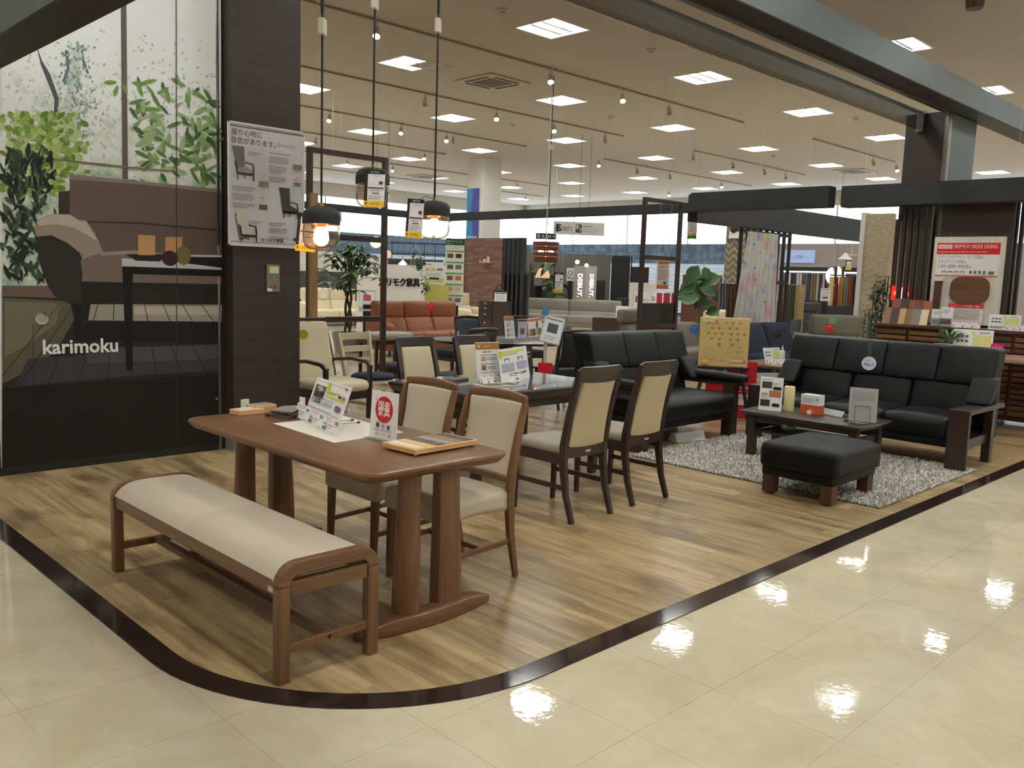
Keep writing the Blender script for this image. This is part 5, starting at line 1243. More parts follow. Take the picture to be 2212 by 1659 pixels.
# ---------------- hanging signs
def debut(s, w, h):
    s.rect(w*.04,h*.2,w*.10,h*.8,(40,40,42)); s.text('S', w*.075, h*.26, h*.72, (40,40,42), bold=.03); s.text('DEBUT S', w*.16, h*.3, h*.44, (50,50,52), bold=.01, width=w*.20); s.rect(w*.43,h*.18,w*.55,h*.82,(70,72,74)); s.poly([(w*.44,h*.8),(w*.5,h*.7),(w*.47,h*.4),(w*.44,h*.5)],(190,190,190)); s.rect(w*.51,h*.3,w*.54,h*.6,(150,150,150)); s.lines(w*.56,h*.62,w*.85,h*.74,1,(90,90,92)); s.lines(w*.56,h*.22,w*.92,h*.52,3,(170,168,170))
fsign('hanging_sign', 'long white DEBUT S sign hanging on wires', 'sign', 1194, 480, 1307, 508, 20.5, debut, (206,206,208), 'wire', turn=.25)
def restroom(s, w, h):
    for k, x in enumerate((.10,.17)):
        s.disc(w*x,h*.72,w*.022,(236,236,236)); s.rect(w*(x-.02),h*.28,w*(x+.02),h*.62,(236,236,236))
    s.poly([(w*.30,h*.3),(w*.34,h*.3),(w*.42,h*.72),(w*.38,h*.72)],(236,236,236)); s.disc(w*.31,h*.66,w*.022,(236,236,236)); s.disc(w*.42,h*.36,w*.022,(236,236,236)); s.rect(w*.62,h*.36,w*.74,h*.44,(236,236,236)); s.rect(w*.62,h*.58,w*.72,h*.66,(236,236,236)); s.rect(w*.70,h*.4,w*.74,h*.66,(236,236,236))
    s.rect(w*.82,h*.46,w*.94,h*.53,(236,236,236)); s.poly([(w*.90,h*.7),(w*.96,h*.5),(w*.90,h*.28),(w*.90,h*.36),(w*.94,h*.5),(w*.90,h*.62)],(236,236,236)); s.lines(w*.06,h*.08,w*.7,h*.18,1,(200,200,200))
fsign('direction_sign', 'black hanging restroom direction sign with a right arrow', 'sign', 1157, 504, 1201, 517, 27, restroom, (34,36,40), 'wire')
def menu(a, b):
    def d(s, w, h): s.rect(w*.06,h*.84,w*.94,h*.94,a); s.lines(w*.12,h*.72,w*.9,h*.8,2,(90,88,90)); s.lines(w*.1,h*.3,w*.9,h*.68,8,(170,130,140)); s.rect(w*.04,h*.03,w*.96,h*.14,b); s.rect(w*.55,h*.17,w*.8,h*.26,(80,90,110))
    return d
fsign('hanging_poster', 'white poster with orange header hanging inside the open frame', 'poster', 1417, 561, 1444, 625, 12.6, menu((206,120,60),(214,110,70)), (238,236,236), 'wire')
fsign('hanging_poster', 'hanging card with yellow and green foot beside the open frame', 'poster', 1484, 466, 1504, 516, 14.0, lambda s,w,h: (s.rect(w*.1,h*.22,w*.9,h*.95,(226,222,224)), s.lines(w*.2,h*.3,w*.85,h*.9,8,(150,148,150)), s.rect(0,0,w,h*.13,(72,130,66)), s.rect(0,h*.13,w,h*.2,(222,190,70))), (206,170,110), 'wire')
fsign('hanging_poster', 'small blue-edged notice hanging behind the lowest pendant lamp', 'poster', 716, 452, 737, 478, 17.0, lambda s,w,h: (s.rect(w*.08,h*.1,w*.92,h*.92,(206,212,220)), s.lines(w*.15,h*.2,w*.85,h*.8,5,(90,90,96))), (60,96,168), 'wire')
def green_board(s, w, h):
    s.rect(0,h*.90,w,h,(42,84,58)); s.text('特定アフターサービス', w*.06, h*.945, w*.10, (230,236,230), width=w*.8); s.lines(w*.08,h*.915,w*.4,h*.93,1,(200,214,200)); s.lines(w*.06,h*.84,w*.94,h*.885,2,(190,188,190))
    for k in range(5):
        v = h*(.82-.165*k); s.rect(w*.02,v-h*.022,w*.98,v,(96,160,74)); 
        for j, cl in enumerate((((120,70,66),(60,62,60)),((96,86,76),(110,112,116)),((130,90,76),(190,110,60)),((200,170,120),(210,190,150)),((150,140,130),(120,110,104)))[k]): s.rect(w*(.1+.44*j),v-h*.11,w*(.42+.44*j),v-h*.045,cl)
fsign('info_board', 'tall white info board with green header and green bands', 'info board', 960, 517, 1000, 660, 18.9, green_board, (232,232,230), 'leg')
fsign('info_board', 'slanted white board of yellow sofa pictures below the trailing plant', 'info board', 917, 566, 958, 614, 18.6, lambda s,w,h: (s.lines(w*.06,h*.85,w*.5,h*.93,1,(110,110,116)), s.rect(w*.06,h*.6,w*.26,h*.72,(222,196,90)), s.rect(w*.34,h*.6,w*.56,h*.72,(226,200,96)), s.rect(w*.64,h*.62,w*.95,h*.72,(120,118,124)), s.lines(w*.06,h*.36,w*.9,h*.5,3,(180,178,186)), s.rect(0,h*.06,w,h*.28,(200,204,120))), (232,232,236), 'leg', tilt=.12)
fsign('foil_panel', 'crinkled pale yellow foil panel behind the tan sofa', 'panel', 917, 615, 968, 668, 18.2, None, (206,200,110), 'leg', m=mat('foil_yellow', (206,200,110), rough=.15, bump=1.0, bscale=25))
fsign('price_sheet', 'tilted silver-framed sheet with a red sofa beside the tan sofa', 'price sheet', 775, 626, 812, 672, 17.4, lambda s,w,h: (s.rect(w*.04,h*.2,w*.96,h*.94,(230,228,230)), s.rect(w*.25,h*.48,w*.7,h*.78,(176,74,84)), s.lines(w*.15,h*.25,w*.85,h*.42,3,(170,166,170))), (170,172,172), 'leg', tilt=.25)
# ---------------- lamps in the back
def globe(label, px, py, r, dist, col, st, wire=True, cat='pendant lamp', squash=1.0):
    p = at(px, py, dist); t = thing('globe_lamp', label, cat, p); MB().ball((0,0,0), r, 10, squash).build('shade', emis('glow_%d' % px, col, st), t, smooth='all')
    if wire: MB().cyl((0,0,r*.9),(0,0,ZC-p.z),.004,n=6).build('cord', BLACKP, t)
    return t
globe('pale paper globe lamp above the potted tree', 812, 523, .13, 19.5, (255,232,190), 1.6); globe('small amber glass globe lamp beside the open frame post', 837, 549, .09, 20.0, (255,214,170), .8)
t = globe('striped round lamp glowing among the fabric samples', 1805, 596, .27, 24.5, (255,238,210), 2.2, True)
for k in (-.1,.1): MB().box(k-.03,k+.03,-.29,.29,-.26,.26).move(Matrix.Rotation(-.78,4,'Z')).build('dark_band', BLACKP, t)
globe('tiny lit bulb hanging above the DEBUT pillar', 1247, 566, .05, 21, (255,220,160), 12); globe('tiny lit bulb hanging beside the DEBUT pillar', 1267, 573, .045, 21.5, (255,230,190), 12)
p = at(870, 568, 17.5); t = thing('cone_lamp', 'small white cone pendant lamp above the white reception wall', 'pendant lamp', p); MB().lathe([(.015,.06),(.03,.04),(.085,-.015),(.088,-.03),(.001,-.05)], n=18).build('shade', emis('cone_glow', (255,246,230), 1.4), t, smooth=True); MB().lathe([(.004,.10),(.02,.05),(.001,.05)], n=10).build('wood_cap', TAN, t); MB().cyl((0,0,.09),(0,0,ZC-p.z),.003,n=6).build('cord', WIRE, t)
# drum pendant with glowing slits
p = at(1179, 545, 14.2); t = thing('drum_lamp', 'red-brown drum pendant lamp with glowing horizontal slits', 'pendant lamp', p)
DRUM = mat('drum_red', (96,52,36), rough=.5); rd = .218
for z0, z1 in ((.10,.165),(.02,.085),(-.065,.0),(-.165,-.08)): MB().lathe([(rd,z0),(rd,z1),(rd-.006,z1),(rd-.006,z0),(rd,z0)], n=36).build('shade_band', DRUM, t, smooth=True)
for k in range(4): a = k*1.57+.4; MB().cyl((.19*math.cos(a),.19*math.sin(a),-.16),(.19*math.cos(a),.19*math.sin(a),.16),.004,n=6).build('rib', BLACKP, t)
for k in (-1,1): MB().ball((k*.08*CR.x, k*.08*CR.y, -.01), .05, 8).build('bulb', emis('drum_bulb', (255,206,140), 30), t, smooth='all')
MB().cyl((0,0,-.02),(0,0,ZC-p.z),.008,n=8).build('cord', WIRE, t); MB().cyl((0,0,-.30),(0,0,-.02),.008,n=8).build('pull_rod', WIRE, t)
MB().cyl((-.1*CR.x,-.1*CR.y,-.01),(.1*CR.x,.1*CR.y,-.01),.008,n=6).build('lamp_holder', BLACKP, t)
c = at(1173, 596, 27.6); t = thing('table_lamp', 'lamp with cream cone shade on a dark cabinet', 'lamp', (c.x,c.y,1.2)); MB().lathe([(.26,c.z-1.26),(.13,c.z-.95)], n=20).build('shade', emis('shade_cream', (236,196,140), .9), t, smooth=True); MB().lathe([(.08,0),(.07,.03),(.015,.05),(.015,c.z-1.1)], n=14).build('base', DRK[2], t)
solid('cabinet', 'dark tall cabinet holding the cream shaded lamp', 'cabinet', c.x-.22,c.x+.22,c.y-.22,c.y+.22,ZF,1.2, DRK[2])
# white desk lamp style pendant with tag
p = at(1826, 556, 19.0); t = thing('swing_lamp', 'white swing-arm pendant lamp with cone shade above the fabric samples', 'pendant lamp', p); SW = mat('lamp_white', (222,220,212), rough=.35)
MB().lathe([(.02,.10),(.05,.06),(.10,0),(.16,-.04),(.15,-.04),(.03,.05)], n=20).build('shade', SW, t, smooth=True); MB().cyl((.0,0,.05),(.26*CR.x,.26*CR.y,.06),.02,n=8).build('arm', TAN, t); MB().cyl((.12*CR.x,.12*CR.y,.06),(.12*CR.x,.12*CR.y,ZC-p.z),.004,n=6).build('cord', WIRE, t)
fsign('price_tag', 'small price tag hanging below the white swing-arm lamp', 'price tag', 1826, 563, 1838, 583, 18.9, price_tag, (236,222,206), 'wire')
# ---------------- DEBUT pillar: pale post with lit vertical letters on two faces
c = at(1262, 650, 26.5); zt = at(1262, 575, 26.5).z
PAL = mat('pale_post', (190,184,176), rough=.6); t = thing('debut_pillar', 'pale square pillar with lit vertical DEBUT letters on two faces', 'sign pillar', (c.x, c.y, ZF)); hw = .246
box('post', PAL, t, -hw,hw,-hw,hw,0,zt); LIT = emis('lit_letter', (255,255,250), 2.2)
for P0, U in (((-hw,hw,0),(0,-1,0)), ((-hw,-hw,0),(1,0,0))):
    s = Sheet(P0, U, (0,0,1), step=.002); s.text('DEBUT.', hw*.72, zt-.24, .25, LIT, bold=.02, turn=1, width=.70); s.build('lettering', None, t)
# white S boxes
for (x0, x1, d, lab) in ((1357,1402,19.0,'white display block with S logo beside the open frame'),(1402,1416,20.5,'white display block half hidden behind the open frame')):
    c = at((x0+x1)/2, 690, d); zt = at(1380, 611, d).z; w = (x1-x0)/2*d/FPX; t = thing('display_block', lab, 'display block', (c.x,c.y,ZF), math.atan2(-c.x,c.y)); box('block', WP, t, -w,w,0,.4,0,zt)
    s = Sheet((-w,0,0),(1,0,0),(0,0,1)); s.rect(w*.5,zt*.62,w*1.9,zt*.86,(226,226,230)); s.rect(w*.62,zt*.7,w*.74,zt*.8,(40,40,42)); s.text('S', w*.7, zt*.71, zt*.10, (40,40,42)); s.text('DEBUT S', w*.98, zt*.72, zt*.05, (60,60,62), width=w*.8); s.build('print', None, t)
# ---------------- stone wall, dark shelving and counters at the back of the hall
STN = mat('grey_stone', (104,104,98), rough=.8, vary=.18, vscale=1.5)
def pbox(name, label, cat, x0, y0, x1, d, m, depth=.3, zb=ZF, part='body'):
    """Block facing the aisle corner between two pixel columns, down to zb."""
    c = at((x0+x1)/2, y0, d); w = (x1-x0)/2*d/FPX; t = thing(name, label, cat, (c.x, c.y, zb), math.atan2(-c.x, c.y)); box(part, m, t, -w, w, 0, depth, 0, c.z-zb); return t
pbox('stone_partition', 'grey rough stone partition behind the DEBUT pillar', 'partition', 1128, 548, 1320, 28.6, STN)
pbox('shelf_unit', 'tall black shelf unit with patterned goods at the hall corner', 'shelf unit', 1322, 553, 1362, 27.6, mat('shelf_black', (30,29,32), rough=.7, vary=.9, vscale=6))
t = pbox('counter', 'low black counter right of the tall black shelf unit', 'counter', 1362, 577, 1402, 26.5, BLACKP)
for k in range(7): t = pbox('post', 'thin black vertical post of the shelf screen', 'screen post', 1322+k*7, 551, 1324.5+k*7, 25.6, BLACKP, .05); t['group'] = 'thin black screen posts'; t.name = 'screen_post'
for (a, b, y, d, m_, lab) in ((1285,1308,606,27.4,DRK[2],'small dark brown cabinet right of the DEBUT pillar'),(1222,1240,612,27.3,STN,'grey stone block left of the DEBUT pillar'),(1142,1154,588,27.2,BLACKP,'black tall speaker-like cabinet beside the coat stand')): pbox('cabinet', lab, 'cabinet', a, y, b, d, m_)
fsign('sign_card', 'white card with round emblem behind the big-leaved plant', 'sign', 1223, 579, 1240, 607, 26.9, lambda s,w,h: (s.disc(w*.5,h*.6,w*.3,(120,124,130)), s.disc(w*.5,h*.6,w*.2,(232,232,234)), s.lines(w*.1,h*.15,w*.9,h*.3,1,(120,120,124))), (230,230,232), 'leg')
fsign('price_tag', 'hanging price tag with yellow foot in front of the big-leaved plant', 'price tag', 1195, 589, 1215, 632, 16.5, price_tag, (236,234,236), 'wire')
# coat stand
c = at(1143, 650, 26.4); t = thing('coat_stand', 'dark wooden coat stand with branching pegs', 'coat stand', (c.x,c.y,ZF)); zt = at(1143,570,26.4).z
MB().cyl((0,0,0),(0,0,zt),.035,.025,n=10).build('pole', WAL[2], t)
for k in range(6): a = k*1.05; MB().cyl((0,0,zt-.55+.06*k),(.25*math.cos(a),.25*math.sin(a),zt-.25+.06*k),.012,n=6).build('peg', WAL[2], t)
MB().lathe([(.22,0),(.22,.03),(.03,.06)], n=18).build('base', WAL[2], t)
t = fsign('label_tag', 'white paper label hanging on the coat stand', 'label', 1134, 602, 1140, 611, 25.9, None, (236,236,236), 'wire')
# TV board, cabinets, cream seats near the plant
pbox('tv_board', 'low black television board behind the black two-seat sofa', 'cabinet', 1280, 687, 1358, 22.5, DRK[0], .5)
fsign('price_sheet', 'white brochure holder on the low black television board', 'price sheet', 1330, 661, 1357, 686, 22.3, None, (222,222,222))
pbox('bookcase', 'dark brown wide bookcase with wooden top beside the herringbone pillar', 'cabinet', 1476, 594, 1560, 24.5, WAL[0], .3)
for k in range(3): pbox('red_basket', 'red rounded seat pod low behind the open frame', 'seat pod', 1417+k*17, 633, 1431+k*17, 23.0, flat((150,34,44)), .3)['group'] = 'red seat pods'
# wire racks near the ceiling sign area
t = pbox('dark_showcase', 'dark showcase hall with bright sign strip behind the trailing plant', 'showcase', 838, 560, 958, 25.5, mat('charcoal_wall', (62,62,64)), .3)
c = at(905, 545, 24.4); t = thing('wire_rack', 'thin black wire rack grid behind the trailing plant', 'rack', (c.x, c.y, ZF), math.atan2(-c.x,c.y)); zt = at(905, 526, 24.4).z
for k in range(6): box('upright', BLACKP, t, -.75+.3*k-.01,-.75+.3*k+.01,0,.02,0,zt)
for z in (zt, zt-.3, zt-.55): box('rail', BLACKP, t, -.8,.8,0,.02,z-.015,z+.015)
for k in range(4): box('slat', DRK[2], t, .85+k*.11,.91+k*.11,0,.05,0,zt+.1)
p = at(898, 545, 18.0); t = thing('hanging_planter', 'trailing ivy in a small wire house-shaped planter', 'plant', p); R2 = random.Random(9)
for a, b in (((-.12,0,0),(-.12,0,-.3)),((.12,0,0),(.12,0,-.3)),((-.12,0,0),(0,0,.12)),((.12,0,0),(0,0,.12)),((-.12,0,-.3),(.12,0,-.3))): MB().cyl(a,b,.006,n=6).build('wire', mat('gold_wire', (190,180,150), rough=.4), t)
MB().cyl((0,0,.12),(0,0,ZC-p.z),.003,n=6).build('cord', WIRE, t); mb = MB()
for k in range(90): u = R2.random(); leaf(mb, (CR.x*.24*u+R2.uniform(-.06,.06), CR.y*.24*u+R2.uniform(-.06,.06), -.1-.75*u*u+R2.uniform(-.08,.1)), (R2.uniform(-1,1),R2.uniform(-1,1),R2.uniform(-.8,.4)), .09, .07)
mb.build('leaf_cluster', LEAFM[1], t)
# ---------------- herringbone pillar
HB = mat('herringbone', (110,104,88), rough=.7); nt = HB.node_tree; wv = nt.nodes.new('ShaderNodeTexWave'); wv.wave_type = 'BANDS'; wv.bands_direction = 'DIAGONAL'; wv.inputs['Scale'].default_value = 1.6
ge = nt.nodes.new('ShaderNodeNewGeometry'); sp_ = nt.nodes.new('ShaderNodeSeparateXYZ'); nt.links.new(ge.outputs['Position'], sp_.inputs[0]); pg = nt.nodes.new('ShaderNodeMath'); pg.operation = 'PINGPONG'; pg.inputs[1].default_value = .16; nt.links.new(sp_.outputs['Y'], pg.inputs[0]); mu = nt.nodes.new('ShaderNodeMath'); mu.operation = 'ADD'; nt.links.new(pg.outputs[0], mu.inputs[0]); nt.links.new(sp_.outputs['Z'], mu.inputs[1]); cb = nt.nodes.new('ShaderNodeCombineXYZ'); nt.links.new(mu.outputs[0], cb.inputs['Z']); wv.bands_direction = 'Z'; nt.links.new(cb.outputs[0], wv.inputs['Vector'])
cr = nt.nodes.new('ShaderNodeValToRGB'); cr.color_ramp.elements[0].color = lin((84,82,74)); cr.color_ramp.elements[1].color = lin((146,130,102)); nt.links.new(wv.outputs['Fac'], cr.inputs[0]); nt.links.new(cr.outputs[0], nt.nodes['Principled BSDF'].inputs['Base Color'])
a, b = onx(1568, 520, 21.5), onx(1604, 520, 21.5); struct(MB().box(21.5,22.3,b.y,a.y,0,3.7).build('wall_herringbone_pillar', HB))
p = onx(1587, 507, 21.45); t = thing('emergency_light', 'white emergency light box on the herringbone pillar', 'emergency light', p); box('box', flat((226,226,222)), t, -.06,.02,-.14,.14,-.1,.08); MB().ball((-.03,0,.14),.11,8).build('lamp', BLACKP, t)
# ---------------- lattice screen, floral curtain, fabric racks
t = thing('lattice_screen', 'tall black lattice screen behind the floral curtain', 'lattice screen', (13.0, 7.5, ZF)); xa = ony(1604, 470, 7.5).x; xb = ony(1710, 470, 7.5).x
for k in range(9): x = xa+(xb-xa)*k/8; box('bar', BLACKP, t, x-.018,x+.018,7.48,7.53,ZF,2.355, world=True)
for py in (505, 610): z = ony(1660, py, 7.5).z; box('cross_bar', BLACKP, t, xa,xb,7.475,7.53,z-.03,z+.03, world=True)
CUR = mat('floral_voile', (226,226,226), rough=.9); nt = CUR.node_tree; bs = nt.nodes['Principled BSDF']; ge = nt.nodes.new('ShaderNodeNewGeometry')
prev = None
for k, (sc, cl) in enumerate(((2.6,(226,186,186)),(3.1,(190,180,214)),(3.7,(228,212,164)),(4.4,(190,200,214)),(6.0,(110,100,104)))):
    mp = nt.nodes.new('ShaderNodeMapping'); mp.inputs['Location'].default_value = (k*3.1,k*1.7,k*2.3); nt.links.new(ge.outputs['Position'], mp.inputs['Vector']); vo = nt.nodes.new('ShaderNodeTexVoronoi'); vo.inputs['Scale'].default_value = sc; nt.links.new(mp.outputs[0], vo.inputs['Vector'])
    mr = nt.nodes.new('ShaderNodeMapRange'); mr.inputs['From Min'].default_value = (.42,.40,.32,.30,.13)[k]; mr.inputs['From Max'].default_value = (.18,.18,.14,.14,.08)[k]; nt.links.new(vo.outputs['Distance'], mr.inputs['Value']); mx = nt.nodes.new('ShaderNodeMix'); mx.data_type = 'RGBA'; mx.inputs[7].default_value = lin(cl); nt.links.new(mr.outputs[0], mx.inputs[0])
    if prev is None: mx.inputs[6].default_value = lin((222,222,222))
    else: nt.links.new(prev, mx.inputs[6])
    prev = mx.outputs[2]
nt.links.new(prev, bs.inputs['Base Color']); tr = nt.nodes.new('ShaderNodeBsdfTranslucent'); nt.links.new(prev, tr.inputs[0]); mxs = nt.nodes.new('ShaderNodeMixShader'); mxs.inputs[0].default_value = .35; nt.links.new(bs.outputs[0], mxs.inputs[1]); nt.links.new(tr.outputs[0], mxs.inputs[2]); nt.links.new(mxs.outputs[0], nt.nodes['Material Output'].inputs[0])
pt = ony(1614, 499, 7.42); p2 = ony(1682, 499, 7.42); b1_ = ony(1594, 690, 7.3)
t = thing('floral_curtain', 'sheer white curtain with pastel watercolour flowers', 'curtain', ((pt.x+p2.x)/2, 7.38, ZF)); mb = MB(); n = 60; rows = 16; vs = []
for j in range(rows+1):
    f = j/rows; z = pt.z*(1-f)+.1*f; x0 = pt.x+(b1_.x-pt.x)*min(1,f*1.4); x1 = p2.x+.03*f
    for i in range(n+1): u = i/n; vs.append((x0+(x1-x0)*u, 7.40+(.02+.035*f)*math.sin(u*46+.6*f)-.03*f, z))
mb.add(vs, [(j*(n+1)+i, j*(n+1)+i+1, (j+1)*(n+1)+i+1, (j+1)*(n+1)+i) for j in range(rows) for i in range(n)]); mb.build('cloth', CUR, t, smooth='all', world=True); MB().cyl((pt.x,7.42,pt.z),(p2.x,7.42,pt.z),.008,n=6).build('rod', BLACKP, t, world=True)
def hang(label, px, y0, y1, wpx, d, col, grp='hanging fabric samples'):
    c = at(px, y0, d); k = d/FPX; w = wpx*k; h = (y1-y0)*k; t = thing('fabric_sample', label, 'fabric sample', (c.x,c.y,c.z), math.atan2(-c.x,c.y)+.25, grp); mb = MB(); n = 10; vs = []
    for j in range(5):
        for i in range(n+1): u = i/n; vs.append((-w/2+w*u*(1+.05*j), .012*math.sin(u*14+px)*(1+j*.5), -h*j/4))
    mb.add(vs, [(j*(n+1)+i, j*(n+1)+i+1, (j+1)*(n+1)+i+1, (j+1)*(n+1)+i) for j in range(4) for i in range(n)]); mb.build('cloth', mat('fabric_%d_%d_%d' % col, col, rough=.95), t, smooth='all')
hang('grey blue fabric length on the rail beside the bookcase', 1562, 612.5, 668, 13, 15.1, (120,124,132)); hang('brown fabric length on the rail left of the floral curtain', 1580, 612.5, 690, 17, 15.1, (112,84,66)); hang('olive fabric strip on the rail beside the bookcase', 1571, 612.5, 665, 6, 15.1, (104,96,60)); hang('dark brown fabric length next to the lattice screen', 1593, 612.5, 690, 8, 15.1, (70,54,46))
for k, (px, w, cl, nm) in enumerate(((1690,6,(150,70,50),'rust'),(1697,7,(196,190,170),'ivory'),(1705,9,(110,106,88),'olive grey'),(1716,7,(92,88,72),'moss'),(1723,8,(190,170,128),'sand'),(1731,9,(206,182,120),'straw'))): hang('%s hanging fabric sample right of the floral curtain' % nm, px, 615.5, 690, w, 15.7, cl)
c = at(1580, 608, 15.2)
for lab, xa_, xb_, yy, d in (('chrome rail carrying the brown fabric lengths',1555,1600,612,15.1),('chrome rail carrying the sand coloured fabric samples',1686,1738,615,15.7)):
    a, b = at(xa_, yy, d), at(xb_, yy, d); t = thing('garment_rail', lab, 'rail', (a.x,a.y,ZF)); MB().cyl(a,(b.x,b.y,a.z),.012,n=8).build('rail', METAL, t, world=True)
    for q in (a,b): MB().cyl((q.x,q.y,ZF),(q.x,q.y,a.z),.012,n=8).build('post', METAL, t, world=True)
# ---------------- fabric hall at the taupe end wall
s0 = onx(1694, 540, X1-.02); s1 = onx(1759, 568, X1-.02)
t = thing('lit_sign', 'pale blue lit CCR sign on the taupe end wall', 'sign', (X1-.03, (s0.y+s1.y)/2, s1.z)); box('panel', emis('sign_blue', (176,196,236), .75), t, X1-.06,X1-.01,s1.y,s0.y,s1.z,s0.z, world=True)
s = Sheet((X1-.06, s0.y, s1.z), (0,-1,0), (0,0,1), step=.004); w = s0.y-s1.y; h = s0.z-s1.z; s.text('CCR', w*.41, h*.38, h*.28, (40,50,80), bold=.01, width=w*.22); s.text('INTERIOR', w*.22, h*.40, h*.12, (90,104,140), width=w*.16); s.text('Salon', w*.65, h*.40, h*.12, (90,104,140), width=w*.11); s.lines(w*.2,h*.26,w*.72,h*.31,1,(120,134,168)); s.build('lettering', None, t, world=True)
xa, ya, yb = 27.5, onx(1684, 580, 27.5).y, onx(1862, 580, 27.5).y; zt = onx(1760, 577, 27.5).z; zm = onx(1760, 586, 27.5).z
t = thing('fabric_shelf', 'long black fabric display with a lit rail on the end wall', 'display shelf', (xa+.3, (ya+yb)/2, ZF)); box('header', BLACKP, t, xa,xa+.6,yb,ya,zm,zt, world=True); box('back', mat('charcoal_wall', (62,62,64)), t, xa+.5,xa+.6,yb,ya,ZF,zm, world=True); box('counter', BLACKP, t, xa,xa+.5,yb,ya,ZF,.95, world=True); box('light_strip', emis('shelf_light', (235,240,255), 6), t, xa+.3,xa+.4,yb,ya,zm-.04,zm, world=True)
R3 = random.Random(2)
for k in range(26):
    y = ya-.12-(ya-yb-.2)*k/26; cl = R3.choice([(90,96,104),(196,200,206),(60,60,70),(120,50,46),(180,184,190),(70,40,60),(110,90,70),(40,44,60),(150,150,140)]); z1 = zm-.08; o = MB().box(xa+.1,xa+.18,y-.07,y+.05,.97,z1).build('fabric_bolt', mat('fabric_%d_%d_%d' % cl, cl, rough=.95)); tag(o, '%s fabric bolt hanging in the lit black display' % {(90,96,104):'slate',(196,200,206):'pale grey',(60,60,70):'dark grey',(120,50,46):'brick red',(180,184,190):'silver',(70,40,60):'plum',(110,90,70):'brown',(40,44,60):'navy',(150,150,140):'stone'}[cl], 'fabric', 'fabric bolts in the lit display')
for k, (px, w, y0, cl, nm) in enumerate(((1797,9,606,(206,176,130),'tan'),(1808,8,604,(120,34,36),'dark red'),(1818,9,600,(150,118,70),'bronze'),(1828,10,610,(110,106,96),'grey'),(1838,8,598,(120,66,36),'rust brown'),(1848,9,602,(44,36,34),'near black'))): hang('%s pointed fabric sample below the striped round lamp' % nm, px, 598, 660, w, 20.7, cl, 'fabric samples below the round lamp')
p = at(1825, 597, 20.7); t = thing('sample_bar', 'dark bar carrying the pointed fabric samples', 'rail', p); MB().cyl((-.35*CR.x,-.35*CR.y,.02),(.35*CR.x,.35*CR.y,.02),.015,n=6).build('bar', BLACKP, t); wires(t, [(p.x-.3*CR.x,p.y-.3*CR.y,p.z+.02),(p.x+.3*CR.x,p.y+.3*CR.y,p.z+.02)])
fsign('price_sheet', 'white tilted sheet in front of the pointed fabric samples', 'price sheet', 1772, 622, 1792, 650, 17, doc((150,146,150)), (226,222,226), 'leg', tilt=.2)
# ---------------- stone mosaic partitions and slats
MOS = mat('stone_mosaic', (176,160,130), rough=.85); nt = MOS.node_tree; tx = nt.nodes.new('ShaderNodeTexBrick'); tx.inputs['Brick Width'].default_value = .16; tx.inputs['Row Height'].default_value = .055; tx.inputs['Mortar Size'].default_value = .002; tx.inputs['Color1'].default_value = lin((196,180,150)); tx.inputs['Color2'].default_value = lin((158,142,116)); tx.inputs['Mortar'].default_value = lin((140,126,102)); tx.inputs['Bias'].default_value = .1; tx.offset = .37; tx.squash = .6; tx.squash_frequency = 3
ge = nt.nodes.new('ShaderNodeNewGeometry'); sp_ = nt.nodes.new('ShaderNodeSeparateXYZ'); cb = nt.nodes.new('ShaderNodeCombineXYZ'); ad = nt.nodes.new('ShaderNodeMath'); nt.links.new(ge.outputs['Position'], sp_.inputs[0]); nt.links.new(sp_.outputs['X'], ad.inputs[0]); nt.links.new(sp_.outputs['Y'], ad.inputs[1]); nt.links.new(ad.outputs[0], cb.inputs['X']); nt.links.new(sp_.outputs['Z'], cb.inputs['Y']); nt.links.new(cb.outputs[0], tx.inputs['Vector']); nt.links.new(tx.outputs['Color'], nt.nodes['Principled BSDF'].inputs['Base Color'])
a, b, e_ = onx(1872, 462, 14.6), onx(1928, 470, 14.6), onx(1862, 462, 14.6)
t = solid('mosaic_partition', 'beige stone mosaic partition with a pale edge behind the khaki armchair', 'partition', 14.6,14.75,b.y,a.y,ZF,a.z, MOS, 'wall'); box('edge', WP, t, 14.58,14.8,a.y,e_.y,ZF,a.z+.02, world=True)
a, b = onx(1946, 476, 11.34), onx(1996, 480, 11.34); solid('mosaic_partition', 'beige stone mosaic partition behind the black vertical slats', 'partition', 11.34,11.39,b.y,a.y,ZF,a.z, MOS, 'wall')
a, b = onx(1927, 474, 14.9), onx(1946, 474, 14.9); t = thing('slat_screen', 'reddish brown ribbed slat panel between the two mosaic partitions', 'slat screen', (14.9,(a.y+b.y)/2,ZF)); box('back_board', mat('maroon', (52,32,32), rough=.6), t, 14.95,15.0,b.y,a.y,ZF,a.z, world=True)
for k in range(5): y = a.y-.02-(a.y-b.y-.04)*k/4; box('slat', mat('maroon_slat', (66,42,42), rough=.5), t, 14.88,14.95,y-.014,y+.014,ZF,a.z, world=True)
t = thing('slat_screen', 'row of black vertical slats beside the dark panelled pillar', 'slat screen', (11.16, 4.4, ZF))
for k in range(5): y = onx(1957+14*k, 450, 11.16).y; box('slat', mat('slat_brown', (46,38,36), rough=.5), t, 11.13,11.19,y-.022,y+.022,ZF,2.55, world=True)
t = thing('slat_screen', 'black vertical slats right of the sample board', 'slat screen', (11.3, 3.1, ZF))
for k in range(3): y = onx(2186+13*k, 450, 11.3).y; box('slat', BLACKP, t, 11.28,11.34,y-.02,y+.02,ZF,2.6, world=True)
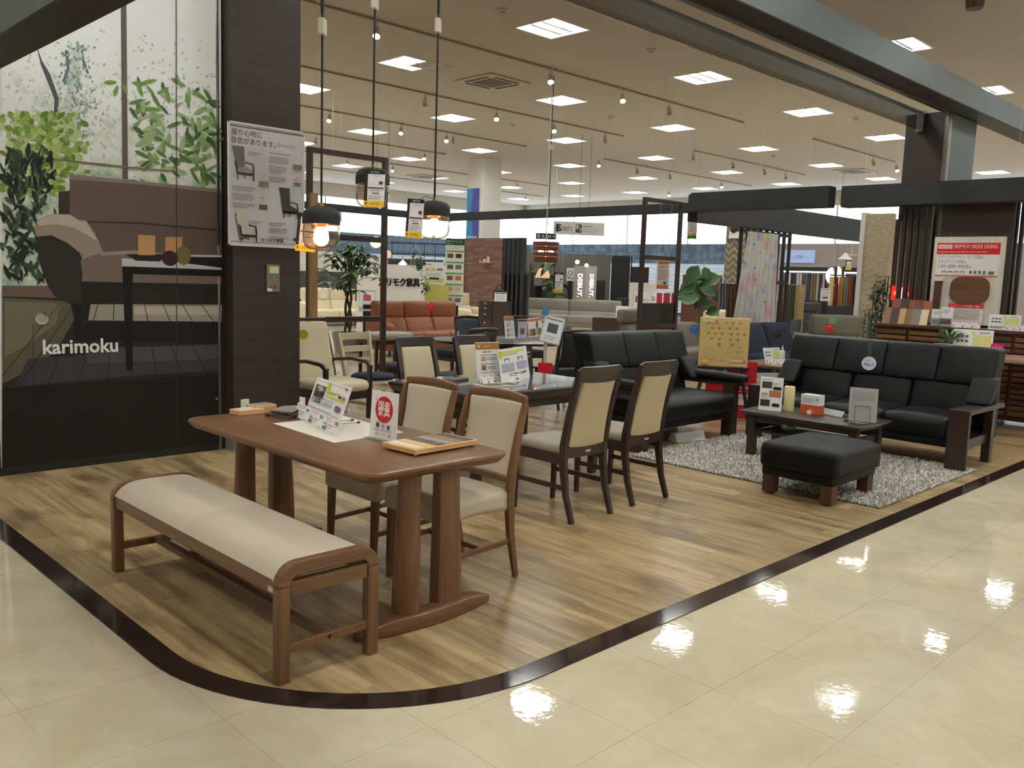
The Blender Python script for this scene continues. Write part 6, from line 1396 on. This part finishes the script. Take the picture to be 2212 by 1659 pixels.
# panelled pillar on the right and lower panel
a, b, c_ = onx(1955,300,11.4), onx(2046,300,11.4), ony(2107,300, onx(2046,300,11.4).y)
struct(MB().box(11.4, c_.x, b.y, a.y, 0, 3.64).build('wall_panelled_pillar', LAM))
t = thing('corner_trim', 'polished steel corner strips on the dark panelled pillar', 'corner trim', (11.39, b.y, ZF)); box('strip', METAL, t, 11.375,11.40,b.y-.012,b.y+.03,ZF,3.62, world=True); box('strip', METAL, t, 11.40,11.46,b.y-.022,b.y-.001,ZF,3.62, world=True)
box('front_cladding', FASC, t, 11.46, c_.x-.03, b.y-.012, b.y-.001, ZF, 3.62, world=True)
a, b = onx(2036,450,11.16), onx(2194,450,11.16); struct(MB().box(11.16,11.22,b.y,a.y,ZF,2.66).build('wall_lower_panel', LAM))
# sample board
BW = wood('whitewash', (206,198,184), (226,220,208), axis=2, rough=.7, scale=.5); xx = 11.08
a, b, c_ = onx(2020,512,xx), onx(2172,512,xx), onx(2020,697,xx)
t = thing('sample_board', 'whitewashed board with red PREMIUM ORDER DINING header and table samples', 'display board', (xx, (a.y+b.y)/2, c_.z)); box('board', BW, t, xx,xx+.07,b.y,a.y,c_.z,a.z, world=True)
s = Sheet((xx, a.y, c_.z), (0,-1,0), (0,0,1), step=.0006); w = a.y-b.y; h = a.z-c_.z
s.rect(w*.05,h*.80,w*.95,h*.93,(206,44,46)); s.rect(w*.065,h*.865,w*.27,h*.91,(240,236,234)); s.text('karimoku', w*.08, h*.873, h*.055, (190,50,60), bold=.01, width=w*.18); s.text('PREMIUM ORDER DINING', w*.30, h*.868, h*.062, (246,214,206), bold=.008, width=w*.61); s.lines(w*.07,h*.815,w*.92,h*.84,1,(236,150,146)); s.rect(w*.05,h*.56,w*.95,h*.80,(236,234,232))
for k, q in enumerate(('① テーブルのデザイン・サイズを選ぶ。','② チェア・ベンチを選ぶ。','③ 木材・塗装色・張地を選ぶ。')): s.text(q, w*.08, h*(.755-.055*k), h*.045, (110,100,96), width=w*(.66,.42,.5)[k])
for k in range(4): s.rect(w*(.15+.09*k),h*.60,w*(.215+.09*k),h*.607,(60,50,46)); s.rect(w*(.152+.09*k),h*.575,w*(.158+.09*k),h*.60,(60,50,46)); s.rect(w*(.207+.09*k),h*.575,w*(.213+.09*k),h*.60,(60,50,46)); s.rect(w*(.55+.065*k),h*.58,w*(.585+.065*k),h*.615,(110,104,100))
s.rect(w*.82,h*.58,w*.9,h*.61,(120,116,110)); s.rect(w*.05,h*.548,w*.95,h*.558,(196,44,50))
s.rect(w*.30,h*.03,w*.80,h*.21,(234,228,226)); s.rect(w*.30,h*.185,w*.80,h*.235,(206,50,50)); s.text('メンテナンスの手軽さで選ぶ', w*.33, h*.197, h*.034, (246,220,214), width=w*.43); s.lines(w*.33,h*.05,w*.77,h*.175,7,(150,130,128)); s.rect(w*.30,h*.02,w*.80,h*.032,(196,50,54)); s.build('print', None, t, world=True)
pts = rounded(w*.30,w*.86,h*.245,h*.545,h*.11,6); pts = [(u+(v-h*.4)*.02, v) for u, v in pts]
MB().prism([(a.y-u, c_.z+v) for u, v in reversed(pts)], xx-.03, xx, axis=0).build('tabletop_sample', wood('sample_walnut', (84,54,34), (118,80,52), axis=1, rough=.4, scale=.5), t, world=True)
box('leg_sample', WAL[2], t, xx-.06,xx,a.y-w*.17,a.y-w*.08,c_.z,c_.z+h*.49, world=True); box('leg_bracket', flat((226,222,214)), t, xx-.06,xx,a.y-w*.20,a.y-w*.07,c_.z+h*.49,c_.z+h*.53, world=True)
# slatted sideboard
xs0 = 10.56; a = onx(1889, 697, xs0); yR = 2.5; zt = a.z; t = thing('sideboard', 'long walnut sideboard with horizontal slatted doors', 'sideboard', (10.8, (a.y+yR)/2, ZF))
box('top', WAL[1], t, xs0-.02,11.06,yR,a.y,zt-.03,zt, world=True); box('carcass', WAL[2], t, xs0+.03,11.06,yR+.01,a.y-.01,ZF+.06,zt-.03, world=True)
nd = 5; dw = (a.y-yR-.06)/nd
for k in range(nd):
    y1 = a.y-.03-dw*k; d = MB().box(xs0+.02,xs0+.035,y1-dw+.02,y1-.01,ZF+.08,zt-.05).build('door', mat('slat_back', (44,28,20), rough=.6), t, world=True)
    if k == 2: continue
    for j in range(14):
        z = zt-.07-(zt-.18)*j/14; l = t.location; MB().box(xs0-.004-l[0],xs0+.02-l[0],y1-dw+.025-l[1],y1-.015-l[1],z-.045-l[2],z-.0-l[2]).build('slat', (BRN if (j*7+k)%3 else WAL)[1], d)
SZ = zt
chips = [(1907,645,'#',(140,84,56)),(1925,645,'',(70,56,52)),(1942,648,'',(128,72,46)),(1957,648,'',(106,62,42)),(1973,650,'',(150,88,44)),(1890,664,'',(140,108,76)),(1905,664,'',(72,60,58)),(1918,666,'',(196,160,104)),(1935,668,'',(128,98,62)),(1951,668,'',(128,122,110)),(1967,669,'',(222,202,172))]
nm = ['chestnut','espresso','russet','umber','amber','light walnut','charcoal brown','golden oak','olive brown','stone grey','cream']
for k, (px, py, _, cl) in enumerate(chips):
    low = k >= 5; px += 28; x_ = xs0+(.12 if low else .17); p = onx(px, py, x_); t = thing('wood_sample', '%s wood sample chip leaning on the slatted sideboard' % nm[k], 'wood sample', (x_, p.y, SZ)); 
    MB().hexa([(-.01,-.05,0 if low else .0),(0,-.05,0),(0,.05,0),(-.01,.05,0)], [(.05,-.05,p.z-SZ),(.06,-.05,p.z-SZ),(.06,.05,p.z-SZ),(.05,.05,p.z-SZ)]).build('chip', mat('chip_%d' % k, cl, rough=.45, vary=.08, vscale=30), t)
for k, (x0, x1, y0, lab) in enumerate(((2014,2032,668,'clear leaflet holder with white leaflets on the sideboard'),(2033,2057,664,'taller leaflet holder with a red picture on the sideboard'))):
    q = onx((x0+x1)/2, y0, xs0+.14); t = thing('leaflet_holder', lab, 'leaflet holder', (xs0+.14, q.y, SZ), -math.pi/2); wq = (x1-x0)/2*11.3/FPX; card('', '', '', (0,0,0.003), 0, wq*2, q.z-SZ, .12, .02, (232,230,230), (lambda s,w,h: (s.rect(w*.1,h*.12,w*.9,h*.4,((176,150,130),(120,110,90))[k]), s.rect(w*.55,h*.15,w*.9,h*.3,((200,196,190),(190,50,90))[k]), s.lines(w*.2,h*.66,w*.8,h*.9,3,(150,148,150)))), parent=t); box('holder', ACRYL, t, -wq-.005,wq+.005,-.02,-.017,0,.1)
def price_sheet(s, w, h):
    for k in range(6): s.rect(w*(.08+.11*(k%3)),h*(.66-.2*(k//3)),w*(.16+.11*(k%3)),h*(.76-.2*(k//3)),(110,108,112))
    s.rect(w*.5,h*.3,w*.95,h*.78,(214,214,120)); s.disc(w*.5,h*.86,w*.045,(222,214,70)); s.lines(w*.5,h*.3,w*.92,h*.76,5,(226,226,180)); s.lines(w*.06,h*.08,w*.6,h*.24,2,(96,80,78)); s.lines(w*.65,h*.84,w*.95,h*.92,1,(120,120,124))
for (x0,y0,x1,xp,lab) in ((2144,680,2198,xs0+.12,'wide price sheet with yellow block on the slatted sideboard'),):
    q = onx((x0+x1)/2, y0, xp); t = thing('price_sheet', lab, 'price sheet', (xp, q.y, SZ), -math.pi/2); card('','','',(0,0,0.002),0,(x1-x0)*11.2/FPX,q.z-SZ,.15,.004,(238,238,236),price_sheet,parent=t)
for (x0,x1,lab) in ((2060,2112,'low strip of price cards under the sample board'),(2178,2212,'low strip of price cards at the sideboard end')):
    q = onx((x0+x1)/2, 700, xs0+.04); t = thing('price_card', lab, 'price card', (xs0+.04, q.y, SZ), -math.pi/2); card('','','',(0,0,0.002),0,(x1-x0)*10.9/FPX,.07,.4,.003,(232,230,222),three_cards,parent=t)
# table in front of the sideboard
t = thing('trestle_table', 'walnut trestle table with pinkish top in front of the sideboard', 'table', (10.06, 3.0, ZF)); box('top', wood('pink_wood', (150,110,96), (176,136,120), axis=1, rough=.35), t, -.4,.4,-.95,.65,.765,.80, bevel=.006); 
for y in (-.6,.35): MB().bar([(-.33,y,.03),(-.2,y,.045),(.2,y,.045),(.33,y,.03)], .09, [.04,.07,.07,.04]).build('foot', WAL[0], t, bevel=.006); box('post', WAL[2], t, -.06,.06,y-.035,y+.035,.06,.77)
TT = ZF+.80
t = thing('potted_plant', 'spider plant and succulents in a low white dish', 'plant', (10.05, 3.42, TT)); c = t.location; plant_pot(t, .13, .085, flat((226,224,218))); mb = MB()
for k in range(46): a = R.uniform(0,6.28); leaf(mb, (.0,-.02,.08), (math.cos(a)*.7, math.sin(a)*.7, R.uniform(.9,2.0)), R.uniform(.28,.42), .026, droop=.5)
mb.build('leaf_cluster', LEAFM[3], t, smooth='all'); mb = MB()
for k in range(22): a = k*2.4; leaf(mb, (-.06,.05,.09), (math.cos(a), math.sin(a), .8), .08, .035, droop=.1)
mb.build('succulent', mat('succulent', (92,120,96), rough=.5), t)
p = Vector((10.1, 3.18, TT)); t = thing('price_sheet', 'price sheet with yellow block beside the spider plant', 'price sheet', p, -math.pi/2+.2); card('','','',(0,0,.001),0,.38,.26,.2,.02,(238,238,236),price_sheet,parent=t)
p = Vector((10.05, 2.92, TT)); t = thing('new_card', 'small pink NEW card beside the price sheet', 'card', p, -math.pi/2+.2); card('','','',(0,0,.001),0,.12,.125,.15,.003,(206,40,110),lambda s,w,h: (s.text('NEW', w*.12, h*.45, h*.4, (246,230,238), width=w*.76)),parent=t)
def bamboo(label, px0, px1, top, xx, n):
    a, b = onx(px0, 650, xx), onx(px1, 650, xx); zt = onx(px0, top, xx).z; t = thing('potted_bamboo', label, 'plant', (xx, (a.y+b.y)/2, ZF)); plant_pot(t, .12, .3, mat('grey_pot', (120,122,126))); w = (a.y-b.y)/2; mb = MB()
    for k in range(5): MB().tube([(0,(k-2)*.03,.25),(R.uniform(-.05,.05),(k-2)*w*.35,zt*R.uniform(.8,.97))], .007, 5).build('stem', mat('green_stem', (92,104,62)), t)
    for k in range(n): a_ = R.uniform(0,6.28); leaf(mb, (R.uniform(-.1,.1), R.uniform(-w,w)*.75, R.uniform(.75,zt-.05)), (math.cos(a_), math.sin(a_), R.uniform(-.2,.6)), R.uniform(.12,.22), .022, droop=.4)
    mb.build('leaf_cluster', LEAFM[2], t, smooth='all')
bamboo('bushy bamboo-like plant before the mosaic partition', 1878, 1922, 588, 11.9, 420); bamboo('low dark bamboo-like plant beside the khaki armchair', 1866, 1890, 660, 12.3, 90)
q = onx(1947, 649, 11.29); q2 = onx(1947, 618, 11.29)
t = thing('lit_screen', 'red glowing picture screen behind the black slats', 'screen', (11.29, q.y, q.z), -math.pi/2); card('','','',(0,0,0),0,.27,q2.z-q.z,0,.02,(0,0,0),lambda s,w,h: (s.rect(w*.42,h*.1,w*.66,h*.9,emis('scr_white',(236,220,255),1.6)), s.disc(w*.2,h*.5,w*.1,emis('scr_orange',(255,120,40),2.0)), s.disc(w*.85,h*.45,w*.1,emis('scr_orange',(255,120,40),2.0))), None, emis('scr_red',(220,20,30),1.3), t); box('bracket', BLACKP, t, -.1,.1,.02,.05,.02,.1)
# ---------------- gold sample box on an easel, red stand
c = at(1560, 792, 9.5); t = thing('sample_easel', 'gold sheet of moulded holes wrapped in film on a black easel', 'sample board', (c.x, c.y, ZF), math.atan2(-c.x,c.y)+.08); z0 = c.z-ZF; hb = .535
MB().box(-.26,.26,-.05,.02,z0,z0+hb).build('sample_box', mat('gold_foam', (236,208,138), rough=.3, spec=.6), t, bevel=.004); s = Sheet((-.26,-.05,z0),(1,0,0),(0,0,1)); R4 = random.Random(4)
for j, row in enumerate(((.17,.33,.52,.65,.80),(.24,.38,.60,.74),(.17,.31,.45,.63,.77,.9),(.24,.40,.62,.77),(.4,.66))):
    for u in row: s.disc(.52*u, hb*(.90-.11*j), .013+.004*(j==4), (150,98,44)); s.disc(.52*u-.003, hb*(.90-.11*j)+.003, .009, (206,160,80))
for k in range(26): s.disc(R4.uniform(.06,.46), R4.uniform(.06,.26), R4.uniform(.004,.007), (156,110,50))
s.rect(.03,hb*.9,.18,hb*.96,(222,206,176)); s.rect(.15,hb*.91,.18,hb*.95,(216,100,60)); s.rect(.34,hb*.11,.5,hb*.17,(222,200,170)); s.rect(.47,hb*.11,.5,hb*.16,(216,100,60)); s.rect(.34,hb*.03,.5,hb*.08,(222,200,170)); s.rect(.03,hb*.04,.12,hb*.15,(214,150,110)); s.rect(.04,hb*.1,.11,hb*.14,(216,210,70)); s.build('print', None, t)
fm = glassy('film', (250,248,240), .9, .08); nt = fm.node_tree; tcn = nt.nodes.new('ShaderNodeTexCoord'); nn = nt.nodes.new('ShaderNodeTexNoise'); nn.inputs['Scale'].default_value = 16; nn.inputs['Distortion'].default_value = 2; nt.links.new(tcn.outputs['Object'], nn.inputs['Vector']); bp = nt.nodes.new('ShaderNodeBump'); bp.inputs['Distance'].default_value = .05; nt.links.new(nn.outputs[0], bp.inputs['Height'])
for ndd in nt.nodes:
    if ndd.type == 'BSDF_GLOSSY': nt.links.new(bp.outputs[0], ndd.inputs['Normal'])
MB().quad((-.265,-.062,z0),(.265,-.062,z0),(.265,-.062,z0+hb),(-.265,-.062,z0+hb)).build('wrap_film', fm, t)
box('ledge', BLACKP, t, -.28,.28,-.07,.03,z0-.03,z0-.001)
for s_ in (-1,1): MB().bar([(s_*.3,-.1,0),(s_*.14,0,z0+.3)], .03,.03).build('easel_leg', BLACKP, t)
MB().bar([(0,.35,0),(0,.03,z0+.4)], .03,.03).build('easel_leg', BLACKP, t)
a, b = fl(1532, 905), fl(1632, 908); c = (a+b)/2+Vector((.12,.12,0)); t = thing('floor_stand', 'red karimoku brochure stand behind the black two-seat sofa', 'brochure stand', (c.x, c.y, ZF), math.atan2(-c.x,c.y)); hs = .62
box('back', flat((190,28,44)), t, -.27,.27,0,.02,0.02,hs); box('foot', flat((150,24,36)), t, -.25,.25,-.06,.14,0,.02); s = Sheet((-.27,0,.02),(1,0,0),(0,0,1)); s.rect(.06,.36,.22,.5,(226,228,236)); s.rect(.10,.40,.18,.5,(60,96,176)); s.text('karimoku', .30, .30, .07, (240,226,226), bold=.01, width=.22); s.lines(.32,.26,.5,.28,1,(230,160,166)); s.rect(.31,.12,.52,.24,(226,220,218)); s.text('book', .33, .19, .05, (190,40,56)); s.text('木', .45, .15, .07, (70,60,56)); s.lines(.32,.06,.52,.1,1,(206,60,70)); s.build('print', None, t)
# side table with leaflets and bottle
c = Vector((10.35,5.5,0)); t = thing('side_table', 'low wooden table with leaflets in front of the navy sofa', 'table', (c.x+.3, c.y+.2, ZF)); box('top', BRN[0], t, -.55,.55,-.4,.4,.41,.44, bevel=.004)
for sx in (-1,1):
    for sy in (-1,1): box('leg', BRN[2], t, sx*.5-.02,sx*.5+.02,sy*.35-.02,sy*.35+.02,0,.41)
tx_, ty_ = c.x+.3, c.y+.2
pcard('price_sheet', 'tilted price sheet on the low table before the navy sofa', 'price sheet', (1654,786), (1690,784), (1637,752), ZF+.44, .3, price_sheet); pcard('price_card', 'low row of white price cards on the low table', 'price card', (1662,788), (1708,786), (1662,777), ZF+.442, .5, three_cards)
p = fl(1689, 777, ZF+.44); t = thing('bottle', 'small white spray bottle on the low table', 'bottle', p); MB().lathe([(.001,0),(.035,0),(.037,.01),(.037,.10),(.03,.125),(.012,.135),(.012,.17),(.006,.175),(.005,.20),(.001,.2)], n=16).build('body', flat((226,226,226)), t, smooth=True)
# ---------------- on the coffee table
CZ = .022+.385
def catalog(s, w, h):
    for u, v, a, b, cl in ((.08,.66,.52,.86,(70,66,62)),(.58,.62,.94,.72,(36,36,40)),(.42,.40,.94,.60,(176,120,84)),(.08,.44,.36,.52,(190,160,130)),(.06,.12,.48,.32,(58,54,54)),(.58,.12,.9,.22,(32,32,36))): s.rect(w*u,h*v,w*a,h*b,cl)
    s.lines(w*.06,h*.9,w*.7,h*.94,1,(120,118,120)); s.lines(w*.56,h*.76,w*.92,h*.86,3,(180,176,178)); s.lines(w*.06,h*.36,w*.36,h*.42,2,(180,176,178))
t = pcard('acrylic_sign', 'acrylic stand with a sofa catalogue page on the coffee table', 'sign', (1638,884), (1687,889), (1646,813), CZ, .08, catalog); box('acrylic_foot', ACRYL, t, -.12,.12,-.04,.08,0,.003)
p = fl(1703, 887, CZ); t = thing('candle', 'tall pale yellow pillar candle on the coffee table', 'candle', p); MB().lathe([(.001,0),(.043,0),(.044,.004),(.044,.205),(.040,.21),(.03,.206),(.001,.205)], n=24).build('wax', mat('wax', (222,206,150), rough=.6, spec=.3), t, smooth=True); MB().cyl((0,0,.2),(0,0,.215),.002,n=5).build('wick', BLACKP, t)
a, b = fl(1728,891,CZ), fl(1767,897,CZ); t = thing('card_box', 'small white carton with orange lower half on the coffee table', 'box', (a+b)/2, math.atan2(b.y-a.y,b.x-a.x)); w = (b-a).length/2
box('carton', flat((226,224,220)), t, -w,w,0,.09,0,.16, bevel=.002); s = Sheet((-w,0,0),(1,0,0),(0,0,1)); s.rect(0,0,w*2,.075,(190,84,44)); s.poly([(w*.6,.02),(w*1.2,.06),(w*1.6,.02),(w*1.3,.01)], (214,120,80)); s.disc(w,.0+.012,.02,(236,232,228)); s.lines(w*.25,.09,w*1.5,.135,3,(170,172,180)); s.rect(w*1.75,.115,w*1.9,.135,(120,130,60)); s.build('print', None, t); s = Sheet((w,0,0),(0,1,0),(0,0,1)); s.rect(0,0,.09,.075,(176,72,38)); s.build('side_print', None, t)
a, b = fl(1770,893,CZ), fl(1818,903,CZ); t = thing('acrylic_tray', 'clear acrylic card tray beside the carton', 'tray', (a+b)/2, math.atan2(b.y-a.y,b.x-a.x)); w = (b-a).length/2; box('tray', ACRYL, t, -w,w,0,.1,0,.004); MB().hexa([(-w,0,.004),(w,0,.004),(w,.003,.004),(-w,.003,.004)],[(-w,.03,.05),(w,.03,.05),(w,.033,.05),(-w,.033,.05)]).build('lip', mat('frost', (190,190,188), rough=.2), t)
t = pcard('document_stand', 'grey document seen from behind on a chrome wire stand', 'document stand', (1832,908), (1893,914), (1822,835), CZ+.006, -.18, lambda s,w,h: (s.rect(w*.0,h*.0,w,h,(196,194,194)), s.rect(w*.1,h*.62,w*.9,h*.9,(176,176,178))), (206,204,204))
W_ = (fl(1893,914,CZ)-fl(1832,908,CZ)).length/2
MB().tube([(-W_*.55,-.012,.0),(-W_*.55,-.03,.13),(W_*.55,-.03,.13),(W_*.55,-.012,.0)], .003, 6).build('wire_back', METAL, t, smooth=True); MB().tube([(-W_*.55,-.012,.0),(-W_*.8,-.09,.002),(-W_*.3,-.10,.002),(W_*.3,-.10,.002),(W_*.55,-.012,.0)], .003, 6).build('wire_foot', METAL, t, smooth=True); box('base_plate', ACRYL, t, -W_*1.3,W_*.9,-.1,.06,-.006,-.003)
# folded white card under the sofa
a, b = fl(1462,957), fl(1524,950); t = thing('folded_card', 'white folded card lying before the black two-seat sofa', 'card', ((a.x+b.x)/2,(a.y+b.y)/2,ZF), math.atan2(b.y-a.y,b.x-a.x)); w = (b-a).length/2
MB().prism([(0,0),(.12,0),(.09,.075),(.03,.085)], -w, w, axis=0).build('card', flat((222,222,220)), t)
# ---------------- on the glass-topped table and the oval table
GZ = ZF+.694
def brownhead(s, w, h):
    s.rect(0,h*.82,w,h*.98,(176,118,56)); s.disc(w*.13,h*.9,w*.06,(222,190,140)); s.lines(w*.35,h*.88,w*.7,h*.92,1,(222,200,170))
    for k in range(3): v = h*(.68-.22*k); s.rect(w*.2,v,w*.85,v+h*.015,(176,118,66)); s.rect(w*.22,v-h*.14,w*.4,v-h*.03,((206,150,140),(150,90,80),(170,110,80))[k]); s.lines(w*.46,v-h*.12,w*.85,v-h*.04,2,(150,146,150))
    s.lines(w*.3,h*.74,w*.7,h*.79,1,(120,116,122))
pcard('leaflet_stand', 'white leaflet stand with brown header on the glass-topped table', 'leaflet stand', (1031,829), (1082,826), (1012,740), GZ, .14, brownhead)
def bigspec(s, w, h):
    s.rect(w*.02,h*.86,w*.9,h*.92,(216,216,70)); s.disc(w*.07,h*.83,w*.06,(206,206,60)); s.lines(w*.15,h*.78,w*.7,h*.85,2,(150,148,156))
    for u in (.18,.65): s.rect(w*u,h*.68,w*(u+.16),h*.70,(40,34,34)); s.rect(w*u,h*.6,w*(u+.02),h*.69,(40,34,34)); s.rect(w*(u+.14),h*.6,w*(u+.16),h*.69,(40,34,34))
    for u0, v0, u1, v1 in ((.06,.3,.5,.56),(.58,.34,.95,.56)):
        s.rect(w*u0,h*v0,w*u1,h*v1,(196,194,214))
        for j in range(4): s.lines(w*(u0+.02),h*(v0+.02+.055*j),w*(u1-.02),h*(v0+.05+.055*j),1,(130,130,170))
    for k, cl in enumerate(((200,120,110),(130,80,60),(60,40,36),(190,170,150),(90,70,66),(30,26,26))): s.rect(w*(.28+.1*k),h*.2,w*(.36+.1*k),h*.24,cl)
t = pcard('price_board', 'wide ring-bound price chart on the glass-topped table', 'price board', (1084,829), (1145,815), (1064,757), GZ, .18, bigspec)
pcard('price_card', 'pair of small white price cards before the brown-headed leaflet stand', 'price card', (1039,832), (1081,827), (1031,809), GZ, .35, three_cards); pcard('price_card', 'small folded white card before the ring-bound price chart', 'price card', (1098,826), (1126,822), (1093,810), GZ, .35, lambda s,w,h: (s.lines(w*.1,h*.7,w*.9,h*.9,1,(120,116,140)), s.rect(w*.6,h*.2,w*.85,h*.4,(60,56,60))))
pcard('dark_card', 'small black card behind the ring-bound price chart', 'card', (1113,812), (1152,806), (1116,750), GZ, .1, lambda s,w,h: s.lines(w*.3,h*.4,w*.9,h*.85,3,(150,150,150)), (38,38,40))
p = fl(1078, 833, GZ); t = thing('sample_book', 'open board of wood colour samples lying on the glass-topped table', 'sample book', p, -.15); box('board', flat((214,212,204)), t, -.16,.16,-.07,.09,0,.008)
for k, cl in enumerate(((120,104,84),(90,80,70),(150,126,96),(70,62,58))): box('sample', flat(cl), t, -.13+.068*k,-.07+.068*k,-.05,.06,.008,.010)
p = fl(982, 822, GZ); t = thing('magazine_stack', 'thin stack of fabric sample sheets at the left end of the glass-topped table', 'magazines', p, .3)
for k in range(4): box('sheet', mat('swatch_cloth_%d' % (k%3), (104,98,88)), t, -.1+.01*k,.1,-.06,.07-.01*k,.004*k,.004*k+.0036)
OZ = ZF+.70
pcard('leaflet_stand', 'tall white leaflet with orange header on the oval table', 'leaflet stand', (1092,732), (1113,731), (1080,684), OZ, .15, brownhead); pcard('leaflet_stand', 'lilac white leaflet with dark header on the oval table', 'leaflet stand', (1119,731), (1139,730), (1121,689), OZ, .05, lambda s,w,h: (s.rect(w*.04,h*.86,w*.96,h*.96,(60,66,80)), s.rect(w*.22,h*.2,w*.7,h*.52,(140,96,90)), s.lines(w*.1,h*.6,w*.85,h*.82,4,(190,186,200))), (214,210,222))
def swatch_sheet(s, w, h):
    s.rect(0,h*.82,w,h*.95,(206,116,64))
    for k, cl in enumerate(((180,130,84),(130,84,52),(60,44,38),(206,176,130),(140,120,96),(70,70,80))): s.rect(w*(.05+.15*k),h*.05,w*(.19+.15*k),h*.42,cl)
    s.disc(w*.65,h*.62,w*.09,(70,100,60))
pcard('swatch_sheet', 'orange-headed colour swatch sheet between the oval table leaflets', 'swatch sheet', (1142,729), (1171,724), (1140,688), OZ, .1, swatch_sheet); pcard('swatch_sheet', 'orange-headed colour swatch sheet standing behind the black-backed chair', 'swatch sheet', (1171,731), (1199,729), (1169,690), OZ, .1, swatch_sheet)
p = fl(1076, 742, OZ); t = thing('magazine_stack', 'thick sagging stack of sample magazines on the oval table', 'magazines', p, -.2)
for k in range(6): box('magazine', flat(((120,116,110),(196,194,190),(90,86,82))[k%3]), t, -.15+.012*k,.15,-.09,.09+.006*k,.008*k,.008*k+.0076)
p = fl(1047, 728, OZ); t = thing('round_clock', 'small white round disc lying by the sample magazines', 'disc', p, .4); MB().cyl((0,0,.045),(0,-.02,.048),.045,n=20).build('disc', flat((226,226,232)), t); box('foot', flat((190,40,44)), t, -.02,.05,-.02,.03,0,.012)
# floor sign on a pole
t = thing('pole_sign', 'silver framed tilted sign on a pale pole with a red card', 'sign stand', (5.74, 5.38, ZF), math.atan2(-5.7,5.4)); 
c = Vector((5.74,5.38,0)); z0 = onp(1228, 742, c, Vector((CF.x,CF.y,0)).normalized()).z-ZF; h = .26
U = Vector((.97,.0,-.22)).normalized(); card('','','',(0.03,-.03,z0),0,.19,h,.35,.012,(170,172,174),lambda s,w,h: (s.rect(w*.06,h*.04,w*.94,h*.96,(206,210,212)), s.rect(w*.1,h*.84,w*.9,h*.9,(110,112,114)), s.rect(w*.25,h*.38,w*.75,h*.72,(70,72,74)), s.lines(w*.2,h*.1,w*.8,h*.28,2,(160,162,164))),parent=t)
box('clip', flat((70,130,190)), t, -.10,-.04,.05,.09,z0+h-.03,z0+h+.03)
pv = Vector((.03,-.03,z0)); rm = Matrix.Rotation(.22,3,'Y')
for ch in t.children: ch.rotation_euler = (0, .22, 0); ch.location = pv-rm @ pv
MB().cyl((0,.0,0),(0,.03,z0+.1),.016,n=10).build('pole', flat((206,196,188)), t); MB().cyl((0,0,0),(0,0,.02),.11,.10,n=20).build('base', flat((196,190,184)), t); box('red_card', flat((190,24,40)), t, -.06,.07,-.03,-.026,z0-.28,z0-.18)
# white sample box rails and aisle hanging cords
for k, (px, lab) in enumerate(((1200,'long thin cord with a white connector box hanging from the ceiling'),)):
    c = at(1186, 440, 15.0); t = thing('power_drop', lab, 'power drop', c); MB().cyl((0,0,-.05),(0,0,ZC-c.z),.008,n=6).build('cord', BLACKP, t); zb = at(1190,320,15).z-c.z; box('connector', flat((214,206,192)), t, -.05,.05,-.03,.03,zb-.04,zb+.04); MB().cyl((0,0,-.7),(0,0,-.05),.006,n=6).build('lower_cord', WIRE, t)
# ---------------- small pieces belong to the part they sit on
NEST = {'print': ('card','panel','backing','board','plate','disc','sample_box','carton','back','block','cloth'), 'side_print': ('carton',), 'lens': ('head',), 'lamp_tube': ('reflector',), 'baffle': ('reflector',), 'maker_plate': ('apron','seat_rail'), 'screw_cap': ('end_stretcher',),
        'rubber_tip': ('wire_leg',), 'finger_pull': ('panel',), 'lock': ('panel',), 'collar': ('cap',), 'connector': ('cord',), 'upper_cord': ('cord',), 'glass_sheet': ('tabletop',), 'outlet_slot': ('panel',), 'grille': ('panel',), 'wick': ('wax',), 'text_block': ('tag',), 'lettering': ('panel','wall','post'), 'inlay': ('box',), 'lid_seam': ('box',)}
def stem_of(o): return o.name.split('.')[0]
def mid(o):
    bb_ = [Vector(c) for c in o.bound_box]; return sum(bb_, Vector((0,0,0)))/8
for root in [o for o in bpy.data.objects if o.parent is None and o.children]:
    kids = list(root.children)
    for ch in kids:
        hosts = NEST.get(stem_of(ch))
        if not hosts: continue
        best = [k for k in kids if stem_of(k) in hosts and k.matrix_basis == ch.matrix_basis and k.parent == root]
        if best:
            h_ = min(best, key=lambda k: (mid(k)-mid(ch)).length); keep = ch.matrix_basis.copy(); ch.parent = h_
            ch.matrix_basis = h_.matrix_basis.inverted() @ keep
for o in bpy.data.objects:
    if stem_of(o) in ('print', 'lettering', 'side_print') and o.parent: o['kind'] = 'stuff'
